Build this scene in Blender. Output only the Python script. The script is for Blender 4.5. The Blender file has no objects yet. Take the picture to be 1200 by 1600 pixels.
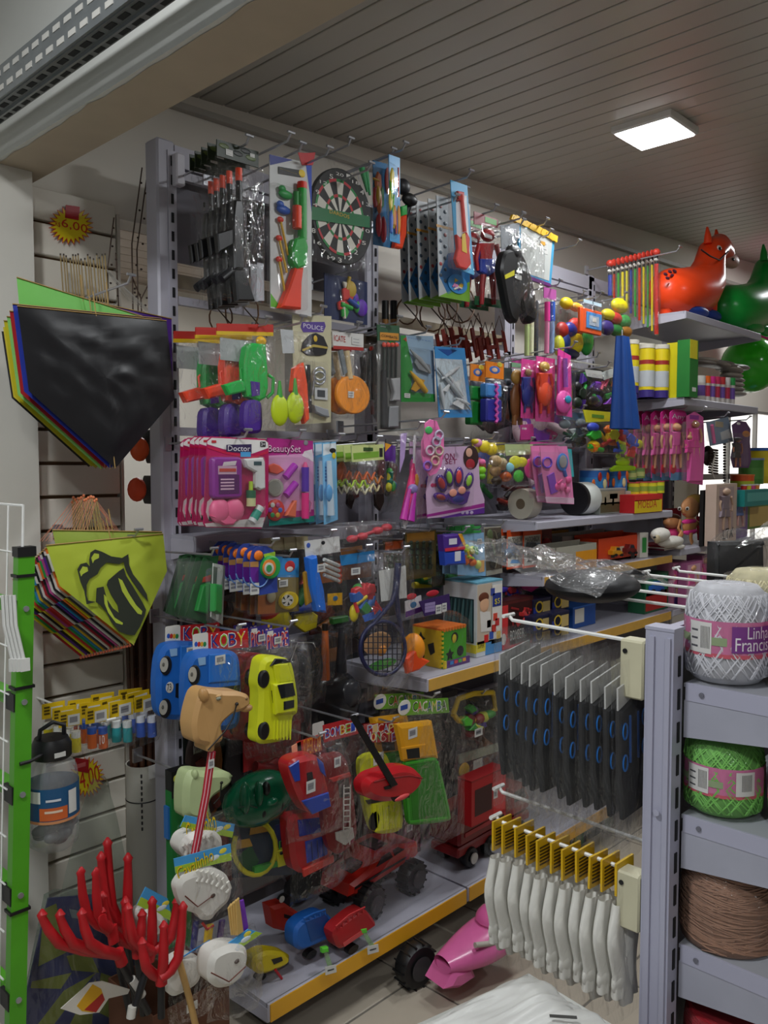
import bpy, bmesh, math, random
from mathutils import Vector, Matrix, noise

# ---------------------------------------------------------------- camera, world, lights, exposure
SC = bpy.context.scene
COL = SC.collection
FPX, YAW, PITCH, CAM = 1300.0, math.radians(43.9), math.radians(3.2), Vector((0, 0, 1.6))
FW = Vector((math.cos(YAW) * math.cos(PITCH), math.sin(YAW) * math.cos(PITCH), -math.sin(PITCH)))
RT = Vector((math.sin(YAW), -math.cos(YAW), 0))
UP = RT.cross(FW)
cd = bpy.data.cameras.new('camera'); cam = bpy.data.objects.new('camera', cd); COL.objects.link(cam)
cd.sensor_fit = 'VERTICAL'; cd.sensor_height = 36.0; cd.lens = 36.0 * FPX / 1600.0; cd.clip_start = .02
cam.matrix_world = Matrix(((RT.x, UP.x, -FW.x, CAM.x), (RT.y, UP.y, -FW.y, CAM.y), (RT.z, UP.z, -FW.z, CAM.z), (0, 0, 0, 1)))
SC.camera = cam
vs = SC.view_settings
vs.view_transform = 'Standard'; vs.look = 'None'; vs.gamma = 1.0; vs.use_curve_mapping = False
vs.exposure = 0.1
SC.cycles.transparent_max_bounces = 16
SC.cycles.max_bounces = 5
SC.cycles.use_adaptive_sampling = True
SC.cycles.adaptive_threshold = .06
SC.cycles.glossy_bounces = 3
SC.cycles.sample_clamp_indirect = 4.0
W = bpy.data.worlds.new('world'); SC.world = W; W.use_nodes = True
W.node_tree.nodes['Background'].inputs[0].default_value = (.86, .93, 1.0, 1)
W.node_tree.nodes['Background'].inputs[1].default_value = .2
LAMP_POWER = 11.0          # watts of each ceiling panel
LAMP_SPOTS = [(3.08, 1.52), (2.0, .72), (3.9, -.6), (6.0, 1.6)]  # first panel is in view, the others are added beyond the frame
LEFT_FILL_SPOTS = [(-.15, .95), (-.8, -1.0)]  # unseen panels added to brighten the beam and the left side

# ---------------------------------------------------------------- helpers
def lin(h):
    h = h.lstrip('#'); o = []
    for i in (0, 2, 4):
        c = int(h[i:i + 2], 16) / 255; o.append(c / 12.92 if c <= .04045 else ((c + .055) / 1.055) ** 2.4)
    return (*o, 1)
_mats = {}
def mat(c, rough=.45, metal=0.0, var=.12, scale=14.0, bump=0.0, name=None, emit=0.0, spec=.5):
    if not isinstance(c, str): return c
    k = (c, rough, metal, var, scale, bump, emit, spec)
    if k in _mats: return _mats[k]
    m = bpy.data.materials.new(name or ('paint_' + c.lstrip('#'))); m.use_nodes = True
    nt = m.node_tree; b = nt.nodes['Principled BSDF']
    b.inputs['Roughness'].default_value = rough; b.inputs['Metallic'].default_value = metal
    b.inputs['Specular IOR Level'].default_value = spec
    base = lin(c)
    if emit: 
        b.inputs['Emission Color'].default_value = base; b.inputs['Emission Strength'].default_value = emit
    if var or bump:
        tc = nt.nodes.new('ShaderNodeTexCoord'); nz = nt.nodes.new('ShaderNodeTexNoise')
        nz.inputs['Scale'].default_value = scale; nz.inputs['Detail'].default_value = 3
        nt.links.new(tc.outputs['Object'], nz.inputs['Vector'])
        mx = nt.nodes.new('ShaderNodeMix'); mx.data_type = 'RGBA'
        mx.inputs[6].default_value = tuple(x * (1 - var) for x in base[:3]) + (1,)
        mx.inputs[7].default_value = tuple(min(1, x * (1 + var)) for x in base[:3]) + (1,)
        nt.links.new(nz.outputs[0], mx.inputs[0]); nt.links.new(mx.outputs[2], b.inputs['Base Color'])
        if bump:
            bp = nt.nodes.new('ShaderNodeBump'); bp.inputs['Strength'].default_value = bump; bp.inputs['Distance'].default_value = .01
            nt.links.new(nz.outputs[0], bp.inputs['Height']); nt.links.new(bp.outputs[0], b.inputs['Normal'])
    else: b.inputs['Base Color'].default_value = base
    _mats[k] = m; return m
def film_mat(name, base=.012, milky=.018, tint=(1, 1, 1, 1), scale=26.0, rough=.11, strength=.85, fk=.24):
    m = bpy.data.materials.new(name); m.use_nodes = True; nt = m.node_tree
    for n in list(nt.nodes): nt.nodes.remove(n)
    N = nt.nodes.new; L = nt.links.new
    out = N('ShaderNodeOutputMaterial'); tr = N('ShaderNodeBsdfTransparent'); tr.inputs[0].default_value = tint
    gl = N('ShaderNodeBsdfGlossy'); gl.inputs['Roughness'].default_value = rough
    df = N('ShaderNodeBsdfDiffuse'); df.inputs[0].default_value = (.8, .8, .8, 1)
    tc = N('ShaderNodeTexCoord'); mp = N('ShaderNodeMapping'); mp.inputs['Scale'].default_value = (1, 1, .5); mp.inputs['Rotation'].default_value = (0, .5, 0)
    L(tc.outputs['Object'], mp.inputs[0])
    nz = N('ShaderNodeTexNoise'); nz.inputs['Scale'].default_value = scale; nz.inputs['Detail'].default_value = 3; nz.inputs['Distortion'].default_value = 1.5
    L(mp.outputs[0], nz.inputs['Vector'])
    bp = N('ShaderNodeBump'); bp.inputs['Strength'].default_value = strength; bp.inputs['Distance'].default_value = .03
    L(nz.outputs[0], bp.inputs['Height']); L(bp.outputs[0], gl.inputs['Normal'])
    fr = N('ShaderNodeFresnel'); fr.inputs[0].default_value = 1.3; L(bp.outputs[0], fr.inputs['Normal'])
    ma = N('ShaderNodeMath'); ma.operation = 'MULTIPLY_ADD'; ma.inputs[1].default_value = fk; ma.inputs[2].default_value = base; ma.use_clamp = True
    L(fr.outputs[0], ma.inputs[0])
    m1 = N('ShaderNodeMixShader'); m1.inputs[0].default_value = milky; L(tr.outputs[0], m1.inputs[1]); L(df.outputs[0], m1.inputs[2])
    m2 = N('ShaderNodeMixShader'); L(ma.outputs[0], m2.inputs[0]); L(m1.outputs[0], m2.inputs[1]); L(gl.outputs[0], m2.inputs[2])
    L(m2.outputs[0], out.inputs[0]); return m
FILM = film_mat('clear_film'); BLISTER = film_mat('clear_blister', .02, .03, scale=9, strength=.25, rough=.06)
MILK = film_mat('milky_film', .03, .13, scale=18, rough=.2); SMOKE = film_mat('smoky_film', .04, .06, (.72, .78, .74, 1), scale=12)
def M_(c, **k): return mat(c, **k)
STEEL = mat('#b9bac0', .35, .75, name='bright_wire'); SHELF = mat('#b4b2be', .45, 0, .05, 4, name='grey_enamel'); SHELFD = mat('#77757f', .5, 0, .05, 4, name='grey_enamel_shade')
WIREW = mat('#e6e6e2', .35, .0, .04)

class MB:
    def __init__(s): s.v = []; s.f = []
    def add(s, v, f):
        o = len(s.v); s.v += [tuple(p) for p in v]; s.f += [tuple(i + o for i in q) for q in f]; return s
    def box(s, x0, x1, y0, y1, z0, z1, M=None):
        v = [(x, y, z) for x in (x0, x1) for y in (y0, y1) for z in (z0, z1)]
        if M: v = [M @ Vector(p) for p in v]
        return s.add(v, [(0, 1, 3, 2), (4, 6, 7, 5), (0, 4, 5, 1), (2, 3, 7, 6), (0, 2, 6, 4), (1, 5, 7, 3)])
    def rbox(s, x0, x1, y0, y1, z0, z1, b=.006):
        pts = [(x0 + b, z0), (x1 - b, z0), (x1, z0 + b), (x1, z1 - b), (x1 - b, z1), (x0 + b, z1), (x0, z1 - b), (x0, z0 + b)]
        return s.prism(pts, y1, y0, b)
    def cyl(s, p, q, r0, r1=None, n=10, caps=True):
        p = Vector(p); q = Vector(q); r1 = r0 if r1 is None else r1
        d = (q - p).normalized(); a = d.orthogonal().normalized(); b = d.cross(a); v = []
        for c, r in ((p, r0), (q, r1)):
            for i in range(n):
                t = 2 * math.pi * i / n; v.append(c + (a * math.cos(t) + b * math.sin(t)) * r)
        f = [(i, (i + 1) % n, n + (i + 1) % n, n + i) for i in range(n)]
        if caps: f += [tuple(range(n))[::-1], tuple(range(n, 2 * n))]
        return s.add(v, f)
    def tube(s, pts, r, n=6):
        pts = [Vector(p) for p in pts]; R = r if isinstance(r, (list, tuple)) else [r] * len(pts)
        v = []; a = None
        for i, p in enumerate(pts):
            d = (pts[min(i + 1, len(pts) - 1)] - pts[max(i - 1, 0)]).normalized()
            a = d.orthogonal().normalized() if a is None else (a - d * a.dot(d)).normalized()
            b = d.cross(a)
            v += [p + (a * math.cos(2 * math.pi * k / n) + b * math.sin(2 * math.pi * k / n)) * R[i] for k in range(n)]
        f = []
        for i in range(len(pts) - 1):
            for k in range(n): f.append((i * n + k, i * n + (k + 1) % n, (i + 1) * n + (k + 1) % n, (i + 1) * n + k))
        f += [tuple(range(n))[::-1], tuple(range(len(v) - n, len(v)))]
        return s.add(v, f)
    def ell(s, c, r, nu=14, nv=8, M=None):
        v = []; 
        for j in range(nv + 1):
            ph = math.pi * j / nv
            for i in range(nu):
                t = 2 * math.pi * i / nu
                p = Vector((r[0] * math.sin(ph) * math.cos(t), r[1] * math.sin(ph) * math.sin(t), r[2] * math.cos(ph)))
                if M: p = M @ p
                v.append(p + Vector(c))
        f = [(j * nu + i, j * nu + (i + 1) % nu, (j + 1) * nu + (i + 1) % nu, (j + 1) * nu + i) for j in range(nv) for i in range(nu)]
        return s.add(v, f)
    def lathe(s, prof, c=(0, 0, 0), n=24, M=None, cap=True):
        v = []
        for r, z in prof:
            for i in range(n):
                t = 2 * math.pi * i / n; p = Vector((r * math.cos(t), r * math.sin(t), z))
                v.append((M @ p if M else p) + Vector(c))
        f = [(j * n + i, j * n + (i + 1) % n, (j + 1) * n + (i + 1) % n, (j + 1) * n + i) for j in range(len(prof) - 1) for i in range(n)]
        if cap and prof[0][0] > 0: f.append(tuple(range(n))[::-1])
        if cap and prof[-1][0] > 0: f.append(tuple(range(len(v) - n, len(v))))
        return s.add(v, f)
    def prism(s, pts, y0, y1, bev=0, soft=0):
        """outline in (x, z); from y0 (back) to y1 (front), with chamfered front edge"""
        A = sum(pts[i][0] * pts[(i + 1) % len(pts)][1] - pts[(i + 1) % len(pts)][0] * pts[i][1] for i in range(len(pts)))
        if A < 0: pts = pts[::-1]
        n = len(pts); rings = [(pts, y0)]
        if bev:
            ins = []
            for i in range(n):
                a, b, c = Vector(pts[i - 1]), Vector(pts[i]), Vector(pts[(i + 1) % n])
                e1 = (b - a); e2 = (c - b)
                if e1.length < 1e-9 or e2.length < 1e-9: ins.append(tuple(b)); continue
                e1.normalize(); e2.normalize()
                nn = Vector((-e1.y - e2.y, e1.x + e2.x))
                if nn.length < 1e-4: nn = Vector((-e1.y, e1.x))
                nn.normalize(); k = max(.5, nn.dot(Vector((-e1.y, e1.x))))
                ins.append(tuple(b + nn * bev / k))
            sg = 1 if y1 > y0 else -1
            for _ in range(soft): pts, ins = [[(p[0] + (q[0] - p[0]) * t, p[1] + (q[1] - p[1]) * t) for p, q in zip(P, P[1:] + P[:1]) for t in (.2, .8)] for P in (pts, ins)]
            n = len(pts); rings = [(pts, y0)]
            rings += [(pts, y1 - sg * min(bev, abs(y1 - y0) * .6)), (ins, y1)]
        else: rings.append((pts, y1))
        v = []; f = []
        for q, y in rings: v += [(p[0], y, p[1]) for p in q]
        for k in range(len(rings) - 1):
            for i in range(n): f.append((k * n + i, k * n + (i + 1) % n, (k + 1) * n + (i + 1) % n, (k + 1) * n + i))
        f += [tuple(range(n)), tuple(range(len(v) - n, len(v)))]
        return s.add(v, f)
    def grid(s, fn, nu, nv):
        v = [fn(i / nu, j / nv) for j in range(nv + 1) for i in range(nu + 1)]
        return s.add(v, [(j * (nu + 1) + i, j * (nu + 1) + i + 1, (j + 1) * (nu + 1) + i + 1, (j + 1) * (nu + 1) + i) for j in range(nv) for i in range(nu)])
    def mesh(s, name, smooth=None):
        me = bpy.data.meshes.new(name); me.from_pydata([tuple(p) for p in s.v], [], s.f); me.validate()
        bm = bmesh.new(); bm.from_mesh(me); bmesh.ops.recalc_face_normals(bm, faces=bm.faces)
        if smooth:
            for fc in bm.faces: fc.smooth = True
            a = math.radians(smooth)
            for e in bm.edges:
                if len(e.link_faces) == 2 and e.calc_face_angle(0) > a: e.smooth = False
        bm.to_mesh(me); bm.free(); return me
    def build(s, name, m, parent=None, smooth=40):
        me = s.mesh(name, smooth); me.materials.append(mat(m)); o = bpy.data.objects.new(name, me); COL.objects.link(o)
        if parent is not None: o.parent = parent
        return o
def tag(o, label=None, cat=None, group=None, kind=None):
    if label: o['label'] = label
    if cat: o['category'] = cat
    if group: o['group'] = group
    if kind: o['kind'] = kind
    return o
def empty(name, loc, rz=0.0):
    o = bpy.data.objects.new(name, None); o.empty_display_size = .02; COL.objects.link(o); o.location = loc; o.rotation_euler = (0, 0, rz); return o
def copy_tree(o, parent=None):
    c = o.copy(); COL.objects.link(c); c.parent = parent
    for k in list(o.children): copy_tree(k, c)
    return c
def ray(x, y): return FW + RT * ((x - 600) / FPX) - UP * ((y - 800) / FPX)
def at(x, y, Y): d = ray(x, y); return CAM + d * ((Y - CAM.y) / d.y)
def at_x(x, y, X): d = ray(x, y); return CAM + d * ((X - CAM.x) / d.x)
def at_z(x, y, Z): d = ray(x, y); return CAM + d * ((Z - CAM.z) / d.z)
def struct(name, mb, m, label, parent=None, smooth=40):
    o = mb.build(name, m, parent, smooth)
    if parent is None: tag(o, label, None, None, 'structure')
    return o
# text outlines as meshes, from the built-in font
_txt = {}
def text_verts(s):
    if s in _txt: return _txt[s]
    c = bpy.data.curves.new('lettering', 'FONT'); c.body = s; c.resolution_u = 2; c.fill_mode = 'FRONT'
    o = bpy.data.objects.new('lettering', c); COL.objects.link(o)
    dg = bpy.context.evaluated_depsgraph_get(); me = o.evaluated_get(dg).to_mesh()
    v = [tuple(p.co) for p in me.vertices]; f = [tuple(p.vertices) for p in me.polygons]
    o.evaluated_get(dg).to_mesh_clear(); bpy.data.objects.remove(o); bpy.data.curves.remove(c)
    xs = [p[0] for p in v]; ys = [p[1] for p in v]
    x0, x1, y0, y1 = min(xs), max(xs), min(ys), max(ys)
    v = [((p[0] - x0) / (x1 - x0 or 1), (p[1] - y0) / (y1 - y0 or 1)) for p in v]
    _txt[s] = (v, f); return _txt[s]
ORD = ['front', 'second', 'third', 'fourth', 'fifth', 'sixth', 'seventh', 'eighth', 'ninth', 'tenth', 'eleventh', 'twelfth']
RND = random.Random(7)

DY = {11: -45, 15: 10, 20: -10, 23: 10, 26: -10, 30: 30, 40: 45, 42: 45, 43: 30, 44: 10, 46: -20, 49: 60, 51: -20, 53: 10, 54: 10, 55: 10, 56: 10, 57: 10, 58: 10, 59: 10, 60: 10, 61: 10, 62: -10, 63: -20, 65: -60, 67: -10, 72: -20, 79: 20, 80: -30, 82: -45, 84: -30, 87: -10, 88: -10, 89: -60, 100: -10, 102: 30, 113: 10, 116: -45, 117: 10, 118: 10, 120: 20, 125: -30, 126: -20, 127: -30, 128: 20, 130: -30, 136: 20, 137: -10, 140: -30, 143: -20, 147: 30, 149: 45, 151: -10, 153: -45, 154: -60, 155: -10, 156: -10, 158: -45, 163: -60, 164: 10, 165: -20, 171: -30, 175: -45, 178: 10, 267: -10, 269: -30, 280: -20, 281: -10, 283: -10, 287: -10, 290: 10, 296: -10, 300: -60, 301: 10, 304: -30, 306: -10, 308: -60, 317: 20, 319: 10, 322: 20, 324: -10, 328: -30, 329: -45, 330: -10, 331: 30, 333: -60, 339: -60, 345: 30, 346: 60, 353: -10, 361: -20, 364: 10, 365: -20, 367: -20, 368: -45, 369: -10}   # small slides along the hooks, in mm
KY = {20: 35, 30: 75, 44: 50, 53: 35, 54: 35, 55: 50, 56: 35, 57: 50, 58: 35, 59: 50, 60: 35, 61: 35, 62: 35, 67: 35, 80: 50, 86: 75, 87: 35, 89: 75, 113: 35, 116: 35, 117: 50, 118: 50, 120: 35, 123: 35, 124: 35, 126: 75, 130: 50, 136: 50, 137: 75, 143: 75, 147: 75, 149: 35, 150: 35, 151: 50, 153: 35, 154: 50, 155: 75, 156: 50, 164: 75, 165: 35, 166: 35, 168: 35, 170: 75, 171: 50, 178: 35, 179: 50, 280: 50, 287: 50, 290: 50, 300: 75, 306: 75, 307: 75, 308: 75, 322: 35, 328: 35, 333: 50, 339: 35, 345: 75, 346: 75, 365: 35}   # how far soft packs are squeezed, in percent
ITS = []
class It:
    """one thing; its parts are outlined on its own upright plane, which stands at depth Y and is turned by yaw"""
    def __init__(s, name, label, cat, px, py, Y, yaw=0.0, group=None, p=None):
        s.fixed = p is not None; Y += DY.get(len(ITS), 0.0) * .001; ITS.append(s); s.cp = []
        s.p = p if p is not None else at(px, py, Y); s.yaw = math.radians(yaw)
        s.o = tag(empty(name, s.p, s.yaw), label, cat, group)
        s.u = Vector((math.cos(s.yaw), math.sin(s.yaw), 0)); s.n = Vector((math.sin(s.yaw), -math.cos(s.yaw), 0))
        s.k = 0
    def L(s, x, y, off=0.0):
        d = ray(x, y); t = (s.p + s.n * off - CAM).dot(s.n) / d.dot(s.n); q = CAM + d * t - s.p
        return (q.dot(s.u), -off, q.z)
    def S(s, x, y, off=0.0):
        a = s.L(x, y, off); b = s.L(x + 1, y, off); c = s.L(x, y + 1, off); return abs(b[0] - a[0]), abs(c[2] - a[2])
    def part(s, name, col, mb, par=None, smooth=40): return mb.build(name, col, par or s.o, smooth)
    def poly(s, name, col, pts, th=.003, off=0.0, bev=0.0, par=None):
        q = [s.L(x, y, off + th) for x, y in pts]
        return s.part(name, col, MB().prism([(a[0], a[2]) for a in q], -off, -off - th, bev, 2 if bev >= .008 and len(pts) > 5 else 0), par)
    def R(s, x0, y0, x1, y1, off):
        a = s.L(x0, y0, off); b = s.L(x1, y1, off); return min(a[0], b[0]), max(a[0], b[0]), min(a[2], b[2]), max(a[2], b[2])
    def rect(s, name, col, x0, y0, x1, y1, th=.0015, off=0.0, r=0.0, bev=0.0, par=None):
        u0, u1, z0, z1 = s.R(x0, y0, x1, y1, off + th)
        if r:
            r = min(r, (u1 - u0) * .45, (z1 - z0) * .45); pts = []
            for cx, cz, a0 in ((u1 - r, z1 - r, 0), (u0 + r, z1 - r, 90), (u0 + r, z0 + r, 180), (u1 - r, z0 + r, 270)):
                for k in range(4): a = math.radians(a0 + 30 * k); pts.append((cx + r * math.cos(a), cz + r * math.sin(a)))
        else: pts = [(u0, z0), (u1, z0), (u1, z1), (u0, z1)]
        return s.part(name, col, MB().prism(pts, -off, -off - th, bev), par)
    def ell(s, name, col, x, y, rx, ry, d=None, off=0.0, par=None, rot=0.0):
        su, sz = s.S(x, y, off); c = s.L(x, y, off); rx *= su; ry *= sz
        M = Matrix.Rotation(math.radians(rot), 3, 'Y') if rot else None
        return s.part(name, col, MB().ell(c, (rx, d if d is not None else min(rx, ry), ry), M=M), par, 80)
    def disc(s, name, col, x, y, rx, ry, th=.002, off=0.0, n=20, par=None, bev=0.0):
        su, sz = s.S(x, y, off); c = s.L(x, y, off)
        return s.part(name, col, MB().prism([(c[0] + rx * su * math.cos(2 * math.pi * k / n), c[2] + ry * sz * math.sin(2 * math.pi * k / n)) for k in range(n)], -off, -off - th, bev), par)
    def rod(s, name, col, pts, r, off=0.01, par=None, n=8):
        su = s.S(*pts[0][:2], off)[1]
        q = [s.L(p[0], p[1], off + (p[2] if len(p) > 2 else 0)) for p in pts]
        rr = [x * su for x in r] if isinstance(r, (list, tuple)) else r * su
        return s.part(name, col, MB().tube(q, rr, n), par, 60)
    def txt(s, t, col, x0, y0, x1, y1, off=.003, th=.0006, par=None, name='lettering', rot=0):
        u0, u1, z0, z1 = s.R(x0, y0, x1, y1, off + th); v, f = text_verts(t)
        V = [(u0 + a * (u1 - u0), -off - th, z0 + b * (z1 - z0)) for a, b in v]
        if rot:
            cu, cz = (u0 + u1) / 2, (z0 + z1) / 2; ca, sa = math.cos(math.radians(rot)), math.sin(math.radians(rot))
            V = [(cu + (p[0] - cu) * ca - (p[2] - cz) * sa, p[1], cz + (p[0] - cu) * sa + (p[2] - cz) * ca) for p in V]
        return s.part(name, col, MB().add(V, f), par, None)
    def bag(s, x0, y0, x1, y1, d=.03, off=0.0, m=None, amp=.006, name='clear_bag', par=None, flat=.25):
        u0, u1, z0, z1 = s.R(x0, y0, x1, y1, off); sd = RND.random() * 50; m = m or FILM
        def fn(sg):
            def g(a, b):
                e = max(0.0, 1 - abs(2 * a - 1) ** 4) * max(0.0, 1 - abs(2 * b - 1) ** 6)
                nz = noise.noise(Vector((a * 5 + sd, b * 4, sg))) * amp * e * 1.6 + noise.noise(Vector((a * 13 + sd, b * 9, sg + 4))) * amp * .6 * e
                x = u0 + (u1 - u0) * a + noise.noise(Vector((b * 6, sd, 2))) * .004 * (2 * a - 1)
                return (x, -off - (d * e + nz if sg > 0 else -.002), z0 + (z1 - z0) * b)
            return g
        mb = MB().grid(fn(1), 12, 14)
        return s.part(name, m, mb, par, 60)
    def blister(s, x0, y0, x1, y1, d=.02, off=.002, r=.012, par=None, name='blister'):
        return s.rect(name, BLISTER, x0, y0, x1, y1, d, off, r, min(.008, d * .5), par)
    def busy(s, x0, y0, x1, y1, cols, n, d=.012, off=.006, size=(.25, .4), seed=0, name='toy_piece'):
        R = random.Random(seed + int(x0 * 7 + y0)); w, h = x1 - x0, y1 - y0
        for i in range(n):
            cx, cy = x0 + w * (.12 + .76 * R.random()), y0 + h * (.12 + .76 * R.random()); rx = w * R.uniform(*size) * .5; ry = h * R.uniform(*size) * .5
            c = cols[i % len(cols)]; k = R.random()
            if k < .35: s.ell(name, c, cx, cy, rx, ry, d, off + d * R.random())
            elif k < .7:
                a0 = R.random() * 6.28; m = R.choice((3, 4, 5, 6)); s.poly(name, c, [(cx + rx * math.cos(a0 + 6.283 * j / m), cy + ry * math.sin(a0 + 6.283 * j / m)) for j in range(m)], d, off + d * R.random() * .7, .003)
            else:
                a = R.random() * 3.14; s.rod(name, c, [(cx - rx * math.cos(a), cy - ry * math.sin(a)), (cx + rx * math.cos(a), cy + ry * math.sin(a))], max(1.5, min(rx, ry) * .45), off + d)
    def sticker(s, x0, y0, x1, y1, off=.004, lines=2):
        o = s.rect('price_sticker', '#d2d2ce', x0, y0, x1, y1, .0008, off)
        for k in range(lines):
            yy = y0 + (y1 - y0) * (.3 + .35 * k / max(1, lines - 1) if lines > 1 else .5); h = (y1 - y0) * .08
            s.rect('print_line', '#8a8a8e', x0 + (x1 - x0) * .15, yy - h, x0 + (x1 - x0) * .8, yy + h, .0003, off + .0008, par=o)
        return o
    def hook(s, x, y, desc, back=2.13, ahead=.05, cat='hook'):
        """the wire peg that carries this thing, straight back to the rail"""
        q = at(x, y, s.p.y); return peg(q.x, q.z, q.y - ahead, desc, back)
    def stack(s, n, dy, label, jit=.006, spin=2.0, dx=0.0, group=None):
        """the further copies on the same hook, behind this one"""
        g = s.o.get('group') or group; ys = [c[1] for k in s.o.children if k.type == 'MESH' for c in k.bound_box]
        th = max(.004, max(ys) - min(ys)); fy = min(1.0, (dy - .004 - max(0, max(ys))) / th)
        for i in range(1, n):
            c = copy_tree(s.o); s.cp.append(c); c.location = s.p + Vector((RND.uniform(-jit, jit) + dx * i, dy * i, RND.uniform(-jit, jit) * .6))
            c.rotation_euler = (0, math.radians(RND.uniform(-.6, .6) * spin), s.yaw + math.radians(RND.uniform(-1, 1) * min(spin, 1.0) * .6))
            c.scale.y = max(.15, fy); c['label'] = label + ', ' + ORD[min(i, 11)] + ' from the front'
            if g: c['group'] = g
PEGS = []
def peg(x, z, yf, desc, back=2.13, r=.0032, m=None):
    o = tag(empty('peg_hook', (x, back, z)), desc, 'hook', 'wire hooks of the toy shelving')
    L = back - yf
    MB().tube([(0, 0, 0), (0, -L * .96, .012), (0, -L, .03)], r).build('rod', m or STEEL, o)
    MB().box(-.014, .014, -.004, .004, -.02, .02).build('back_plate', m or STEEL, o)
    MB().tube([(-.012, -L, .03), (.012, -L, .03)], r * 1.2).build('tip', m or STEEL, o)
    return o
# ---------------------------------------------------------------- the room
WALLM = mat('#e4ded3', .8, 0, .05, 3, .03, name='white_wall_paint')
CEILM = mat('#b9b4aa', .38, 0, .03, 2, name='pvc_plank')
def ceil_z(x): return 2.81 + .0625 * (x - 1.58)
fl = struct('floor', MB().box(-2.5, 8, -2.5, 4.6, -.06, -.004), mat('#6f6a62', .8, name='tile_joint'), 'beige tiled shop floor')
TILE = mat('#b3a999', .3, 0, .1, 5, name='floor_tile')
tm = MB().prism([(-.221, -.221), (.221, -.221), (.221, .221), (-.221, .221)], 0, .004, .002).mesh('tile'); tm.materials.append(TILE)
for i in range(-1, 8):
    for j in range(-1, 5):
        t = bpy.data.objects.new('tile', tm); COL.objects.link(t); t.parent = fl; t.location = (.3 + i * .45, .1 + j * .45, -.004); t.rotation_euler = (math.pi / 2, 0, 0)
# back wall: lintel above the slat wall and the opening, solid behind the shelving, a window further on
wb = struct('wall_back', MB().box(1.0, 2.05, 2.40, 2.50, 2.36, 3.1).box(2.05, 5.6, 2.40, 2.50, 0, 3.4).box(5.6, 8.0, 2.40, 2.50, 2.02, 3.4).box(5.6, 8, 2.40, 2.50, 0, 1.0).box(7.7, 8, 2.4, 2.5, 1.0, 2.02), WALLM, 'white plastered back wall above the toy shelving')
struct('wall_left', MB().box(.2, 1.005, 2.30, 2.42, 0, 2.40).box(.2, 1.0, 2.42, 2.6, 0, 3.0), mat('#d6d3ca', .85, 0, .06, 6, .1, name='column_plaster'), 'white plastered pillar under the beam')
struct('wall_right', MB().box(8.0, 8.1, -2.5, 4.6, 0, 3.4), mat('#cdb9ab', .8), 'pale wall at the far right end')
struct('wall_front', MB().box(-2.5, 8.0, -2.6, -2.5, 0, 3.4), mat('#b8b0a4', .8), 'unseen pale wall across the aisle, added to hold back light')  # out of view, added so daylight enters only from the open left
struct('wall_far', MB().box(.2, 5.6, 4.4, 4.5, 0, 3.0), WALLM, 'white wall of the room seen behind the opening')
# window in the back wall
w = tag(empty('window_1', (5.6, 2.40, 1.0)), 'bright window behind the dolls at the far right', None, None, 'structure')
for k in range(4): MB().box(.01 + k * .525, .515 + k * .525, .03, .036, .02, .50).box(.01 + k * .525, .515 + k * .525, .03, .036, .54, 1.0).build('pane', mat('#f4f2ec', .2, 0, 0, emit=1.15, name='daylit_pane'), w)
for k in range(5): MB().box(-.012 + k * .525, .012 + k * .525, .0, .05, 0, 1.02).build('mullion', '#8d8a86', w)
MB().box(0, 2.1, .0, .05, .5, .54).box(0, 2.1, 0, .05, 1.0, 1.02).box(0, 2.1, 0, .05, 0, .02).build('transom', '#8d8a86', w)
# ceiling of narrow planks, rising to the right
sl = math.atan(.0625)
ce = struct('ceiling', MB().grid(lambda a, b: (1.0 + 7.1 * a, -2.5 + 4.9 * b, ceil_z(1.0 + 7.1 * a) + .03), 1, 1), '#3d3a36', 'white plank ceiling rising to the right')
pm = MB().prism([(-.0465, .002), (-.0445, 0), (.0445, 0), (.0465, .002), (.0465, .012), (-.0465, .012)], -2.45, 2.45, 0).mesh('plank'); pm.materials.append(CEILM)
for k in range(70):
    o = bpy.data.objects.new('plank', pm); COL.objects.link(o); o.parent = ce; x = 1.06 + k * .1; o.location = (x, -.05, ceil_z(x)); o.rotation_euler = (0, -sl, 0)
MB().box(1.0, 8, 2.372, 2.40, 0, .02).build('ceiling_cornice', '#a9a49b', ce).matrix_world = Matrix.Translation((0, 0, 0)) @ Matrix(((1, 0, 0, 0), (0, 1, 0, 0), (.0625, 0, 1, 2.81 - .0625 * 1.58 - .012), (0, 0, 0, 1)))
c2 = struct('ceiling_backroom', MB().box(.2, 5.6, 2.5, 4.5, 2.66, 2.70), '#6b635a', 'plank ceiling of the room behind the opening')
p2 = MB().box(0, 3.4, -.06, .06, 0, .012).mesh('plank'); p2.materials.append(mat('#c3b3a6', .5, 0, .03))
for k in range(15):
    o = bpy.data.objects.new('plank', p2); COL.objects.link(o); o.parent = c2; o.location = (.4, 2.6 + k * .13, 2.645)
struct('ceiling_plaster', MB().box(-2.5, .92, -2.5, 2.6, 2.98, 3.05), mat('#c9c7c0', .9, 0, .12, 10, .3), 'rough plaster ceiling beyond the beam')
bs = struct('beam', MB().box(.905, 1.045, -2.5, 2.40, 2.402, 3.0), mat('#dcddd8', .85, 0, .05, 8, .15, name='beam_paint'), 'white concrete beam crossing the top left corner')
MB().grid(lambda a, b: (.915 + .13 * a + (.012 * noise.noise(Vector((b * 60, 1, 1))) if a < .5 else 0), -2.5 + 4.9 * b, 2.4005 + (.0)), 1, 160).build('unpainted_underside', mat('#bfb19c', .9, 0, .12, 9, .2, name='bare_plaster'), bs)
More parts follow.
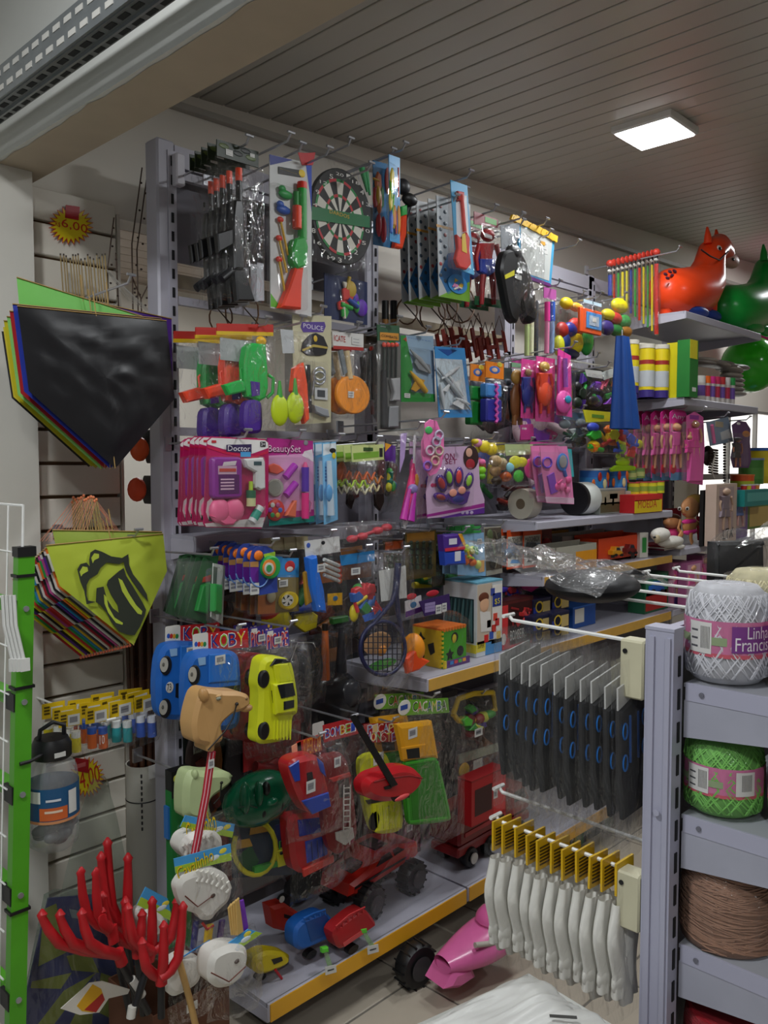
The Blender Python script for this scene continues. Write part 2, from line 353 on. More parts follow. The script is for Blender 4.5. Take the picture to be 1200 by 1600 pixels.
# perforated steel tray along the beam
tr = tag(empty('cable_tray', (.80, 0, 2.435)), 'perforated galvanised steel cable tray running beside the beam', 'cable tray')
GALV = mat('#8f9496', .4, .55, .2, 20, name='galvanised_steel'); HOLE = mat('#c9c7c0', .9, 0, 0, name='seen_through_slot'); HOLED = mat('#2c2f30', .9)
MB().box(0, .003, -.6, 2.3, .04, .078).build('upper_flange', GALV, tr)
MB().box(-.006, .0, -.6, 2.3, .0, .038).build('lower_flange', GALV, tr)
MB().box(0, .05, -.6, 2.3, -.003, 0).build('bottom_channel', mat('#7d8283', .45, .5), tr)
MB().box(.024, .029, -.6, 2.3, -.010, -.003).build('rib', GALV, tr)
h1 = MB().box(-.0015, .0, -.015, .015, -.006, .006).mesh('slot_hole'); h1.materials.append(HOLE)
h2 = MB().box(-.006, .006, -.015, .015, -.0012, 0).mesh('slot_hole'); h2.materials.append(HOLED)
for k in range(44):
    for me, x, z in ((h1, 0, .06), (h1, -.006, .02), (h2, .012, -.003), (h2, .04, -.003)):
        o = bpy.data.objects.new('slot_hole', me); COL.objects.link(o); o.parent = tr; o.location = (x, .1 + k * .05 + (.02 if z == .02 else 0), z)
# ceiling lamps: one in view, the rest added unseen to light the room
def lamp(x, y, label, z=None, on=True, k=1.0):
    z = ceil_z(x) - .004 if z is None else z
    r = tag(empty('ceiling_light', (x, y, z)), label, 'ceiling light', 'square ceiling lights')
    MB().prism([(-.12, -.12), (.12, -.12), (.12, .12), (-.12, .12)], 0, .03, .006).build('housing', mat('#e9e9e6', .4), r).rotation_euler = (-math.pi / 2, 0, 0)
    MB().box(-.108, .108, -.108, .108, -.034, -.031).build('diffuser', mat('#fbfdff', .3, 0, 0, emit=9.0, name='lit_diffuser'), r)
    if on:
        l = bpy.data.lights.new('panel_light', 'AREA'); l.energy = LAMP_POWER * k; l.size = .22; l.color = (.95, .98, 1); lo = bpy.data.objects.new('panel_light', l); COL.objects.link(lo); lo.parent = r; lo.location = (0, 0, -.04)
NM = ['square ceiling light shining above the inflatable horses', 'unseen square ceiling light added over the aisle before the toys', 'unseen square ceiling light added over the aisle beyond the yarn', 'unseen square ceiling light added far down the toy wall', 'unseen square ceiling light added at the far end of the aisle']
for (x, y), n in zip(LAMP_SPOTS, NM): lamp(x, y, n)
for (x, y), n in zip(LEFT_FILL_SPOTS, ('unseen square fill light added on the plaster ceiling left of the beam', 'unseen square fill light added on the plaster ceiling behind the viewer')): lamp(x, y, n, 2.976, True, 2.4)
lamp(2.4, 3.4, 'unseen square fill light added in the room behind the opening', 2.63)  # unseen panel, added to light the back room
# slat wall left of the shelving: each board its own piece
SLATM = mat('#e6e0d3', .5, 0, .04, 4, name='slat_board')
sw = tag(empty('wall_slat_panel', (1.0, 2.385, 0)), 'white slotted display board behind the kites', None, None, 'structure')
MB().box(.005, .285, .0, .015, .05, 2.38).build('groove_backing', mat('#6a5138', .8, 0, .2, 20, name='raw_fibreboard'), sw)
z = 2.385
for k in range(24):
    MB().prism([(.005, z - .088), (.285, z - .088), (.285, z), (.005, z)], 0, -.022, .003).build('slat', SLATM, sw); z -= .098
tag(MB().box(1.288, 1.296, 2.36, 2.41, 0, 2.36).build('trim_1', '#d0c9bd'), 'white edge strip of the slotted board', None, None, 'structure')

# ---------------------------------------------------------------- the toy shelving
XP = [1.317, 2.15, 3.0, 3.68, 4.6]; YB = 2.13
g = tag(empty('gondola_shelving', (0, YB, 0)), 'tall grey slotted steel shelving holding the toys', 'shelving')
slot = MB().box(-.004, .004, -.002, 0, -.014, .014).mesh('slot'); slot.materials.append(mat('#15151a', .8))
for x in XP:
    p = MB().rbox(x - .03, x + .03, 0, .06, 0, 2.53, .006).box(x + .003, x + .03, -.004, 0, 0, 2.5).build('post', SHELF, g)
    for k in range(44 if x < 2 else 30):
        o = bpy.data.objects.new('slot', slot); COL.objects.link(o); o.parent = p; o.location = (x + .016, -.0042, 2.47 - k * .053)
MB().box(1.345, 4.6, .0, .03, 2.46, 2.52).build('top_rail', SHELF, g)
for z0, z1, a, b in ((2.2, 2.46, 1.35, 2.12), (.1, .5, 1.35, 4.57), (.505, .9, 1.35, 4.57), (.905, 1.3, 1.35, 4.57), (1.305, 1.66, 1.35, 4.57), (1.665, 2.0, 3.03, 4.57)):
    MB().box(a, b, .04, .05, z0, z1).build('back_panel', mat('#6d6a73', .6, 0, .06, 3, name='grey_back_panel'), g)
for z in (2.44, 2.08, 1.70, 1.36, 1.02, .80, .64): MB().box(1.348, 3.68, .0, .018, z - .012, z + .012).build('hook_rail', SHELF, g)
MB().box(1.348, 3.0, .02, .03, 2.12, 2.16).build('cross_wire', '#8c7f6a', g)
MB().rbox(1.332, 1.362, -.03, -.005, 2.40, 2.49, .004).build('end_bracket', mat('#cfccd6', .45), g)
YEL = mat('#e0a41c', .4, 0, .05, 3, name='yellow_price_strip')
def shelf(x0, x1, z, yf, label, strip=None, back=2.12, t=.035, under=False, sag=0):
    r = tag(empty('metal_shelf', (x0, back, z)), label, 'shelf', 'steel shelves of the toy wall'); L = x1 - x0; d = back - yf
    MB().box(0, L, -d + .004, 0, -.012, 0).build('shelf_plate', mat('#a9a8b4', .45, 0, .08, 5), r)
    MB().prism([(0, -t), (L, -t), (L, .0), (0, .0)], -d + .006, -d - .004, .003).build('front_lip', SHELF, r)
    for u in (0, L): 
        q = MB().prism([(-d, -.012), (0, -.012), (0, -.075), (-d, -t)], -.002, .002).mesh('side_bracket', 40); q.materials.append(SHELF); o = bpy.data.objects.new('side_bracket', q); COL.objects.link(o); o.parent = r; o.rotation_euler = (0, 0, math.pi / 2); o.location = (u, 0, 0); o.scale = (1, 1, 1)
    if strip: MB().box(.004, L - .004, -d - .008, -d - .004, -t + .002, -.001).build('price_strip', strip, r)
    return r
shelf(1.31, 2.145, .185, 1.685, 'lowest shelf with yellow strip under the toy trucks', YEL, t=.05)
shelf(2.155, 3.66, .185, 1.685, 'lowest shelf further right behind the pink ride-on toy', YEL, t=.05)
WOOD = mat('#d9a94e', .35, 0, .12, 30, name='wood_tone_strip')
shelf(1.95, 3.66, .93, 1.69, 'shelf with wood-tone strip under the shape sorting cube', WOOD, t=.04)
shelf(2.6, 3.66, 1.19, 1.69, 'shelf with wood-tone strip under the trays of toy cars', WOOD, t=.035)
shelf(2.55, 3.66, 1.395, 1.69, 'grey shelf under the white tape roll and snack boxes', None, t=.03)
shelf(1.31, 2.14, 1.40, 2.0, 'narrow grey shelf under the doctor and beauty kits', None, t=.045)
shelf(3.69, 4.6, 1.215, 1.66, 'grey shelf the baby dolls sit on', None, t=.03)
shelf(3.69, 4.6, 1.91, 1.66, 'grey shelf holding the yellow spray cans', None, t=.035)
shelf(3.69, 4.62, 2.30, 1.66, 'top grey shelf the inflatable horses stand on', None, t=.035)
shelf(3.69, 4.6, .93, 1.69, 'grey shelf of boxed dolls at the far right', None, t=.03)
# ---------------------------------------------------------------- top row
BLK = mat('#141416', .35, 0, .1); SILV = mat('#b8bcc2', .25, .6); TAN = '#cdb98c'
it = It('toy_rifle_bag', 'bagged black toy rifle with orange muzzle and camouflage header, front one', 'toy', 372, 240, 1.84, group='bagged toy rifles')
h = it.poly('header', '#23301c', [(339, 217), (404, 237), (404, 262), (339, 243)], .004, .004)
for k, (x, y) in enumerate(((350, 228), (372, 240), (392, 247), (384, 236))): it.ell('camouflage_patch', ('#56682f', '#0f150c')[k % 2], x, y, 8, 4, .0008, .0085, h)
it.sticker(353, 232, 364, 245, .009); it.sticker(391, 239, 398, 247, .009)
it.bag(336, 240, 414, 476, .035)
it.rod('muzzle', '#ff4a1c', [(373, 263), (373, 283)], 5.5, .02)
it.rod('barrel', BLK, [(373, 283), (374, 345)], [5, 6], .02); it.rod('sight', BLK, [(362, 304), (362, 296)], 2, .02)
it.poly('receiver', BLK, [(368, 312), (379, 312), (382, 330), (382, 420), (367, 420), (365, 340)], .025, .008, .004)
it.rod('scope', '#1b1c1f', [(390, 330), (391, 380)], 5, .02)
it.poly('magazine', '#101012', [(340, 364), (366, 356), (368, 380), (343, 394)], .018, .01, .003)
it.poly('stock', BLK, [(368, 420), (384, 420), (396, 458), (400, 470), (372, 470)], .02, .008, .004)
it.rod('grip', '#18181b', [(366, 420), (346, 436)], 7, .015)
it.poly('paper_backing', '#b9bcc4', [(402, 410), (412, 412), (413, 470), (400, 470)], .001, .002)
it.hook(372, 238, 'wire hook carrying the bagged toy rifles'); it.stack(5, .032, 'bagged black toy rifle', spin=3)

it = It('toy_shotgun_card', 'white card pack with green and orange toy shotgun and ducks', 'toy', 452, 250, 1.84)
c = it.poly('card', '#cfd0cf', [(421, 241), (487, 256), (487, 495), (423, 481)], .003)
it.poly('print', '#1d2c86', [(421, 241), (458, 250), (422, 258)], .0006, .003, par=c); it.poly('print', '#2547b8', [(478, 256), (487, 258), (487, 330), (484, 300)], .0006, .003, par=c)
it.poly('print', '#5fb52c', [(423, 458), (440, 482), (423, 479)], .0006, .003, par=c); it.poly('print', '#c3262a', [(466, 240), (493, 238), (489, 258), (472, 258)], .001, .004, par=c)
it.poly('logo_plate', '#15130f', [(435, 260), (470, 266), (470, 277), (435, 271)], .001, .004, par=c); it.txt('BRINQ', '#e8c624', 438, 263, 464, 272, .0055, par=c); it.ell('logo_ring', '#e8c624', 472, 271, 5, 6, .001, .005, c)
it.rod('muzzle', '#e4301c', [(472, 285), (472, 295)], 8, .018); it.rod('barrel', '#1ea83a', [(472, 294), (472, 374)], 7.5, .018); it.rod('barrel', '#189132', [(463, 300), (463, 330)], 5, .014)
it.rod('pump', '#f2471e', [(464, 322), (464, 357)], 7.5, .024)
it.poly('receiver', '#1ea83a', [(463, 372), (478, 368), (483, 385), (480, 415), (466, 420), (459, 408), (458, 388)], .026, .006, .005)
it.poly('stock', '#f5401b', [(463, 418), (476, 418), (473, 440), (472, 483), (440, 480), (452, 450)], .024, .006, .005)
for n_, cc, x, y in (('toy_duck', '#25a04a', 446, 300), ('toy_duck', '#2457b5', 443, 324)):
    it.ell(n_, cc, x, y + 4, 11, 7, .008, .01); it.ell(n_, cc, x - 5, y - 5, 5.5, 5.5, .007, .012)
for a, b in (((438, 343), (450, 399)), ((436, 372), (448, 426)), ((436, 405), (445, 457))):
    d = it.rod('dart', '#dfae2a', [a, b], 2, .01); it.ell('suction_cup', '#e23a26', *a, 5, 4.5, .006, .01, d)
it.blister(427, 282, 484, 486, .032); it.hook(455, 247, 'wire hook carrying the toy shotgun card')

it = It('dartboard_pack', 'round dartboard in clear square blister with green banner', 'toy', 531, 340, 1.885)
it.blister(464, 224, 586, 426, .03, -.002, .03)
b = it.disc('board', '#151515', 531, 340, 48, 74, .014, .004, 40, bev=.003)
su, sz = it.S(531, 340, .018); c0 = it.L(531, 340, .018)
def ring(a0, a1, r0, r1, col, nm='wedge', y=.0185):
    pts = []
    for r, q in ((r1, (a0, a1)), (r0, (a1, a0))):
        for k in range(4): t = math.radians(q[0] + (q[1] - q[0]) * k / 3); pts.append((c0[0] + r * 48 * su * math.cos(t), c0[2] + r * 74 * sz * math.sin(t)))
    it.part(nm, col, MB().prism(pts, -y, -y - .0012), b)
for k in range(20):
    a = 18 * k + 9
    ring(a, a + 18, .10, .74, ('#e4e0d4', '#161616')[k % 2]); ring(a, a + 18, .74, .80, ('#1d8a45', '#c8323a')[k % 2], 'double_ring'); ring(a, a + 18, .42, .48, ('#1d8a45', '#c8323a')[k % 2], 'treble_ring', .019)
for t, k in zip('20 1 18 4 13 6 10 15 2 17 3 19 7 16 8 11 14 9 12 5'.split(), range(20)):
    an = math.radians(90 - 18 * k); x, y = 531 + 43 * math.cos(an), 340 - 67 * math.sin(an)
    it.txt(t, '#e8e6df', x - 3 * len(t), y - 5, x + 3 * len(t), y + 4, .0195, par=b)
it.poly('banner', '#2b7a4a', [(487, 322), (578, 338), (578, 356), (487, 343)], .001, .022); it.txt('DARDOS', '#e0b63a', 515, 327, 546, 342, .0235)
it.rod('toy_dart', '#2f9d58', [(565, 262), (574, 300)], [5, 2], .02); it.rod('toy_dart', '#2f9d58', [(571, 266), (578, 305)], [5, 2], .02)
it.poly('hang_tab', '#c23a30', [(466, 238), (492, 240), (486, 257), (470, 252)], .002, .03)
it.hook(531, 238, 'wire hook carrying the dartboard pack')

it = It('bug_catcher_card', 'dark blue card with red and purple toy animals below the dartboard', 'toy', 545, 432, 1.93)
it.rect('card', '#1d2b57', 507, 426, 574, 508, .003); it.busy(524, 430, 572, 500, ['#2fae3c', '#d8342c', '#6a35b8', '#e8e0d0', '#c9a83a', '#274fae'], 14, .008, seed=3); it.blister(521, 428, 572, 506, .03)
it.hook(548, 428, 'wire hook carrying the dark blue toy animal card')

it = It('fishing_game_card', 'narrow blue card of bright toy tools beside the dartboard', 'toy', 616, 245, 1.82, yaw=14)
it.poly('card', '#3f9fdb', [(608, 241), (625, 247), (625, 381), (609, 376)], .003); it.busy(609, 252, 625, 372, ['#d9c32c', '#66c23a', '#e0563a', '#3a6fd0', '#e8a13c'], 12, .006, seed=2)
it.blister(610, 250, 624, 374, .015); it.hook(616, 244, 'wire hook carrying the blue toy tool cards')
it = It('fishing_game_card', 'blue card of red and green toys behind the narrow tool card', 'toy', 600, 255, 1.90)
it.poly('card', '#2f78ad', [(583, 250), (612, 258), (614, 388), (584, 382)], .003); it.busy(584, 262, 612, 380, ['#c72c3a', '#c72c3a', '#d8a532', '#2f9b45', '#e07030'], 10, .008, seed=5); it.blister(584, 256, 612, 384, .015)
it.hook(598, 253, 'wire hook carrying the blue card of red and green toys')
it = It('microphone_toy', 'black toy microphone poking out above orange toy pistol', 'toy', 632, 312, 1.9)
it.ell('grille', '#26262a', 630, 292, 9, 13, .02, 0); it.ell('body', '#111113', 640, 312, 11, 10, .018, .02); it.rod('handle', '#1d1d20', [(640, 315), (630, 350)], [6, 4], .005)
it = It('toy_pistol', 'bright orange toy pistol hanging behind the grey cards', 'toy', 626, 360, 1.89)
it.poly('body', '#ff4a1a', [(628, 338), (637, 334), (636, 366), (630, 388), (618, 386), (620, 376), (626, 366)], .02, 0, .004); it.poly('grip', '#31b24a', [(628, 322), (637, 320), (637, 336), (628, 338)], .018, 0, .003)

it = It('ball_game_card', 'large grey card with round blue picture, front of five', 'toy', 710, 312, 1.82, group='large grey printed cards')
c = it.poly('card', '#b9bdc0', [(682, 305), (735, 320), (734, 472), (686, 463)], .003)
it.poly('print', '#c98f35', [(682, 350), (735, 363), (735, 367), (682, 354)], .0006, .003, par=c); it.poly('print', '#2e6fa8', [(686, 430), (700, 396), (734, 390), (734, 440), (700, 460)], .0006, .003, par=c); it.poly('print', '#7db33a', [(686, 463), (734, 440), (734, 472)], .0006, .003, par=c)
for k in range(14): it.ell('print_dot', ('#3b4a58', '#a33a3a')[k % 5 == 0], 689 + (k % 2) * 7, 322 + k * 9, 2.2, 3, .0006, .004, c)
d = it.disc('round_picture', '#3c8fd0', 714, 444, 15, 15, .004, .004, 24, c); it.busy(704, 434, 724, 454, ['#e8e4da', '#e3b738', '#e08ab8', '#5a48b0'], 7, .002, .008, seed=4, name='printed_figure')
it.hook(712, 311, 'wire hook carrying the large grey cards'); it.stack(5, .042, 'large grey card with blue picture', spin=1.5)

it = It('toy_guitar_card', 'light blue blister card with red toy guitar', 'toy', 720, 290, 1.76)
it.poly('card', '#5fb0de', [(704, 281), (730, 290), (741, 430), (713, 419)], .003); it.poly('print', '#e9eef2', [(712, 300), (729, 306), (736, 420), (715, 412)], .0006, .003)
it.rod('neck', '#d83a2e', [(721, 304), (726, 362)], 3.5, .012); it.poly('headstock', '#c22a24', [(716, 298), (726, 300), (726, 314), (718, 312)], .01, .004, .002)
for y in (302, 308, 313): it.ell('tuning_peg', '#8c1f1c', 715, y, 2, 2, .004, .008)
it.poly('body', '#d8342c', [(715, 366), (723, 374), (730, 362), (735, 372), (734, 392), (737, 412), (730, 421), (718, 417), (713, 404), (717, 388)], .014, .004, .003); it.poly('pickguard', '#e3c13c', [(722, 366), (727, 364), (730, 396), (722, 392)], .001, .018)
it.blister(709, 296, 737, 424, .024); it.hook(718, 286, 'wire hook carrying the toy guitar card')

def figure(it, x, y, h, col, legs, head='#8a5a42', arms=None, off=.014, w=1.0):
    """a small doll: head, torso, arms and legs, h pixels tall from crown y"""
    a = arms or col; s_ = h / 100 * w
    it.ell('head', head, x, y + h * .08, 7 * s_, h * .085, None, off)
    it.poly('torso', col, [(x - 10 * s_, y + h * .18), (x + 10 * s_, y + h * .18), (x + 7 * s_, y + h * .36), (x + 8 * s_, y + h * .5), (x - 8 * s_, y + h * .5), (x - 7 * s_, y + h * .36)], .016, off - .006, .004)
    for k in (-1, 1):
        it.rod('arm', a, [(x + k * 11 * s_, y + h * .2), (x + k * 15 * s_, y + h * .38), (x + k * 13 * s_, y + h * .54)], [3.6 * s_, 3 * s_, 2.4 * s_], off)
        it.rod('leg', legs, [(x + k * 5 * s_, y + h * .5), (x + k * 7 * s_, y + h * .74), (x + k * 8 * s_, y + h * .98)], [5 * s_, 4 * s_, 3 * s_], off)
it = It('action_figure_bag', 'bagged action figure in red and blue suit on top row', 'toy', 760, 340, 1.82)
it.poly('header', '#8d2f3c', [(741, 330), (778, 343), (778, 356), (741, 350)], .003, .006); it.poly('print', '#5aa04a', [(758, 338), (776, 344), (776, 353), (758, 347)], .0006, .009)
figure(it, 762, 358, 120, '#b8262a', '#a8262c', '#b02a2e', '#b8262a'); it.poly('belt', '#2a3fa0', [(752, 404), (774, 404), (776, 424), (764, 432), (752, 424)], .02, .008, .004); it.sticker(757, 364, 769, 374, .034)
it.poly('base_print', '#1f5a38', [(742, 462), (786, 470), (786, 482), (742, 476)], .002, .004); it.rod('arm', '#2a3fa0', [(748, 384), (745, 410)], 4, .012)
it.bag(740, 340, 788, 484, .035); it.hook(758, 338, 'wire hook carrying the red and blue action figure'); it.stack(2, .06, 'bagged red and blue action figure')
it = It('costume_bag', 'glossy black costume figure with yellow belt mark in clear bag', 'toy', 806, 350, 1.80, yaw=6)
it.poly('header', '#8f949a', [(782, 352), (812, 348), (812, 372), (784, 392)], .002, .004)
it.poly('torso', '#0d0d10', [(790, 392), (806, 388), (820, 398), (834, 440), (843, 500), (826, 508), (816, 462), (812, 508), (798, 496), (788, 440), (784, 420)], .03, .002, .008); it.ell('hood', '#101014', 803, 396, 11, 14, .02, .016)
it.poly('belt_mark', '#d8d026', [(789, 430), (804, 422), (804, 430), (790, 436)], .002, .033); it.sticker(806, 428, 815, 438, .034)
it.bag(781, 346, 845, 515, .045, amp=.012); it.hook(800, 350, 'wire hook carrying the black costume figure')
it = It('whiteboard_toy', 'small white board with light blue frame and gold tinsel on top', 'toy', 838, 360, 1.80)
f = it.poly('frame', '#4aa3cf', [(811, 346), (867, 374), (861, 445), (811, 428)], .008); it.poly('board', '#c9ccc8', [(814, 352), (863, 376), (858, 439), (814, 424)], .001, .008); it.sticker(844, 374, 856, 398, .009, 2); it.rect('print', '#e0a637', 845, 376, 852, 384, .0008, .0115); it.poly('tray', '#6d2d78', [(820, 428), (860, 443), (861, 448), (820, 434)], .012, 0)
R = random.Random(5)
for k in range(26): x = 802 + 64 * k / 25; y = 338 + 32 * k / 25; it.poly('tinsel_strand', '#e8b91e', [(x, y - 5 + R.random() * 3), (x + 6, y - 1), (x + 3 + R.random() * 3, y + 9), (x - 3, y + 4)], .01 * R.random() + .002, .005)
it.hook(838, 358, 'wire hook carrying the blue framed board')
for px, py, d in ((380, 205, 'bare wire hook above the toy rifles'), (440, 218, 'bare wire hook left of the dartboard'), (505, 228, 'bare wire hook over the dartboard'), (640, 268, 'bare wire hook above the large grey cards'), (746, 306, 'bare wire hook right of the toy guitar'), (790, 330, 'bare wire hook above the black costume'), (835, 346, 'bare wire hook behind the gold tinsel')):
    q = at(px, py + 20, 1.95); peg(q.x, 2.45, 1.74, d)
# brown arcs, red frames and bamboo hanging behind, against the wall
BR = mat('#6b4a2c', .5, 0, .25, 30)
for k, (x, y, r, lab) in enumerate(((636, 486, 16, 'bent brown cane loop behind the large grey cards'), (676, 492, 20, 'wide bent cane loop left of the red frames'), (700, 480, 15, 'small bent cane loop above the red frames'), (720, 476, 22, 'bent cane loop right of the other loops'), (345, 496, 18, 'bent cane loop below the toy rifles'), (378, 488, 26, 'tangled wire loop below the toy shotgun'))):
    it = It('cane_loop', lab, 'cane loop', x, y, 2.06, group='bent cane loops')
    it.rod('cane', BR, [(x + r * math.cos(t), y + r * 1.3 * math.sin(t), .03 * math.sin(t * 2)) for t in [math.pi * 2 * j / 14 - 1.2 for j in range(14)]], 1.3, 0)
    it.rod('tie', '#3a2a1c', [(x - r * .5, y - r), (x + r * .9, y + r * .6), (x + r * 1.5, y + r * 1.5)], 1.1, .01)
R = random.Random(9)
REDS = ['leftmost', 'second', 'third', 'fourth', 'fifth', 'sixth', 'seventh', 'eighth', 'rightmost']
for k in range(9):
    x = 690 + k * 11; y = 522 + R.random() * 22
    it = It('rubber_slingshot', 'red rubber frame in the cluster behind the airplane cards, %s of nine' % REDS[k], 'slingshot', x, y, 2.03 - .012 * k, yaw=R.uniform(-40, 40), group='red frames hanging behind the airplane cards')
    it.poly('side_bar', '#8e2a1e', [(x - 9, y - 10), (x - 4, y - 12), (x + 2, y + 24), (x - 3, y + 26)], .008, 0, .002); it.poly('side_bar', '#8e2a1e', [(x + 6, y - 12), (x + 11, y - 9), (x + 16, y + 22), (x + 11, y + 25)], .008, 0, .002)
    it.poly('cross_bar', '#7c2117', [(x - 6, y + 2), (x + 12, y), (x + 13, y + 6), (x - 4, y + 9)], .008, .001, .002)
    it.rod('rubber_cord', '#5a3a28', [(x - 6, y - 10), (x + 2, y - 34), (x + 8, y - 10)], .9, .004)
for k, (x, y0, y1) in enumerate(((602, 520, 488), (615, 524, 486))):
    it = It('wooden_bat', ('left', 'right')[k] + ' wooden handle with black grip hanging behind the combat card', 'handle', x, y0, 2.06, group='wooden handles behind the combat card')
    it.rod('shaft', '#9a6a32', [(x, 498), (x, 545)], 5, 0); it.rod('grip', '#141414', [(x, 470), (x, 499)], 5.6, 0)

# ---------------------------------------------------------------- second row
def watergun(n, lab, x, y, Y, body, hand, tank):
    it = It('water_gun_bag', lab, 'toy', x, y, Y, group='bagged water guns')
    it.poly('header', '#b8281c', [(x - 62, y - 30), (x + 26, y - 28), (x + 26, y - 12), (x - 62, y - 14)], .004, .006); it.poly('print', '#d8b41f', [(x - 62, y - 18), (x + 26, y - 16), (x + 26, y - 10), (x - 62, y - 12)], .005, .006)
    it.rect('paper_backing', '#9fa3a3', x - 58, y - 8, x + 6, y + 34, .001, .002)
    it.poly('body', body, [(x - 12, y + 6), (x - 4, y), (x + 18, y + 2), (x + 21, y + 40), (x + 22, y + 70), (x + 18, y + 86), (x + 8, y + 92), (x - 10, y + 84), (x - 15, y + 60), (x - 16, y + 30)], .035, .006, .006)
    it.poly('barrel_detail', tank, [(x - 6, y + 60), (x + 8, y + 62), (x + 8, y + 82), (x - 4, y + 84)], .004, .04)
    it.ell('nozzle', '#e8b41e', x + 8, y - 2, 8, 8, .012, .022); it.poly('side_handle', hand, [(x - 48, y + 66), (x - 22, y + 58), (x - 14, y + 62), (x - 14, y + 76), (x - 40, y + 82)], .025, .01, .004)
    it.rod('trigger_guard', body, [(x + 18, y + 50), (x + 27, y + 56), (x + 26, y + 78), (x + 17, y + 86)], 3, .022); it.rod('carry_loop', hand, [(x - 16, y + 34), (x - 24, y + 42), (x - 22, y + 58)], 2, .022)
    it.poly('tank', tank, [(x - 14, y + 90), (x + 12, y + 88), (x + 14, y + 128), (x + 10, y + 142), (x - 12, y + 142), (x - 16, y + 126)], .035, .006, .008)
    it.bag(x - 62, y - 22, x + 30, y + 146, .05, amp=.01); return it
a = watergun(0, 'bagged green water gun with purple tank, front one', 402, 535, 1.83, '#22b14a', '#22b14a', '#4a2390'); a.hook(402, 516, 'wire hook carrying the bagged water guns')
watergun(1, 'bagged orange water gun behind the front green one', 368, 541, 1.91, '#ee4a2a', '#ee4a2a', '#45218a')
watergun(2, 'bagged green water gun at the back of its hook', 334, 547, 1.99, '#1e9a42', '#ee4a2a', '#45218a')
it = It('racket_toy_bag', 'bag with two lime paddles and orange water pistol', 'toy', 455, 540, 1.82)
it.poly('header', '#b3b6b8', [(438, 514), (458, 516), (460, 552), (442, 552)], .001, .02)
for x, y in ((437, 641), (461, 637)):
    p = it.ell('paddle', '#bfd51e', x, y, 13.5, 25, .012, .02); it.rod('handle', '#3da038', [(x, y - 46), (x, y - 20)], [2, 5], .02, p)
it.poly('water_pistol', '#f2552c', [(462, 575), (476, 566), (482, 600), (485, 655), (478, 662), (470, 625), (458, 610)], .02, .002, .005)
it.bag(428, 512, 488, 672, .04, amp=.01); it.hook(456, 514, 'wire hook carrying the lime paddle bag')
it = It('police_kit_card', 'cream police kit card with black cap, badge and silver handcuffs', 'toy', 490, 500, 1.86)
c = it.poly('card', '#c9c3a2', [(457, 492), (518, 494), (517, 660), (460, 664)], .003)
it.poly('badge_plate', '#5a3f96', [(472, 503), (507, 503), (509, 510), (505, 519), (474, 519), (470, 511)], .0012, .003, par=c); it.txt('POLICE', '#eae6f2', 474, 505, 505, 517, .0045, par=c)
it.poly('cap', '#1c191f', [(471, 548), (474, 535), (484, 523), (494, 520), (506, 526), (513, 542), (510, 553), (500, 556), (480, 555)], .004, .003, .001); it.poly('cap_band', '#b8a14a', [(472, 546), (490, 538), (512, 542), (512, 545), (490, 542), (473, 549)], .001, .0075); it.ell('cap_badge', '#d8b43a', 493, 529, 3, 5, .001, .008)
for dy in (0, 22):
    it.rod('handcuff', SILV, [(499 + 9 * math.cos(t), 584 + dy * .3 + 10 * math.sin(t)) for t in [6.4 * j / 12 for j in range(13)]], 1.8, .014)
it.rod('baton', BLK, [(481, 570), (484, 645)], 4, .014); it.rod('chain', SILV, [(490, 596), (488, 618)], 2, .014)
it.rect('id_card', '#cfd2d4', 492, 605, 512, 625, .002, .006); it.rect('print', '#3a3f45', 496, 609, 508, 621, .0006, .008); it.poly('pistol', '#9a9ea4', [(490, 632), (514, 640), (516, 652), (506, 650), (494, 644)], .014, .005, .003)
it.blister(477, 562, 516, 656, .028); it.hook(488, 498, 'wire hook carrying the police kit card')
it = It('paddle_ball_bag', 'bagged round orange paddle with white and red header', 'toy', 548, 530, 1.86)
it.poly('header', '#d8d6d2', [(519, 518), (568, 522), (568, 546), (521, 542)], .004, .004); it.txt('ICATE', '#b8342c', 522, 523, 540, 535, .009); it.poly('print', '#a82a24', [(521, 540), (568, 543), (568, 548), (521, 545)], .0008, .008); it.sticker(550, 526, 564, 540, .009)
p = it.disc('paddle', '#f0932c', 549, 617, 26, 30, .012, .006, 28, bev=.003); it.rod('handle', '#cdb78c', [(541, 548), (546, 592)], [5, 6], .012); it.poly('racket', '#6d7478', [(530, 548), (536, 546), (543, 582), (538, 586)], .006, .014); it.sticker(544, 611, 553, 622, .019)
it.bag(519, 540, 580, 656, .03); it.hook(544, 522, 'wire hook carrying the orange paddle bag'); it.stack(2, .05, 'bagged round orange paddle')
it = It('toy_weapon_bag', 'black bagged toy weapon between the paddle and the combat card', 'toy', 578, 535, 1.90)
it.poly('header', '#3a2e22', [(568, 524), (592, 527), (592, 540), (568, 537)], .003, .004); it.rod('blade', BLK, [(580, 545), (578, 625)], [6, 9], .014); it.rod('blade', '#24242a', [(588, 540), (586, 600)], 4, .014); it.ell('red_tip', '#b8342a', 581, 545, 4, 4, .006, .02); it.bag(568, 530, 594, 636, .03); it.hook(580, 528, 'wire hook carrying the black toy weapon')
it = It('combat_kit_card', 'combat card with red-tipped arrows and silver toy gun', 'toy', 608, 520, 1.85)
it.poly('header', '#2f5a3c', [(589, 507), (624, 509), (625, 534), (590, 532)], .003); it.poly('title_plate', '#c98a2e', [(594, 519), (623, 521), (623, 532), (594, 531)], .001, .003); it.txt('COMBATE', '#2c2416', 596, 522, 621, 530, .0045)
it.rect('card', '#6b6a66', 590, 532, 626, 672, .003)
for k in range(4): x = 600 + k * 6.5; a = it.rod('arrow', '#1d2a22', [(x, 542), (x - 1, 590)], 1.8, .01); it.ell('arrow_tip', '#e2432c', x, 539, 3, 4, .006, .01, a)
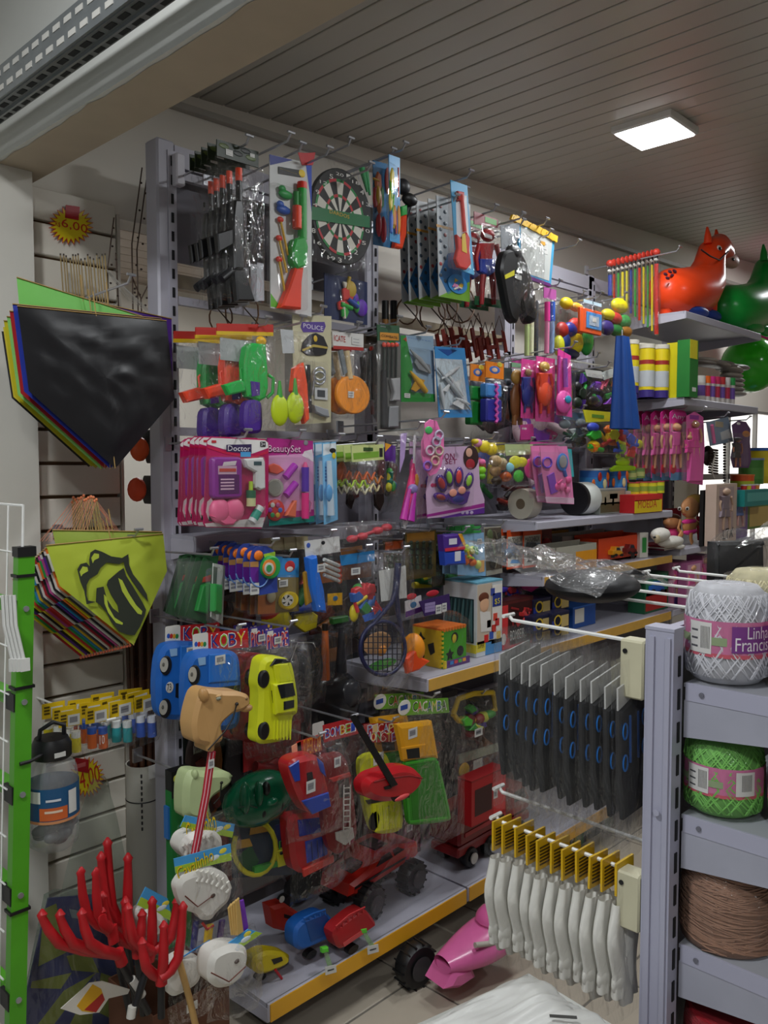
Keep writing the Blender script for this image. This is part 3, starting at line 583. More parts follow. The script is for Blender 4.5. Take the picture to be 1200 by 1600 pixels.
it.poly('gun', '#a9aaac', [(612, 592), (626, 590), (626, 626), (614, 626), (617, 612)], .016, .004, .003); it.poly('gun', '#8b8d90', [(610, 635), (624, 634), (624, 668), (608, 668)], .016, .004, .004); it.rod('rifle', '#2a2a2c', [(600, 578), (601, 668)], [4, 6], .012)
it.blister(591, 534, 626, 670, .026); it.hook(607, 512, 'wire hook carrying the combat card')
it = It('airplane_card', 'blue-grey card with silver jet and yellow toy plane', 'toy', 652, 530, 1.86)
c = it.poly('card', '#8fa9bf', [(626, 524), (677, 525), (680, 628), (627, 628)], .003); it.poly('print', '#2f8a3a', [(626, 524), (634, 524), (645, 575), (642, 612), (680, 616), (680, 628), (627, 628)], .0006, .003, par=c); it.txt('FIGHTER', '#3a62b8', 638, 527, 674, 534, .004, par=c); it.txt('4', '#c8382c', 630, 526, 636, 534, .004, par=c)
it.rod('jet', '#9b9fa2', [(641, 546), (655, 562), (672, 582)], [1, 5, 3], .014); it.poly('wing', '#85898d', [(648, 566), (652, 556), (668, 572), (668, 582), (655, 577)], .004, .012); it.poly('tail_fin', '#7a7e82', [(660, 566), (672, 570), (674, 582)], .004, .016)
it.rod('plane', '#e0ac2a', [(641, 580), (654, 597), (666, 612)], [1.5, 6, 4], .014); it.poly('wing', '#c99420', [(643, 608), (652, 590), (664, 594), (660, 604), (650, 612)], .004, .012); it.sticker(632, 614, 641, 622, .005)
it.blister(636, 540, 677, 622, .026); it.hook(652, 527, 'wire hook carrying the silver jet card'); it.stack(2, .05, 'blue-grey airplane card')
it = It('airplane_card', 'bright blue card with clear bag of white planes', 'toy', 706, 548, 1.84)
it.poly('card', '#3f8fd0', [(679, 541), (726, 544), (738, 652), (686, 653)], .003); it.poly('print', '#c9d6de', [(680, 560), (722, 562), (732, 640), (688, 640)], .0006, .003); it.poly('print', '#1d4f9a', [(684, 545), (715, 547), (700, 556)], .0008, .003)
for a, b, c_ in (((684, 575), (735, 640), '#aeb6bc'), ((690, 592), (718, 573), '#d2d6d8'), ((688, 600), (694, 640), '#c2c8cc'), ((700, 585), (724, 620), '#d8dcde'), ((712, 622), (734, 632), '#c9ced2')): it.rod('plane', c_, [a, ((a[0] + b[0]) / 2, (a[1] + b[1]) / 2), b], [1.5, 4, 1.5], .014)
for q in ([(690, 610), (706, 596), (700, 612)], [(704, 600), (722, 592), (716, 612)], [(706, 630), (728, 618), (724, 640)]): it.poly('wing', '#dfe2e4', q, .003, .014)
it.bag(680, 556, 737, 650, .025, amp=.012); it.hook(704, 545, 'wire hook carrying the white plane bag')
def roped(x0, x1, y0, head, body, low, rope, lab):
    it = It('jump_rope_bag', lab, 'toy', (x0 + x1) / 2, y0 + 10, 1.86); xm = (x0 + x1) / 2; w = x1 - x0
    it.rect('header', head, x0, y0, x1, y0 + 29, .004, .004); it.ell('print', '#3d6fc0', xm, y0 + 14, w * .3, 6, .001, .008); it.ell('print', '#e8c0a0', xm, y0 + 14, w * .16, 3.5, .001, .0088); it.ell('print', '#e8d24a', x1 - 6, y0 + 6, 4, 4, .001, .009)
    it.rect('roll', body, x0 + 2, y0 + 34, x1 - 2, y0 + 58, .03, .004, .008, .006); it.rect('roll', low, x0 + 2, y0 + 58, x1 - 2, y0 + 96, .03, .004, .008, .006)
    if rope: it.rod('rope', rope, [(xm + 3 + (1.5 if k % 2 else -1.5), y0 + 36 + k * 5) for k in range(13)], 2.6, .038)
    it.bag(x0, y0 + 25, x1, y0 + 100, .04); it.hook(xm, y0 + 4, 'wire hook carrying the ' + lab.split(' with')[0]); return it
roped(735, 758, 568, '#e88a2c', '#1f8a38', '#1a7a30', None, 'green jump rope bag with orange header'); roped(759, 787, 564, '#ec8420', '#4a8fd8', '#2c2f9a', '#e05ab8', 'blue jump rope bag with pink rope and orange header')
it = It('doll_bag', 'dark bag of small figures right of the jump ropes', 'toy', 793, 585, 1.88); it.rect('header', '#3d4a48', 786, 574, 800, 596, .003, .004); figure(it, 793, 592, 68, '#26303c', '#1c2228', '#5a6470'); it.bag(786, 590, 801, 664, .03)
it = It('doll_bag', 'bagged brown plush bear figure left of the blue dressed doll', 'toy', 808, 575, 1.85); it.rect('header', '#7fb08a', 800, 566, 818, 576, .003, .004); it.ell('head', '#a8803c', 808, 590, 9, 12, .014, .014); it.ell('body', '#7a4a26', 808, 628, 10, 30, .016, .014); it.rod('leg', '#8a5a30', [(804, 645), (803, 664)], 4, .014); it.rod('leg', '#8a5a30', [(812, 645), (813, 664)], 4, .014); it.bag(799, 570, 819, 672, .03)
it = It('doll_bag', 'bagged doll in dark blue dress on pink card', 'toy', 828, 580, 1.83); it.rect('card', '#e0489a', 815, 560, 842, 655, .002); figure(it, 828, 576, 70, '#28307a', '#2a2f6a', '#8d6a4a'); it.ell('skirt', '#222a72', 828, 618, 10, 18, .014, .016); it.bag(816, 566, 842, 656, .03, amp=.01)
it = It('doll_bag', 'bagged doll in orange-red dress on pink card', 'toy', 851, 570, 1.82); it.rect('card', '#e0529c', 838, 556, 866, 660, .002); figure(it, 851, 568, 80, '#e24a2a', '#c23a28', '#c9a24a'); it.ell('skirt', '#e8502c', 851, 615, 11, 20, .016, .016); it.ell('hair', '#d8b25a', 851, 573, 8, 8, .012, .012); it.bag(838, 562, 866, 660, .035, amp=.01); it.hook(851, 560, 'wire hook carrying the doll in the red dress')
it = It('toy_guitar_pink', 'hot pink toy guitar pack with blue flower beside the dolls', 'toy', 881, 550, 1.80)
it.poly('card', '#f04aa8', [(872, 544), (892, 556), (894, 652), (870, 648)], .003); it.rod('neck', '#a85ac8', [(883, 560), (884, 605)], 4, .014); it.ell('body', '#f062b4', 881, 628, 12, 18, .014, .014); it.ell('flower', '#3a9fc8', 888, 624, 5, 6, .004, .03); it.rod('strap', '#c84ab0', [(874, 556), (872, 600), (874, 640)], 2, .012); it.bag(869, 556, 895, 654, .03); it.hook(882, 548, 'wire hook carrying the pink toy guitar')
it = It('bubble_wand_bag', 'tall narrow bag of pink and blue bubble wands', 'toy', 858, 455, 1.84)
it.rect('header', '#b85aa0', 850, 448, 869, 470, .003, .004)
for x, c_, c2 in ((855, '#f03a9a', '#e88ab0'), (863, '#2f66d0', '#8fb0d8')): w_ = it.rod('wand', c2, [(x, 500), (x - 1, 552)], 4, .012); it.rod('cap', c_, [(x, 472), (x, 502)], 4.6, .012, w_)
it.bag(848, 460, 871, 556, .025); it.hook(859, 452, 'wire hook carrying the bubble wands')
it = It('bubble_wand_bag', 'pale green wand sticks behind the bubble wand bag', 'toy', 830, 500, 1.95)
for x, c_ in ((824, '#bcd08a'), (831, '#dfe0b8'), (838, '#3a4048')): it.rod('wand', c_, [(x, 470), (x - 1, 556)], 4, .01)
it.bag(820, 466, 843, 560, .02)
def balloons(lab, x0, y0, x1, y1, spec, Y=1.84):
    it = It('balloon_bag', lab, 'balloons', (x0 + x1) / 2, y0 + 5, Y, group='bags of balloons')
    for x, y, rx, ry, c_ in spec: it.ell('balloon', c_, x, y, rx * 1.2, ry * 1.2, .022, .02 + .004 * (len(c_) % 3))
    it.bag(x0, y0, x1, y1, .05, amp=.01); it.hook((x0 + x1) / 2, y0 + 4, 'wire hook carrying the ' + lab)
balloons('bag of red, yellow and green balloons with star', 868, 464, 926, 558, [(900, 511, 10, 12, '#d0342c'), (900, 535, 8, 15, '#e6cf1e'), (916, 533, 8, 19, '#27943c'), (878, 516, 7, 11, '#a82c24'), (891, 515, 8, 10, '#2a3a9a'), (873, 540, 5, 14, '#c9c820'), (882, 534, 6, 12, '#27408a'), (888, 552, 14, 7, '#1a2450'), (885, 474, 7, 8, '#e0c41e'), (900, 480, 8, 6, '#d8a030')])
balloons('bag of mixed balloons left of the coloured sticks', 940, 466, 985, 526, [(968, 478, 10, 10, '#e2d11c'), (960, 497, 9, 8, '#c8342c'), (975, 502, 8, 9, '#3a9a48'), (950, 492, 8, 8, '#c9b82a'), (948, 512, 8, 10, '#3a2c6a'), (962, 516, 9, 8, '#2a6a34'), (977, 518, 7, 8, '#a06a2a')])
it = It('frame_toy_card', 'orange toy frame with blue inner window in bag', 'toy', 923, 478, 1.83); it.rect('header', '#b8cdd8', 912, 467, 940, 480, .003, .004); f = it.rect('frame', '#ee5a22', 907, 479, 940, 525, .012, 0, .004, .003); it.rect('inner_frame', '#4a8fd0', 917, 486, 940, 517, .003, .012, 0, .001, f); it.rect('screen', '#b0bccb', 921, 492, 936, 511, .001, .015, 0, 0, f); it.rect('print', '#e4e0d8', 926, 496, 932, 504, .0006, .0165, par=f); it.bag(905, 470, 942, 528, .03); it.hook(924, 470, 'wire hook carrying the orange toy frame')
STK = [('#2a3f9a', 'dark blue'), ('#b8322c', 'red'), ('#2f9a44', 'green'), ('#dcc81f', 'yellow'), ('#d8d03c', 'pale yellow'), ('#27388f', 'navy'), ('#2fa04a', 'bright green'), ('#c8342a', 'scarlet'), ('#d9c62a', 'mustard'), ('#3a9a4a', 'leaf green'), ('#e0d030', 'lemon'), ('#c0302a', 'crimson')]
for k, (c_, nm) in enumerate(STK):
    x = 953 + k * 6.6; y0 = 430 - k * 1.6; yb = 462 + k * 5.5
    it = It('party_stick', 'shiny %s party stick with red and black top, number %s from left' % (nm, ORD[k].replace('front', 'first')), 'stick', x, y0, 1.93 - k * .012, group='shiny party sticks hanging in a row')
    it.rod('stick', mat(c_, .18), [(x, y0), (x, yb)], 3.4, 0); it.rod('black_band', '#1c1c1e', [(x, y0 - 14), (x, y0)], 3, 0); it.ell('red_knob', '#c0382a', x, y0 - 18, 3.2, 6, None, 0); it.ell('white_band', '#d8d4cc', x, y0 - 6, 3.3, 3, None, 0)
    it.bag(x - 4, y0 - 20, x + 4, yb + 4, .012)
q = at(985, 420, 1.9); peg(q.x, q.z + .03, 1.66, 'long wire hook carrying the party sticks')
it = It('grab_bag', 'black bags of purple and green toys under white headers', 'toy', 944, 585, 1.82)
for x0, y0, x1, y1, cs, sd in ((896, 580, 930, 640, ['#1c2a1c', '#4a2a8a', '#2fae44', '#1a1a1c'], 1), (915, 590, 965, 640, ['#3a2a7a', '#d84a6a', '#8a3ac0', '#2f8a3c', '#17171a'], 2), (950, 590, 990, 640, ['#e0722a', '#a82a9a', '#242a6a', '#15151a', '#3aa03a'], 3)): it.busy(x0, y0, x1, y1, cs, 10, .016, seed=sd)
it.poly('backing', '#0f1012', [(894, 582), (930, 576), (990, 590), (992, 640), (930, 645), (896, 636)], .002); it.poly('header', '#c9c8c2', [(914, 577), (940, 580), (942, 592), (917, 588)], .003, .03); it.poly('header', '#c3c8c4', [(940, 582), (964, 574), (967, 586), (944, 594)], .003, .03)
it.bag(893, 574, 992, 645, .05, amp=.012); it.hook(936, 578, 'wire hook carrying the black grab bags')
it = It('folded_cloth', 'deep blue cloth cone hanging beside the spray cans', 'cloth', 972, 530, 1.72)
def fold(a, b):
    w = .035 + .045 * (1 - b) ** 1.0; t = a * 6.283; return (w * math.cos(t) * (1 + .14 * math.sin(5 * t)) + .03 * (1 - b), w * .6 * math.sin(t) * (1 + .14 * math.sin(5 * t)), -.36 + .37 * b)
it.part('cloth', mat('#124a9a', .6, 0, .2), MB().grid(fold, 40, 10), smooth=80); it.rod('cord', '#d0d0d0', [(972, 527), (972, 515)], 1, 0)
def blockbag(lab, hx, hy, pts, cols, Y, seed, hc='#d8d02a'):
    it = It('block_bag', lab, 'toy', hx, hy, Y, yaw=4); x0 = min(p[0] for p in pts); x1 = max(p[0] for p in pts); y0 = min(p[1] for p in pts); y1 = max(p[1] for p in pts)
    it.poly('header', hc, pts, .003, .006); it.rect('print', '#6a9a3a', x0 + (x1 - x0) * .3, y0 + (y1 - y0) * .35, x1 - (x1 - x0) * .3, y1 - (y1 - y0) * .3, .0008, .009)
    it.busy(x0 + 8, y1, x1 + 22, y1 + 48, cols, 16, .016, .01, seed=seed, name='toy_block'); it.bag(x0 + 4, y1 - 4, x1 + 26, y1 + 54, .05, amp=.01)
blockbag('bag of coloured blocks with yellow header, left one', 933, 648, [(911, 640), (955, 644), (958, 658), (916, 660)], ['#e8701e', '#3ab03a', '#3a4ab0', '#e0b41e', '#b8342c', '#e8701e'], 1.78, 2)
blockbag('bag of coloured blocks with yellow header, right one', 970, 652, [(956, 650), (978, 642), (986, 658), (966, 667)], ['#3a55b8', '#c8342a', '#d0cc2a', '#3a55b8', '#8ac23a', '#b02a24'], 1.73, 7)
it = It('grab_bag', 'dark grey-blue bag of small parts left of the block bags', 'toy', 897, 650, 1.82); it.rect('header', '#5f7a9a', 880, 643, 918, 658, .003, .004); it.busy(876, 655, 922, 700, ['#3a4448', '#7a858a', '#2a4a38', '#1f2a44', '#9aa0a0'], 16, .014, seed=6); it.bag(872, 650, 924, 706, .04, amp=.012); it.hook(897, 646, 'wire hook carrying the dark parts bag')
# ---------------------------------------------------------------- third row: kits above the narrow shelf
it = It('doctor_kit_card', 'pink doctor kit card with purple case and pink heart, front of five', 'toy', 352, 690, 1.80, group='doctor kit cards')
c = it.poly('card', '#b81a5c', [(324, 688), (331, 682), (414, 686), (420, 692), (419, 800), (408, 826), (322, 824), (318, 818)], .003)
it.poly('print', '#e4e2df', [(324, 690), (331, 684), (414, 688), (419, 692), (419, 700), (394, 709), (350, 702), (324, 694)], .0006, .003, par=c); it.poly('print', '#c81e4a', [(324, 697), (352, 705), (394, 713), (419, 704), (419, 708), (394, 717), (352, 709), (324, 700)], .0006, .0034, par=c)
it.poly('print', '#d8d4d2', [(330, 778), (336, 790), (334, 808), (326, 812), (322, 800), (324, 784)], .0006, .003, par=c); it.poly('print', '#dcd8d6', [(320, 818), (352, 815), (414, 808), (410, 824), (322, 823)], .0006, .003, par=c); it.poly('print', '#1c1c20', [(327, 806), (332, 808), (331, 815), (326, 814)], .0006, .004, par=c)
it.poly('title_plate', '#3a2a58', [(354, 695), (393, 694), (393, 708), (354, 706)], .0008, .0036, par=c); it.txt('Doctor', '#f2eef4', 356, 696, 391, 705, .005, par=c); it.rect('print', '#4a9ad0', 376, 706, 392, 714, .0008, .0042, par=c); it.rect('print', '#2a2a2e', 407, 690, 415, 698, .0008, .0042, par=c); it.txt('3+', '#f0f0f0', 408, 691, 414, 697, .0056, par=c); it.rect('print', '#c0303a', 331, 688, 338, 692, .0008, .0042, par=c)
k = it.rect('case', '#8a2290', 333, 714, 380, 778, .02, .004, .012, .005); it.rect('case_label', '#d0a8c0', 341, 728, 370, 741, .001, .024, par=k); it.rect('print', '#c84a3c', 343, 732, 369, 737, .0006, .0252, par=k); it.poly('case_handle', '#d8ccd0', [(350, 722), (370, 720), (368, 727), (348, 728)], .001, .024, par=k); it.rect('case_window', '#5a1560', 342, 742, 374, 771, .001, .024, par=k)
for j in range(4): it.rect('print_line', '#e0b8d0', 345, 748 + j * 5, 366, 750 + j * 5, .0006, .0252, par=k)
it.poly('thermometer', '#d8dad8', [(382, 717), (412, 715), (415, 722), (416, 763), (408, 766), (401, 762), (401, 738), (386, 730)], .016, .004, .004); it.rect('screen', '#2a4a50', 397, 721, 409, 727, .001, .02)
b = it.rod('bottle', '#d8dca0', [(392, 768), (392, 791)], 7.5, .012); it.rod('bottle_cap', '#b8d83a', [(392, 752), (392, 766)], 3.4, .012, b); it.rod('label_band', '#2a6a48', [(392, 766), (392, 778)], 7.8, .012, b)
b = it.rod('bottle', '#d8dcdc', [(407, 792), (393, 816)], 7, .012); it.rod('label_band', '#2f9a86', [(403, 799), (396, 811)], 7.4, .012, b)
it.ell('heart', '#ee6a96', 343, 798, 16, 20, .016, .01); it.ell('heart', '#ee6a96', 365, 797, 16, 19, .016, .01); it.poly('heart_tip', '#ee6a96', [(330, 806), (378, 804), (366, 820), (352, 821)], .014, .006, .004)
it.blister(329, 712, 418, 818, .03); it.hook(370, 690, 'wire hook carrying the doctor kits'); it.stack(6, .026, 'pink doctor kit card', spin=1.2)
it = It('beauty_kit_card', 'magenta beauty set card with mirror and toy lipsticks', 'toy', 455, 692, 1.84)
c = it.poly('card', '#b22a86', [(418, 684), (489, 689), (491, 815), (420, 822)], .003); it.poly('print', '#d69ac4', [(418, 712), (490, 708), (490, 796), (420, 802)], .0006, .003, par=c); it.poly('print', '#1f8a80', [(420, 811), (491, 806), (491, 815), (420, 822)], .0006, .003, par=c); it.poly('print', '#e4d8e0', [(476, 705), (488, 702), (490, 722), (472, 712)], .0006, .0036, par=c)
it.txt('BeautySet', '#3a1030', 419.4, 696.4, 470.4, 711.4, .0038, par=c); it.txt('BeautySet', '#f0c8e0', 419, 695, 470, 710, .005, par=c); it.ell('hang_hole', '#8a8a90', 478, 692, 3.5, 4, .001, .004, c)
it.poly('toy_lips', '#e8604a', [(419, 728), (428, 724), (437, 727), (445, 735), (434, 741), (422, 738)], .006, .004, .002)
for a, b in (((461, 727), (446, 746)), ((462, 755), (447, 774))): it.rod('toy_lipstick', '#b02ab8', [a, b], 6, .012)
m = it.disc('compact', '#a8a49a', 429, 762, 13, 14, .006, .004, 20, bev=.002); it.disc('mirror', mat('#b8bab2', .15, .5), 429, 762, 10, 11, .001, .0105, 20, m)
it.ell('palette', '#d8342c', 430, 797, 15, 17, .008, .008)
for j, cc in enumerate(('#3a6ac0', '#d8a82a', '#2f9a58', '#a03ab0', '#e0e0d8', '#c04a8a')): it.ell('palette_colour', cc, 430 + 8 * math.cos(j * 1.05), 797 + 9 * math.sin(j * 1.05), 3.5, 4, .002, .017)
it.rod('toy_brush', '#5a2ab0', [(477, 730), (477, 768)], 6, .012); it.rod('toy_brush', '#f02a8c', [(477, 770), (477, 810)], 6, .012); it.rod('brush_tip', '#e04a8a', [(477, 722), (477, 732)], [2, 5], .012)
it.poly('toy_perfume', '#e8704a', [(461, 782), (465, 782), (463, 809), (447, 806)], .012, .004, .003); it.rod('coiled_cord', '#e890c0', [(482, 780), (487, 786), (484, 800)], 1.2, .01)
it.blister(420, 714, 489, 812, .022); it.hook(455, 690, 'wire hook carrying the beauty set card')
it = It('hair_styler_card', 'slim light blue card with toy hair brush right of beauty set', 'toy', 516, 700, 1.83, yaw=10)
c = it.poly('card', '#7cc0ea', [(504, 692), (525, 690), (528, 812), (507, 820)], .003); it.poly('print', '#e4edf2', [(505, 694), (525, 692), (525, 706), (505, 712)], .0006, .003, par=c); it.ell('print', '#1d1d22', 520, 704, 5, 4, .0006, .004, c); it.ell('print', '#d8c41c', 522, 712, 3, 5, .0006, .0046, c)
for j in range(5): it.rect('print_line', '#2c6fb0', 508, 729 + j * 5, 513, 732 + j * 5, .0006, .0036, par=c)
it.rod('brush', '#cfe2ee', [(514, 720), (516, 770), (517, 805)], [4, 5, 6], .012); it.ell('brush_head', '#5aa4dc', 515, 770, 5, 14, .008, .014); it.blister(506, 714, 527, 812, .022)
it.hook(516, 695, 'wire hook carrying the slim light blue card'); it.stack(3, .03, 'slim light blue hair brush card')
it = It('toy_snake_bag', 'clear bag of small toy snakes with lime header, front one', 'toy', 575, 700, 1.83, group='bags of toy snakes')
it.poly('header', '#c9d48c', [(549, 697), (599, 694), (600, 718), (551, 722)], .004, .004); it.rect('print', '#3a5a2c', 568, 699, 583, 705, .0008, .008); it.poly('print', '#7aa838', [(552, 708), (592, 705), (592, 714), (553, 718)], .0008, .008); it.rect('print', '#2a2a2a', 593, 700, 598, 714, .0008, .008)
for j, (x, y, c_) in enumerate(((568, 756, '#a8c83a'), (585, 762, '#d8cc9a'), (578, 744, '#d0602c'), (590, 750, '#c8782a'), (572, 766, '#e0dcc0'))):
    it.rod('toy_snake', c_, [(x - 9 + t * 2.4, y + 6 * math.sin(t * 1.3 + j)) for t in range(8)], 1.8, .012)
it.bag(548, 716, 602, 772, .03, amp=.01); it.hook(575, 698, 'wire hook carrying the toy snake bags'); it.stack(4, .035, 'clear bag of small toy snakes')
it = It('toy_strip_bag', 'purple and green bag of small toys right of snake bags', 'toy', 609, 700, 1.84); it.poly('header', '#5a2a8a', [(602, 692), (618, 697), (618, 724), (602, 720)], .003, .004); it.poly('print', '#e0a02c', [(602, 692), (612, 695), (602, 706)], .0008, .0072); it.busy(601, 724, 618, 772, ['#3a9a3a', '#2f8ab0', '#c8c03a', '#1f6a58'], 8, .012, seed=3); it.bag(600, 718, 619, 776, .025)
it = It('ornament_bag', 'bag with orange toy behind the toy snakes', 'toy', 535, 720, 1.95); it.rect('card', '#3a3226', 527, 695, 548, 770, .002); it.ell('toy', '#d8601c', 534, 738, 7, 17, .012, .012); it.ell('toy', '#a8842c', 534, 712, 6, 8, .012, .012); it.bag(526, 695, 549, 772, .025)
it = It('children_umbrella', 'folded magenta child umbrella in long clear bag', 'umbrella', 636, 700, 1.76)
it.rod('canopy', '#f02a7a', [(646, 724), (643, 752), (636, 812)], [2, 6, 12], .02); it.rod('canopy_fold', '#b022a0', [(648, 770), (640, 814)], [3, 8], .035); it.rod('canopy_fold', '#c83aa8', [(640, 764), (630, 812)], [3, 6], .035); it.ell('printed_band', '#8a7ab8', 645, 764, 7, 8, .012, .03); it.rod('handle', '#d8d4da', [(648, 680), (647, 726)], 2.2, .02); it.rod('tip', '#e0dce0', [(634, 812), (632, 826)], [5, 2], .02); it.ell('inner_print', '#e0a03a', 651, 750, 3, 10, .006, .025)
it.poly('side_card', '#b49ad0', [(626, 678), (636, 676), (632, 716), (625, 738)], .002); it.bag(614, 672, 656, 832, .045, amp=.012); it.hook(640, 676, 'wire hook carrying the magenta umbrella')
it = It('jewelry_card', 'pink shaped jewelry card hanging before the nail set', 'toy', 676, 665, 1.70)
it.poly('card', '#f07ab8', [(664, 662), (672, 655), (683, 658), (688, 672), (694, 684), (694, 706), (690, 728), (682, 740), (672, 744), (664, 732), (659, 712), (659, 690), (664, 676)], .003, 0, .001); it.ell('green_bow', '#3ab85a', 670, 672, 6, 6, .003, .005)
for j, (x, y, c_) in enumerate(((682, 690, '#b8b0c8'), (672, 704, '#d8c0d0'), (686, 704, '#c8b8a8'), (680, 720, '#d8b0a0'), (668, 728, '#8a5ac0'), (686, 680, '#c0b8d0'))): it.rod('bead_ring', c_, [(x + 6 * math.cos(t), y + 7 * math.sin(t)) for t in [6.3 * q / 10 for q in range(11)]], 1.8, .008)
it.poly('blister', BLISTER, [(664, 668), (690, 672), (691, 726), (674, 740), (662, 716)], .014, .003, .004); it.hook(678, 660, 'wire hook carrying the pink jewelry card')
it = It('nail_set_card', 'lilac nail fashion set card with purple hand tray', 'toy', 712, 705, 1.74)
c = it.poly('card', '#c9a9c8', [(668, 702), (690, 698), (742, 697), (748, 720), (750, 760), (757, 780), (757, 802), (668, 810), (666, 770), (670, 745), (665, 725)], .003)
it.poly('print', '#9a2a8a', [(667, 804), (757, 786), (757, 792), (667, 808)], .0006, .003, par=c); it.poly('print', '#5a2a8a', [(690, 808), (757, 793), (757, 802), (690, 810)], .0006, .0034, par=c); it.txt('ION', '#8a2a5a', 692, 708, 710, 718, .004, par=c); it.txt('SET', '#8a2a5a', 696, 717, 714, 725, .004, par=c)
it.ell('photo', '#3a2626', 736, 715, 12, 19, .0008, .004, c); it.ell('photo_face', '#d8a890', 733, 707, 5, 7, .0008, .0052, c); it.ell('photo_dress', '#a02a34', 735, 725, 7, 8, .0008, .0052, c)
for x in (676, 680): it.ell('print', '#b02a5a', x, 758, 3, 3, .0006, .004, c)
for x in (723, 730, 737): it.ell('print', '#b8a8c8', x, 801, 2.6, 2.6, .0006, .0046, c)
PU = mat('#4a1f80', .2)
it.poly('hand_tray', PU, [(697, 778), (704, 771), (722, 768), (736, 768), (731, 786), (724, 790), (708, 788)], .012, .004, .004)
for (x, y, rx, ry, rot, cc) in ((690, 755, 7, 16, -40, '#b02a30'), (702, 746, 6.5, 15, -14, '#8ac83a'), (717, 745, 6.5, 16, 6, '#d8302c'), (733, 751, 6, 14, 26, '#9ad03a'), (689, 777, 12, 7, 12, '#8a2028')):
    f = it.ell('finger_tray', PU, x, y, rx, ry, .01, .01, None, rot); it.ell('nail_piece', cc, x, y, rx * .6, ry * .66, .006, .018, f, rot)
it.ell('nail_flower', '#f0a08a', 708, 770, 6, 6, .003, .018); it.ell('nail_flower', '#f0a08a', 722, 766, 6, 6, .003, .018); it.ell('palm_dish', '#20207a', 716, 780, 10, 6, .004, .015)
it.blister(684, 730, 742, 792, .026); it.hook(710, 700, 'wire hook carrying the nail set card'); it.stack(2, .04, 'lilac nail fashion set card')
it = It('flower_toy_bag', 'bag with yellow flower and green frog toys beside nail set', 'toy', 757, 700, 1.82)
for x, y, r_, c_ in ((746, 692, 6, '#f0a0c0'), (742, 690, 4, '#e8d028'), (757, 698, 9, '#e8d22a'), (768, 702, 9, '#e8cc22'), (752, 735, 6, '#8ad02a'), (752, 744, 5, '#6ab82a'), (752, 722, 5, '#e86aa0')): it.ell('toy', c_, x, y, r_, r_ * 1.1, .014, .015)
it.bag(742, 686, 776, 756, .03, amp=.01); it.hook(757, 690, 'wire hook carrying the yellow flower toys')
it = It('ladybug_toy_bag', 'bag with tan spotted plush toy and orange ball', 'toy', 778, 715, 1.84)
for x, y, rx, ry, c_ in ((774, 720, 9, 9, '#c9a878'), (774, 736, 8, 9, '#b89060'), (776, 751, 7, 7, '#3a2a1c'), (790, 745, 8, 8, '#e06a1c'), (784, 725, 8, 10, '#d8c8a0')): it.ell('plush_part', c_, x, y, rx, ry, .016, .016)
it.bag(764, 702, 800, 758, .04)
it = It('plush_toy_bag', 'bag with yellow, green and pink furry toys', 'toy', 815, 705, 1.80)
it.poly('header', '#b8c890', [(790, 694), (834, 694), (834, 710), (792, 712)], .003, .004)
for x, y, rx, ry, c_ in ((808, 722, 10, 10, '#d8d83a'), (818, 722, 9, 8, '#e8e03a'), (813, 744, 8, 10, '#4ab83a'), (832, 732, 10, 16, '#f04a9a'), (838, 742, 7, 9, '#f05aa8'), (800, 730, 6, 8, '#8ac8d8')): it.ell('plush_part', c_, x, y, rx, ry, .016, .016)
it.bag(788, 700, 846, 760, .035, amp=.01); it.hook(815, 697, 'wire hook carrying the furry toy bag')
it = It('dark_red_toys', 'dark red ball toys in bag below the furry toys', 'toy', 800, 770, 1.9); it.busy(780, 756, 840, 792, ['#6a1a14', '#8a2418', '#3a1210', '#54150f'], 10, .02, seed=8); it.bag(778, 752, 842, 796, .03)
it = It('vanity_card', 'pink card with purple comb and silver mirror, front of two', 'toy', 868, 700, 1.76, yaw=4, group='pink vanity cards')
c = it.poly('card', '#f08ac0', [(844, 698), (886, 697), (893, 742), (897, 788), (855, 786), (848, 742)], .003); it.poly('print', '#3ab0b8', [(880, 700), (893, 702), (897, 745), (890, 745)], .0006, .0, par=c); it.poly('print', '#e8c0d8', [(852, 776), (897, 778), (897, 787), (854, 785)], .0006, .003, par=c)
m = it.ell('hand_mirror', '#3a7ac8', 879, 722, 9, 14, .004, .008); it.ell('mirror_glass', mat('#d0d4d4', .1, .6), 880, 721, 6, 10, .002, .013, m); it.rod('mirror_handle', '#3a6ac0', [(881, 734), (884, 744)], 3, .008, m)
it.rod('ring', '#6a3ac8', [(855 + 7 * math.cos(t), 723 + 8 * math.sin(t)) for t in [6.3 * q / 10 for q in range(11)]], 1.5, .008); it.poly('comb', '#8a4ac0', [(856, 744), (866, 738), (872, 768), (862, 772)], .005, .004); it.busy(868, 740, 892, 776, ['#f05aa0', '#f07ab0', '#e04a90'], 6, .006, seed=2)
it.blister(849, 706, 894, 778, .02); it.hook(868, 698, 'wire hook carrying the pink vanity cards'); it.stack(2, .035, 'pink vanity card with mirror')

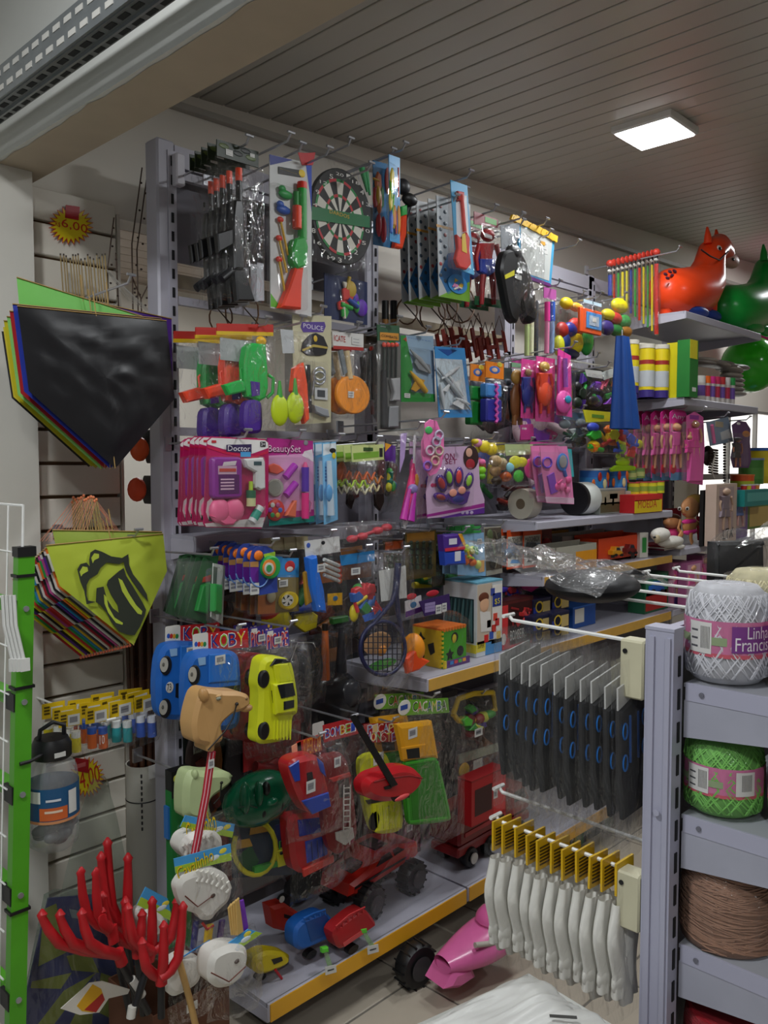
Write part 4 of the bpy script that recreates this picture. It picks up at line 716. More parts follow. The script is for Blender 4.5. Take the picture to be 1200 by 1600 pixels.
# ---------------------------------------------------------------- things on the grey shelf right of the third row
def upright(name, lab, cat, x0, y0, x1, y1, Y, r=None, group=None, n=20):
    """a round can or tub standing with its axis upright; returns the thing and its radius and height"""
    it = It(name, lab, cat, (x0 + x1) / 2, y1, Y, group=group); a, b, z0, z1 = it.R(x0, y0, x1, y1, 0); rr = r or (b - a) * .36
    it.rr, it.h = rr, z1 - z0; return it
def can(lab, x0, y0, x1, y1, Y, body, lid, band, group, name='can', cat='can'):
    it = upright(name, lab, cat, x0, y0, x1, y1, Y, group=group); r, h = it.rr, it.h
    it.part('body', body, MB().lathe([(r, 0), (r, h * .92)], n=20)); it.part('lid', lid, MB().lathe([(r * 1.04, h * .92), (r * 1.04, h)], n=20)); it.part('label_band', band, MB().lathe([(r * 1.01, h * .2), (r * 1.01, h * .62)], n=20)); return it
it = It('tape_roll', 'big white tape roll with black side standing on grey shelf', 'tape roll', 902, 805, 1.80)
MX = Matrix.Rotation(math.pi / 2, 3, 'Y'); R0 = .067
it.part('tape', '#d9dcd6', MB().lathe([(R0 * .98, -.03), (R0, -.028), (R0, .06), (R0 * .96, .062), (.02, .062)], (.02, 0, R0), 28, MX)); it.part('black_side', '#17171a', MB().lathe([(.0, -.05), (R0 * 1.01, -.05), (R0 * 1.01, -.03), (R0 * .6, -.03)], (.02, 0, R0), 28, MX))
it = It('tape_roll', 'pale tape roll half hidden under the dark red toys', 'tape roll', 820, 822, 1.84); it.part('tape', '#bdb7a6', MB().lathe([(.02, -.03), (.058, -.03), (.058, .03), (.02, .03)], (0, 0, .058), 28, MX)); it.part('core', '#6a5c4a', MB().lathe([(.02, -.031), (.021, .031)], (0, 0, .058), 20, MX))
def carton(name, lab, x0, y0, x1, y1, Y, depth, side, prints=(), cat='box', group=None, top=None, yaw=0, txts=()):
    it = It(name, lab, cat, (x0 + x1) / 2, y1, Y, yaw, group); a, b, z0, z1 = it.R(x0, y0, x1, y1, 0)
    it.part('carton', side, MB().box(a, b, 0, depth, z0, z1), smooth=None)
    if top: it.part('lid', top, MB().box(a - .001, b + .001, -.001, depth + .001, z1 - .004, z1 + .002), smooth=None)
    for c_, u0, v0, u1, v1 in prints: it.rect('print', c_, x0 + (x1 - x0) * u0, y0 + (y1 - y0) * v0, x0 + (x1 - x0) * u1, y0 + (y1 - y0) * v1, .0008, .0)
    for t, c_, u0, v0, u1, v1 in txts: it.txt(t, c_, x0 + (x1 - x0) * u0, y0 + (y1 - y0) * v0, x0 + (x1 - x0) * u1, y0 + (y1 - y0) * v1, .001)
    return it
for k, (x0, y0, x1, y1, Y, lab) in enumerate(((912, 733, 942, 768, 1.84, 'colourful printed tin at the back left of the grey shelf'), (945, 731, 976, 766, 1.82, 'colourful printed tin beside the snack box stack'))):
    it = can(lab, x0, y0, x1, y1, Y, '#2f6fc0', '#b8bcc0', '#3a8ad0', 'printed tins'); r, h = it.rr, it.h
    for j in range(6): a = -2.6 + j * .45; it.part('print', ['#e06a1c', '#c8342a', '#e8d8a0'][j % 3], MB().ell((r * math.cos(a), r * math.sin(a), h * (.35 + .3 * (j % 2))), (.014, .006, .02)))
carton('landscape_box', 'box with misty landscape print on grey shelf', 937, 768, 977, 804, 1.76, .10, '#8f948c', (('#b0a78e', .04, .1, .96, .6), ('#5f5a3c', .04, .6, .96, .95), ('#4a4634', .2, .35, .26, .7), ('#4a4634', .5, .3, .56, .7), ('#d8dcd8', .4, .2, .7, .4)), top='#b8bcb8')
carton('landscape_box', 'half hidden landscape box beside the white tape roll', 922, 770, 938, 806, 1.80, .10, '#a3a08c', (('#6a6244', .05, .5, .95, .95), ('#c3c6bc', .05, .1, .95, .5)))
carton('snack_box', 'red and yellow snack display box with bold print', 992, 772, 1035, 797, 1.74, .10, '#c8242a', (('#e8c81e', .0, .35, .98, 1.0), ('#d8302a', .0, .05, .9, .3)), txts=(('MOEDA', '#c8242a', .12, .35, .8, .75),))
carton('snack_box', 'white slanted display tray under the snack box', 975, 768, 993, 799, 1.76, .1, '#c9c7c2', (('#e0a8b0', .1, .72, .9, .9),))
for k, (x, y) in enumerate(((990, 763), (1003, 762), (1017, 762), (1028, 761))): can(['leftmost', 'second', 'third', 'rightmost'][k] + ' yellow candy jar on top of the snack box', x - 6, y - 9, x + 6, y + 9, 1.76, '#d8d02a', '#b84a4a', '#8aa83a', 'yellow candy jars', 'candy_jar', 'jar')
for k, (x, y) in enumerate(((985, 741), (998, 739))): can(['left', 'right'][k] + ' green topped jar above the candy jars', x - 6, y - 8, x + 6, y + 8, 1.80, '#6a8a4a', '#8a7a5a', '#a8b06a', 'green topped jars', 'candy_jar', 'jar')
it = It('frog_toy', 'lime green flat frog toy above the printed tins', 'toy', 973, 735, 1.74); it.ell('body', '#a8d012', 973, 722, 11, 8, .01, .005); it.ell('eye', '#b8dc1c', 966, 713, 4, 4, .006, .006); it.ell('eye', '#b8dc1c', 981, 713, 4, 4, .006, .006); it.poly('feet', '#98c40e', [(955, 733), (964, 727), (984, 727), (994, 729), (993, 735), (957, 737)], .012, 0, .003)

# ---------------------------------------------------------------- fourth row
it = It('dart_blaster_card', 'green toy dart card tilted at the left post, front one', 'toy', 315, 880, 1.87, group='green toy dart cards')
it.poly('card', '#2c5a34', [(318, 872), (342, 868), (322, 975), (290, 962)], .003); it.poly('toy', '#1f9a3e', [(318, 915), (330, 910), (326, 960), (308, 955)], .014, .004, .003); it.poly('print', '#b83a28', [(318, 902), (330, 898), (329, 908), (316, 910)], .001, .004); it.blister(296, 880, 338, 968, .022)
it.hook(318, 872, 'wire hook carrying the green dart cards'); it.stack(5, .03, 'green toy dart card', spin=3)
it = It('dart_blaster_card', 'narrow green dart card turned edge-on by the yo-yos', 'toy', 342, 885, 1.83, yaw=35); it.poly('card', '#c8ccc4', [(334, 880), (352, 884), (348, 976), (330, 964)], .003); it.poly('toy', '#1f9a3e', [(338, 912), (348, 914), (347, 960), (337, 955)], .016, .004, .003); it.poly('print', '#4a5a48', [(334, 885), (340, 887), (336, 950), (332, 946)], .001, .004); it.blister(334, 890, 350, 968, .022)
it = It('yoyo_card', 'round-topped purple card with green yo-yo, front of five', 'toy', 410, 860, 1.76, group='purple yo-yo cards')
c = it.poly('card', '#33479c', [(391, 878), (394, 862), (402, 854), (416, 853), (428, 860), (432, 872), (434, 925), (406, 930), (391, 926)], .003); it.poly('print', '#6a2a98', [(391, 884), (404, 884), (404, 910), (391, 908)], .0006, .003, par=c); it.poly('print', '#c9935a', [(391, 878), (404, 877), (404, 886), (391, 886)], .0006, .0034, par=c)
y_ = it.disc('yoyo', '#2fa04a', 420, 886, 14, 18, .016, .004, 24, bev=.004); it.disc('yoyo_ring', '#e88a3a', 420, 887, 10, 13, .003, .02, 20, y_); it.disc('yoyo_ring', '#d8d4cc', 420, 888, 7, 9, .003, .0232, 18, y_); it.disc('yoyo_cap', '#3a9a58', 420, 888, 4, 5.5, .003, .0262, 16, y_)
it.ell('orange_ball', '#f07a1e', 404, 868, 7, 8, .006, .006); it.rod('string', '#7aa0e0', [(405 + 15 * math.cos(t), 895 + 22 * math.sin(t)) for t in [.2 + 2.6 * q / 8 for q in range(9)]], 1.2, .006); it.sticker(391, 912, 405, 928, .005); it.poly('print', '#a8c83a', [(412, 866), (430, 862), (430, 870), (414, 874)], .001, .004)
it.hook(412, 858, 'wire hook carrying the yo-yo cards'); it.stack(7, .03, 'round-topped purple yo-yo card', spin=3)
it = It('wheel_toy_card', 'brown and blue card with yellow toy wheel, front one', 'toy', 440, 878, 1.83, group='toy wheel cards')
c = it.poly('card', '#8a7a4c', [(403, 878), (466, 872), (467, 955), (403, 960)], .003); it.poly('print', '#3a8ac8', [(433, 872), (467, 872), (467, 902), (433, 902)], .0006, .003, par=c); it.ell('printed_face', '#c83a3a', 453, 885, 8, 9, .0008, .004, c); it.ell('printed_face', '#e8d8c8', 453, 889, 5, 4, .0008, .0046, c); it.poly('print', '#a8602c', [(403, 932), (430, 928), (430, 958), (403, 960)], .0006, .003, par=c); it.sticker(436, 907, 450, 916, .005)
w_ = it.disc('wheel', '#e8c81c', 449, 938, 14, 14, .014, .006, 24, bev=.004); it.disc('hub', '#e8e4d8', 449, 938, 9, 9, .002, .02, 18, w_)
for j in range(5): a = j * 1.257; it.poly('spoke', '#20201c', [(449 + 3 * math.cos(a - .4), 938 + 3 * math.sin(a - .4)), (449 + 8 * math.cos(a - .2), 938 + 8 * math.sin(a - .2)), (449 + 8 * math.cos(a + .25), 938 + 8 * math.sin(a + .25))], .001, .022, par=w_)
it.ell('gear', '#b8b090', 424, 932, 7, 10, .006, .008); it.blister(406, 905, 466, 956, .024); it.hook(440, 874, 'wire hook carrying the toy wheel cards'); it.stack(4, .035, 'brown card with yellow toy wheel')
it = It('soft_dart_gun_bag', 'bag with bright blue dart gun and row of white darts', 'toy', 500, 845, 1.78)
it.poly('header', '#d5d5d2', [(476, 846), (530, 838), (532, 862), (478, 870)], .003, .002); it.ell('print', '#3a5ab0', 482, 852, 3, 4, .001, .006); it.ell('print', '#2a2a2e', 505, 848, 3, 3, .001, .006); it.sticker(496, 882, 508, 893, .03)
it.poly('gun', '#1f6fd8', [(484, 872), (497, 868), (500, 890), (508, 922), (512, 958), (498, 956), (488, 915)], .026, .004, .006)
for k in range(4): y = 880 + k * 8; d = it.rod('dart', '#d8d8d4', [(506, y - 6), (530, y + 4)], 3, .014); it.ell('dart_tip', '#e8604a', 531, y + 4, 3.4, 4, .005, .014, d)
it.poly('target_card', '#e0a81c', [(512, 928), (535, 926), (535, 945), (512, 946)], .002, .006); it.ell('target', '#2a6a9a', 524, 935, 4, 4, .001, .009); it.poly('strap', '#b88a28', [(476, 895), (484, 890), (490, 940), (480, 946)], .01, .002, .003)
it.bag(474, 856, 538, 965, .04, amp=.01); it.hook(503, 843, 'wire hook carrying the blue dart gun bag')
it = It('military_header_bag', 'dark printed bags with pale headers behind the dart gun', 'toy', 440, 850, 1.98, group=None)
for k in range(4): it.poly('header', '#b8ad86', [(406 + k * 19, 842 + k * -1), (424 + k * 19, 840 - k), (425 + k * 19, 862 - k), (407 + k * 19, 864 - k)], .003, .004 * k)
it.poly('contents', '#24221a', [(404, 862), (478, 858), (478, 895), (404, 898)], .02); it.bag(402, 856, 480, 900, .03)
it = It('rattle_bag', 'red rattles in flat bag lying under the umbrella', 'toy', 575, 838, 1.75, yaw=8)
it.rod('rattle', '#c83a48', [(548, 842), (600, 826)], 3, .014)
for x, y in ((550, 842), (566, 838), (590, 829), (604, 824)): it.ell('rattle_ball', '#c8404c', x, y, 7, 6, .014, .014)
it.bag(520, 818, 614, 852, .035, amp=.012)
it = It('insect_toy_bag', 'bag of red, blue and yellow toy beasts with blue header', 'toy', 566, 870, 1.76)
it.poly('header', '#2f86c8', [(532, 868), (585, 860), (586, 876), (534, 884)], .003, .004); it.poly('print', '#8a5a2c', [(532, 858), (566, 852), (566, 862), (534, 868)], .002, .002); it.sticker(549, 888, 563, 897, .04)
it.busy(546, 902, 598, 970, ['#d8343c', '#2f6ab8', '#d8343c', '#c82a34', '#2a5aa8', '#d8b81e', '#3a8a3a'], 18, .018, seed=11, name='toy_beast'); it.poly('print', '#3a6ac8', [(566, 962), (600, 950), (602, 960), (570, 972)], .001, .03); it.ell('toy_beast', '#d8c41e', 553, 958, 6, 14, .012, .012)
it.bag(534, 880, 606, 985, .045, amp=.01); it.hook(558, 866, 'wire hook carrying the toy beast bag')
it = It('toy_racket_bag', 'dark blue toy racket in long clear bag before the cube', 'toy', 610, 880, 1.70)
it.poly('header', '#c8c8c4', [(592, 892), (634, 884), (636, 934), (596, 940)], .001, .002)
it.rod('frame', '#1c2048', [(598 + 35 * math.cos(t), 1013 + 42 * math.sin(t)) for t in [6.2832 * q / 26 for q in range(27)]], 3.2, .02, None, 8)
for k in range(-4, 5):
    dx = k * 7.5; hh = 42 * math.sqrt(max(0, 1 - (dx / 35) ** 2)); it.rod('string', '#15162c', [(598 + dx, 1013 - hh), (598 + dx, 1013 + hh)], .9, .02, None, 4)
for k in range(-4, 5):
    dy = k * 9; ww = 35 * math.sqrt(max(0, 1 - (dy / 42) ** 2)); it.rod('string', '#15162c', [(598 - ww, 1013 + dy), (598 + ww, 1013 + dy)], .9, .021, None, 4)
it.rod('throat', '#1c2048', [(576, 984), (612, 942), (618, 925)], [3, 4, 5], .02); it.rod('throat', '#1c2048', [(630, 996), (622, 960), (618, 925)], [3, 4, 5], .02); it.rod('grip', '#20244a', [(618, 930), (622, 880)], 5.5, .02)
it.ell('shuttle_ball', '#f0982c', 596, 1016, 7, 9, .012, -.01); it.ell('paper_print', '#4ab03a', 598, 1038, 22, 8, .002, -.005); it.ell('paper_print', '#d0a070', 590, 1005, 22, 18, .002, -.008)
it.bag(558, 868, 642, 1076, .05, amp=.014); it.hook(616, 868, 'wire hook carrying the toy racket')
for k, (x0, x1, y0, y1, lab, Y) in enumerate(((634, 681, 832, 900, 'card of dark green toy soldiers left of the purple pack', 1.84), (676, 695, 832, 914, 'narrow card of dark toy soldiers behind the first', 1.90), (600, 632, 845, 935, 'brown military header card behind the racket', 1.90))):
    it = It('toy_soldier_card', lab, 'toy', (x0 + x1) / 2, y0 + 6, Y, group='toy soldier cards'); it.rect('card', ('#5c4f22', '#3a3a26', '#4a3a26')[k], x0, y0, x1, y1, .003); it.rect('print', ('#a8762a', '#6a5a2c', '#b8542c')[k], x0 + 2, y0 + 2, x1 - 2, y0 + 12, .0006, .003)
    for j in range(8):
        cx = x0 + (x1 - x0) * (.18 + .21 * (j % 4)); cy = y0 + (y1 - y0) * (.38 + .34 * (j // 4)); s_ = it.rod('soldier', '#33462a', [(cx, cy - 8), (cx, cy + 8)], [2.2, 3.4], .01); it.ell('soldier_head', '#2c3c24', cx, cy - 10, 2.6, 3, .004, .01, s_); it.rod('soldier_rifle', '#1a2016', [(cx - 4, cy - 2), (cx + 4, cy + 2)], .9, .016, s_)
    it.blister(x0 + 1, y0 + 14, x1 - 1, y1 - 2, .024); it.hook((x0 + x1) / 2, y0 + 2, 'wire hook carrying the ' + lab)
it = It('clay_pack', 'purple and blue wrapped clay pack with white mark', 'toy', 712, 840, 1.76)
it.poly('wrapper', '#4a2a8a', [(694, 836), (718, 834), (728, 856), (726, 862), (696, 862)], .03, 0, .006); it.poly('wrapper', '#2a4ab8', [(696, 862), (727, 860), (730, 882), (698, 884)], .03, 0, .006); it.poly('print', '#e0a02c', [(716, 834), (722, 834), (728, 850), (726, 856)], .001, .0305); it.rect('print', '#d8d8e0', 702, 842, 714, 850, .001, .0305); it.rect('print', '#d8d8e0', 711, 862, 720, 876, .001, .0305); it.poly('print', '#c8304a', [(695, 857), (727, 853), (727, 858), (696, 862)], .001, .0308); it.hook(712, 836, 'wire hook carrying the clay pack')
it = It('fruit_toy_card', 'light blue card with yellow and orange toy food', 'toy', 738, 838, 1.80)
c = it.poly('card', '#8ab4d8', [(716, 834), (756, 832), (759, 900), (715, 898)], .003); it.rect('print', '#3a9a4a', 722, 824, 752, 832, .004, .0); it.busy(726, 850, 752, 892, ['#b8d83a', '#d8dc6a', '#e8722c', '#3a9a3a', '#e8c02a', '#c83a34'], 10, .012, seed=4); it.rect('print', '#e0a86a', 748, 876, 757, 893, .0008, .0035); it.sticker(746, 842, 753, 850, .005); it.blister(722, 846, 756, 896, .022); it.hook(737, 832, 'wire hook carrying the toy food card'); it.stack(3, .035, 'light blue toy food card')
it = It('toy_soldier_card', 'brown card with camouflage toy weapons right of toy food', 'toy', 771, 830, 1.82, yaw=6)
it.poly('card', '#b8b3a4', [(756, 824), (783, 822), (785, 895), (760, 900)], .003); it.poly('print', '#5a4c38', [(757, 826), (783, 824), (784, 888), (760, 892)], .0006, .003); it.busy(758, 828, 784, 888, ['#3c3626', '#7a7258', '#5a6a3a', '#2a2418', '#8a7a60'], 14, .006, seed=2); it.blister(758, 828, 784, 890, .018); it.hook(771, 825, 'wire hook carrying the camouflage weapons card')
for k, (x0, y0, x1, y1, car, lab) in enumerate(((793, 829, 819, 886, '#3a6a9a', 'orange toy car card with blue car on it'), (818, 827, 846, 884, '#2c2f30', 'orange toy car card with dark car, right of the blue one'))):
    it = It('toy_car_card', lab, 'toy', (x0 + x1) / 2, y0 + 5, 1.79, group='carded toy cars'); w_ = x1 - x0; h_ = y1 - y0
    c = it.rect('card', '#e0521c', x0, y0, x1, y1, .003); it.rect('print', '#d8d4c8', x0 + w_ * .05, y0 + h_ * .18, x1 - w_ * .05, y0 + h_ * .36, .0006, .003, par=c); it.rect('print', '#8a9ca8', x0 + w_ * .05, y0 + h_ * .36, x1 - w_ * .05, y0 + h_ * .72, .0006, .003, par=c); it.rect('print', '#dad6cc', x0 + w_ * .05, y0 + h_ * .72, x1 - w_ * .05, y0 + h_ * .94, .0006, .003, par=c)
    it.txt('MATCHBOX', '#2a2a28', x0 + w_ * .1, y0 + h_ * .22, x1 - w_ * .1, y0 + h_ * .31, .004, par=c)
    cx, cy = (x0 + x1) / 2, y0 + h_ * .54; b_ = it.poly('car_body', car, [(x0 + w_ * .1, cy + 8), (x0 + w_ * .1, cy), (x0 + w_ * .3, cy - 3), (x0 + w_ * .38, cy - 10), (x0 + w_ * .72, cy - 10), (x0 + w_ * .85, cy - 2), (x1 - w_ * .08, cy + 1), (x1 - w_ * .08, cy + 8)], .016, .004, .003)
    for wx in (x0 + w_ * .28, x0 + w_ * .72): it.disc('car_wheel', '#121214', wx, cy + 9, 3.6, 4.2, .004, .02, 14, b_)
    it.poly('small_car_print', ('#2f8ad0', '#3a3a3c')[k], [(x0 + w_ * .2, y1 - h_ * .1), (x0 + w_ * .3, y1 - h_ * .2), (x0 + w_ * .7, y1 - h_ * .2), (x0 + w_ * .85, y1 - h_ * .1)], .001, .004)
    it.blister(x0 + w_ * .06, y0 + h_ * .36, x1 - w_ * .06, y0 + h_ * .74, .024); it.hook((x0 + x1) / 2, y0 + 2, 'wire hook carrying the ' + lab); it.stack(3, .035, 'orange carded toy car behind the ' + ('blue', 'dark')[k] + ' car')
it = It('toy_car_card', 'small red carded toy at the right end of the car row', 'toy', 854, 835, 1.84); it.rect('card', '#7a1f22', 846, 818, 862, 872, .003); it.ell('car_body', '#c82a34', 854, 850, 6, 10, .01, .01); it.blister(847, 836, 861, 868, .02)
# trays of small vehicles on the shelf with the wood-tone strip
def minicar(it, x, y, w, h, col, off=.0, nm='toy_car', d=.03):
    b = it.poly(nm, col, [(x - w / 2, y + h / 2), (x - w / 2, y), (x - w * .28, y - h * .1), (x - w * .18, y - h / 2), (x + w * .2, y - h / 2), (x + w * .34, y - h * .05), (x + w / 2, y + h * .1), (x + w / 2, y + h / 2)], d, off, .003)
    for k in (-1, 1): it.disc('wheel', '#131315', x + k * w * .3, y + h / 2, w * .13, w * .15, .006, off + d - .002, 12, b)
    it.poly('window', '#24303a', [(x - w * .14, y - h * .08), (x - w * .12, y - h * .4), (x + w * .16, y - h * .4), (x + w * .26, y - h * .08)], .001, off + d, par=b); return b
def tray(lab, x0, y0, x1, y1, Y, side, cars, group=None, prints=(), name='toy_tray', depth=.22):
    it = It(name, lab, 'toy tray', (x0 + x1) / 2, y1, Y, group=group); a, b, z0, z1 = it.R(x0, y0, x1, y1, 0); h = z1 - z0
    it.part('front_wall', side, MB().box(a, b, 0, .003, 0, h)); it.part('back_wall', side, MB().box(a, b, depth, depth + .003, 0, h * 1.1)); it.part('side_wall', side, MB().box(a, a + .003, 0, depth, 0, h)); it.part('side_wall', side, MB().box(b - .003, b, 0, depth, 0, h)); it.part('base', side, MB().box(a, b, 0, depth, 0, .003)); it.part('insert', '#6a6660', MB().box(a + .004, b - .004, .004, depth - .004, .018, .02))
    for c_, u0, v0, u1, v1 in prints: it.rect('print', c_, x0 + (x1 - x0) * u0, y0 + (y1 - y0) * v0, x0 + (x1 - x0) * u1, y0 + (y1 - y0) * v1, .0008, 0)
    return it
t1 = tray('grey tray with yellow front holding orange toy excavators', 868, 868, 932, 892, 1.735, '#a9a698', (), prints=(('#e0961c', .5, 0, 1, 1), ('#d0ccc0', .25, .2, .42, .8)))
t2 = tray('red-orange open tray of toy cars beside the excavators', 934, 862, 1008, 884, 1.735, '#e2481e', (), prints=(('#d8c8b0', .4, .2, .55, .6), ('#2c2a28', .28, .6, .36, .95), ('#2c2a28', .7, .6, .78, .95)))
EXN = ['leftmost', 'second', 'third', 'fourth', 'rightmost']
for k in range(5):
    x, y = 862 + k * 15, 862 - (k % 2) * 5
    it = It('toy_excavator', 'orange toy excavator in the grey tray, %s of five' % EXN[k], 'toy', x, y + 12, 1.77 + .03 * (k % 2), group='orange toy excavators')
    it.poly('body', '#e8941a', [(x - 9, y + 6), (x - 8, y - 5), (x + 2, y - 6), (x + 4, y + 6)], .03, 0, .003); it.poly('cab_window', '#2a2a2c', [(x - 6, y - 3), (x, y - 4), (x + 1, y + 1), (x - 6, y + 1)], .001, .03); it.poly('boom', '#e08a14', [(x + 2, y - 2), (x + 8, y - 14), (x + 11, y - 12), (x + 6, y + 1)], .01, .01, .002); it.poly('bucket', '#d07c10', [(x + 7, y - 12), (x + 12, y - 13), (x + 13, y - 5), (x + 9, y - 6)], .014, .008, .002); it.poly('track', '#171717', [(x - 10, y + 6), (x + 6, y + 6), (x + 4, y + 12), (x - 8, y + 12)], .03, 0, .003)
CN = [('#8a1f1c', 'dark red'), ('#b8301e', 'red'), ('#e8a01c', 'amber'), ('#c83a22', 'scarlet'), ('#7a1a1a', 'maroon'), ('#d8d4cc', 'white')]
for k, (c_, nm) in enumerate(CN):
    x, y = 944 + k * 11, 856 - (k % 3)
    it = It('toy_car', '%s toy car in the red-orange tray' % nm, 'toy car', x, y + 6, 1.78 + .02 * (k % 2), group='toy cars in the red-orange tray'); minicar(it, x, y, 15, 13, c_)
carton('card_box', 'white and green carton leaning at the end of the red tray', 1000, 846, 1012, 884, 1.72, .02, '#d8d4ca', (('#3a9a4a', .3, .2, .8, .8),), yaw=-20)
it = tray('grey compartment tray of small red cars behind the excavators', 878, 838, 960, 858, 1.90, '#b8b2b0', (), depth=.1)
for k in range(4):
    x, y = 890 + k * 19, 840 - k
    i2 = It('toy_car', '%s car in the grey compartment tray' % ['first dark red', 'second red', 'third black', 'fourth crimson'][k], 'toy car', x, y + 8, 1.95, group='cars in the grey compartment tray'); minicar(i2, x, y, 16, 14, ['#7a1c22', '#b02a2c', '#1c1c20', '#a02026'][k])
it = carton('amber_box', 'amber carton standing behind the toy excavators', 858, 826, 888, 868, 1.95, .08, '#b8801c', (('#d8a02c', .1, .1, .9, .5),))
# ---------------------------------------------------------------- fifth row: bagged cars and the shelf with the cube
it = It('toy_car_bag', 'bagged blue toy car under red header, front of two', 'toy car', 350, 995, 1.74, group='bagged blue toy cars')
h = it.poly('header', '#c22026', [(326, 990), (388, 982), (390, 1012), (326, 1016)], .004, .004); it.rect('logo_tab', '#dedbd2', 303, 992, 327, 1022, .004, .0045, .006)
for k, (ch, cc) in enumerate(zip('KOBY', ('#1c2c8a', '#8ac02a', '#1c2c8a', '#e8c81e'))):
    x = 332 + k * 13.5; it.txt(ch, '#f0eee8', x - .8, 992 - k * 1.2, x + 13, 1012 - k * 1.2, .0086, par=h); it.txt(ch, cc, x + .3, 993.5 - k * 1.2, x + 11.7, 1010.5 - k * 1.2, .0094, par=h)
for k, cc in enumerate(('#2a5ab8', '#c8342a', '#e0a02c', '#2a8a4a')): it.ell('logo_letter', cc, 308 + k * 4.5, 1007, 2.6, 4, .001, .009)
b = it.poly('car_body', '#1c62b8', [(304, 1046), (312, 1026), (332, 1019), (376, 1019), (388, 1030), (391, 1075), (390, 1130), (380, 1146), (318, 1148), (304, 1136), (301, 1090)], .06, .006, .014); it.poly('hood', '#2670c8', [(340, 1026), (372, 1024), (384, 1036), (386, 1068), (340, 1072)], .006, .066, .003, b); it.poly('windscreen', '#10141c', [(338, 1080), (388, 1074), (386, 1092), (342, 1096)], .002, .066, 0, b); it.poly('headlight', '#8ab0d8', [(322, 1032), (334, 1030), (334, 1042), (324, 1044)], .003, .066, 0, b)
for y in (1058, 1128): w_ = it.disc('wheel', '#1a1a1c', 314, y, 9, 16, .012, .062, 20, b, .004); it.disc('hub_cap', '#b8b4a8', 314, y, 6.5, 12, .003, .074, 18, b); it.ell('hub', '#6a6860', 314, y, 2, 3.4, .002, .078, b)
it.disc('number_plate', '#d8d4cc', 322, 1094, 6, 9, .002, .066, 16, b); it.txt('73', '#16161a', 318.5, 1089, 325.5, 1099, .0685, par=b); it.poly('side_window', '#0e1218', [(332, 1088), (338, 1086), (338, 1112), (332, 1110)], .001, .066, par=b); it.sticker(350, 1029, 366, 1040, .073)
it.bag(300, 1012, 394, 1152, .09, amp=.01); it.hook(360, 990, 'wire hook carrying the blue toy cars'); it.stack(2, .12, 'bagged blue toy car')

def pickup(lab, col, Y, dx=0, dy=0, group='bagged toy pickups'):
    it = It('toy_pickup_bag', lab, 'toy car', 440 + dx, 990 + dy, Y, group=group); T = lambda *q: [(x + dx, y + dy) for x, y in q]
    h = it.poly('header', '#4a3a96', T((416, 986), (451, 978), (453, 1009), (418, 1016)), .004, .004); it.txt('PICAPE', '#e8dcd8', 417.5 + dx, 991 + dy, 451 + dx, 1009 + dy, .0086, par=h); it.txt('PICAPE', '#d0302c', 418.5 + dx, 992.5 + dy, 450 + dx, 1008 + dy, .0094, par=h); it.ell('hang_hole', '#e0b43a', 446 + dx, 982 + dy, 2, 3, .001, .009, h); it.rect('logo', '#e0ded6', 419 + dx, 987 + dy, 428 + dx, 994 + dy, .001, .0088, par=h); it.sticker(430 + dx, 996 + dy, 441 + dx, 1005 + dy, .0105)
    b = it.poly('car_body', col, T((417, 1034), (428, 1027), (459, 1030), (467, 1043), (474, 1086), (475, 1117), (466, 1122), (465, 1156), (448, 1162), (416, 1167), (409, 1160), (412, 1131), (414, 1086), (411, 1072), (414, 1050)), .06, .006, .012)
    it.poly('hood', col, T((434, 1040), (458, 1038), (466, 1066), (440, 1070)), .006, .066, .003, b); it.poly('cab', col, T((436, 1072), (468, 1068), (472, 1116), (440, 1120)), .016, .066, .005, b)
    it.poly('windscreen', '#15181c', T((442, 1073), (466, 1069), (470, 1089), (448, 1094)), .002, .082, 0, b); it.poly('side_window', '#15181c', T((431, 1081), (437, 1081), (442, 1096), (441, 1112), (434, 1107)), .002, .0665, 0, b); it.poly('rear_window', '#15181c', T((452, 1099), (468, 1096), (468, 1108), (452, 1112)), .002, .082, 0, b)
    it.poly('bumper', '#17181a', T((430, 1043), (438, 1031), (460, 1032), (463, 1037), (445, 1038)), .006, .066, .002, b)
    for k in range(6): it.rod('bed_rib', col, T((436 + k * 5, 1128), (435 + k * 5, 1158)), 1.3, .067, b)
    for y in (1062, 1143): it.disc('wheel', '#141416', 416 + dx, y + dy, 8, 14, .014, .058, 20, b, .004)
    it.bag(406 + dx, 1006 + dy, 478 + dx, 1170 + dy, .1, amp=.01); return it
a = pickup('bagged yellow toy pickup under purple header, front of three', '#d6dc1e', 1.72); a.hook(440, 984, 'wire hook carrying the toy pickups')
for k, (Y, dx) in enumerate(((1.84, -26), (1.95, -50))):
    pickup(('bagged red toy pickup right behind the yellow one', 'bagged red toy pickup at the back of its hook')[k], '#8e1c1e', Y, dx, -4 * k - 4)
it = It('plain_mask_bag', 'plain black toy mask hanging right of the yellow pickup', 'mask', 477, 1010, 1.92)
it.ell('mask', '#15151a', 477, 1046, 27, 42, .03, .0); it.ell('eye_hole', '#05050a', 466, 1056, 8, 6, .01, .026); it.ell('eye_hole', '#05050a', 490, 1052, 8, 6, .01, .026); it.rod('elastic', '#b8b8b4', [(452, 1040), (465, 1004), (490, 1004), (503, 1040)], .8, .01); it.bag(448, 1000, 508, 1098, .04)
it = It('toy_sword_bag', 'orange toy blade hanging between the mask and the racket', 'toy', 510, 990, 1.92); it.rod('blade', '#b85a1e', [(508, 985), (508, 1062)], [5, 8], .01); it.rod('grip', '#1a1412', [(508, 975), (508, 988)], 5, .01); it.bag(498, 978, 520, 1070, .03)
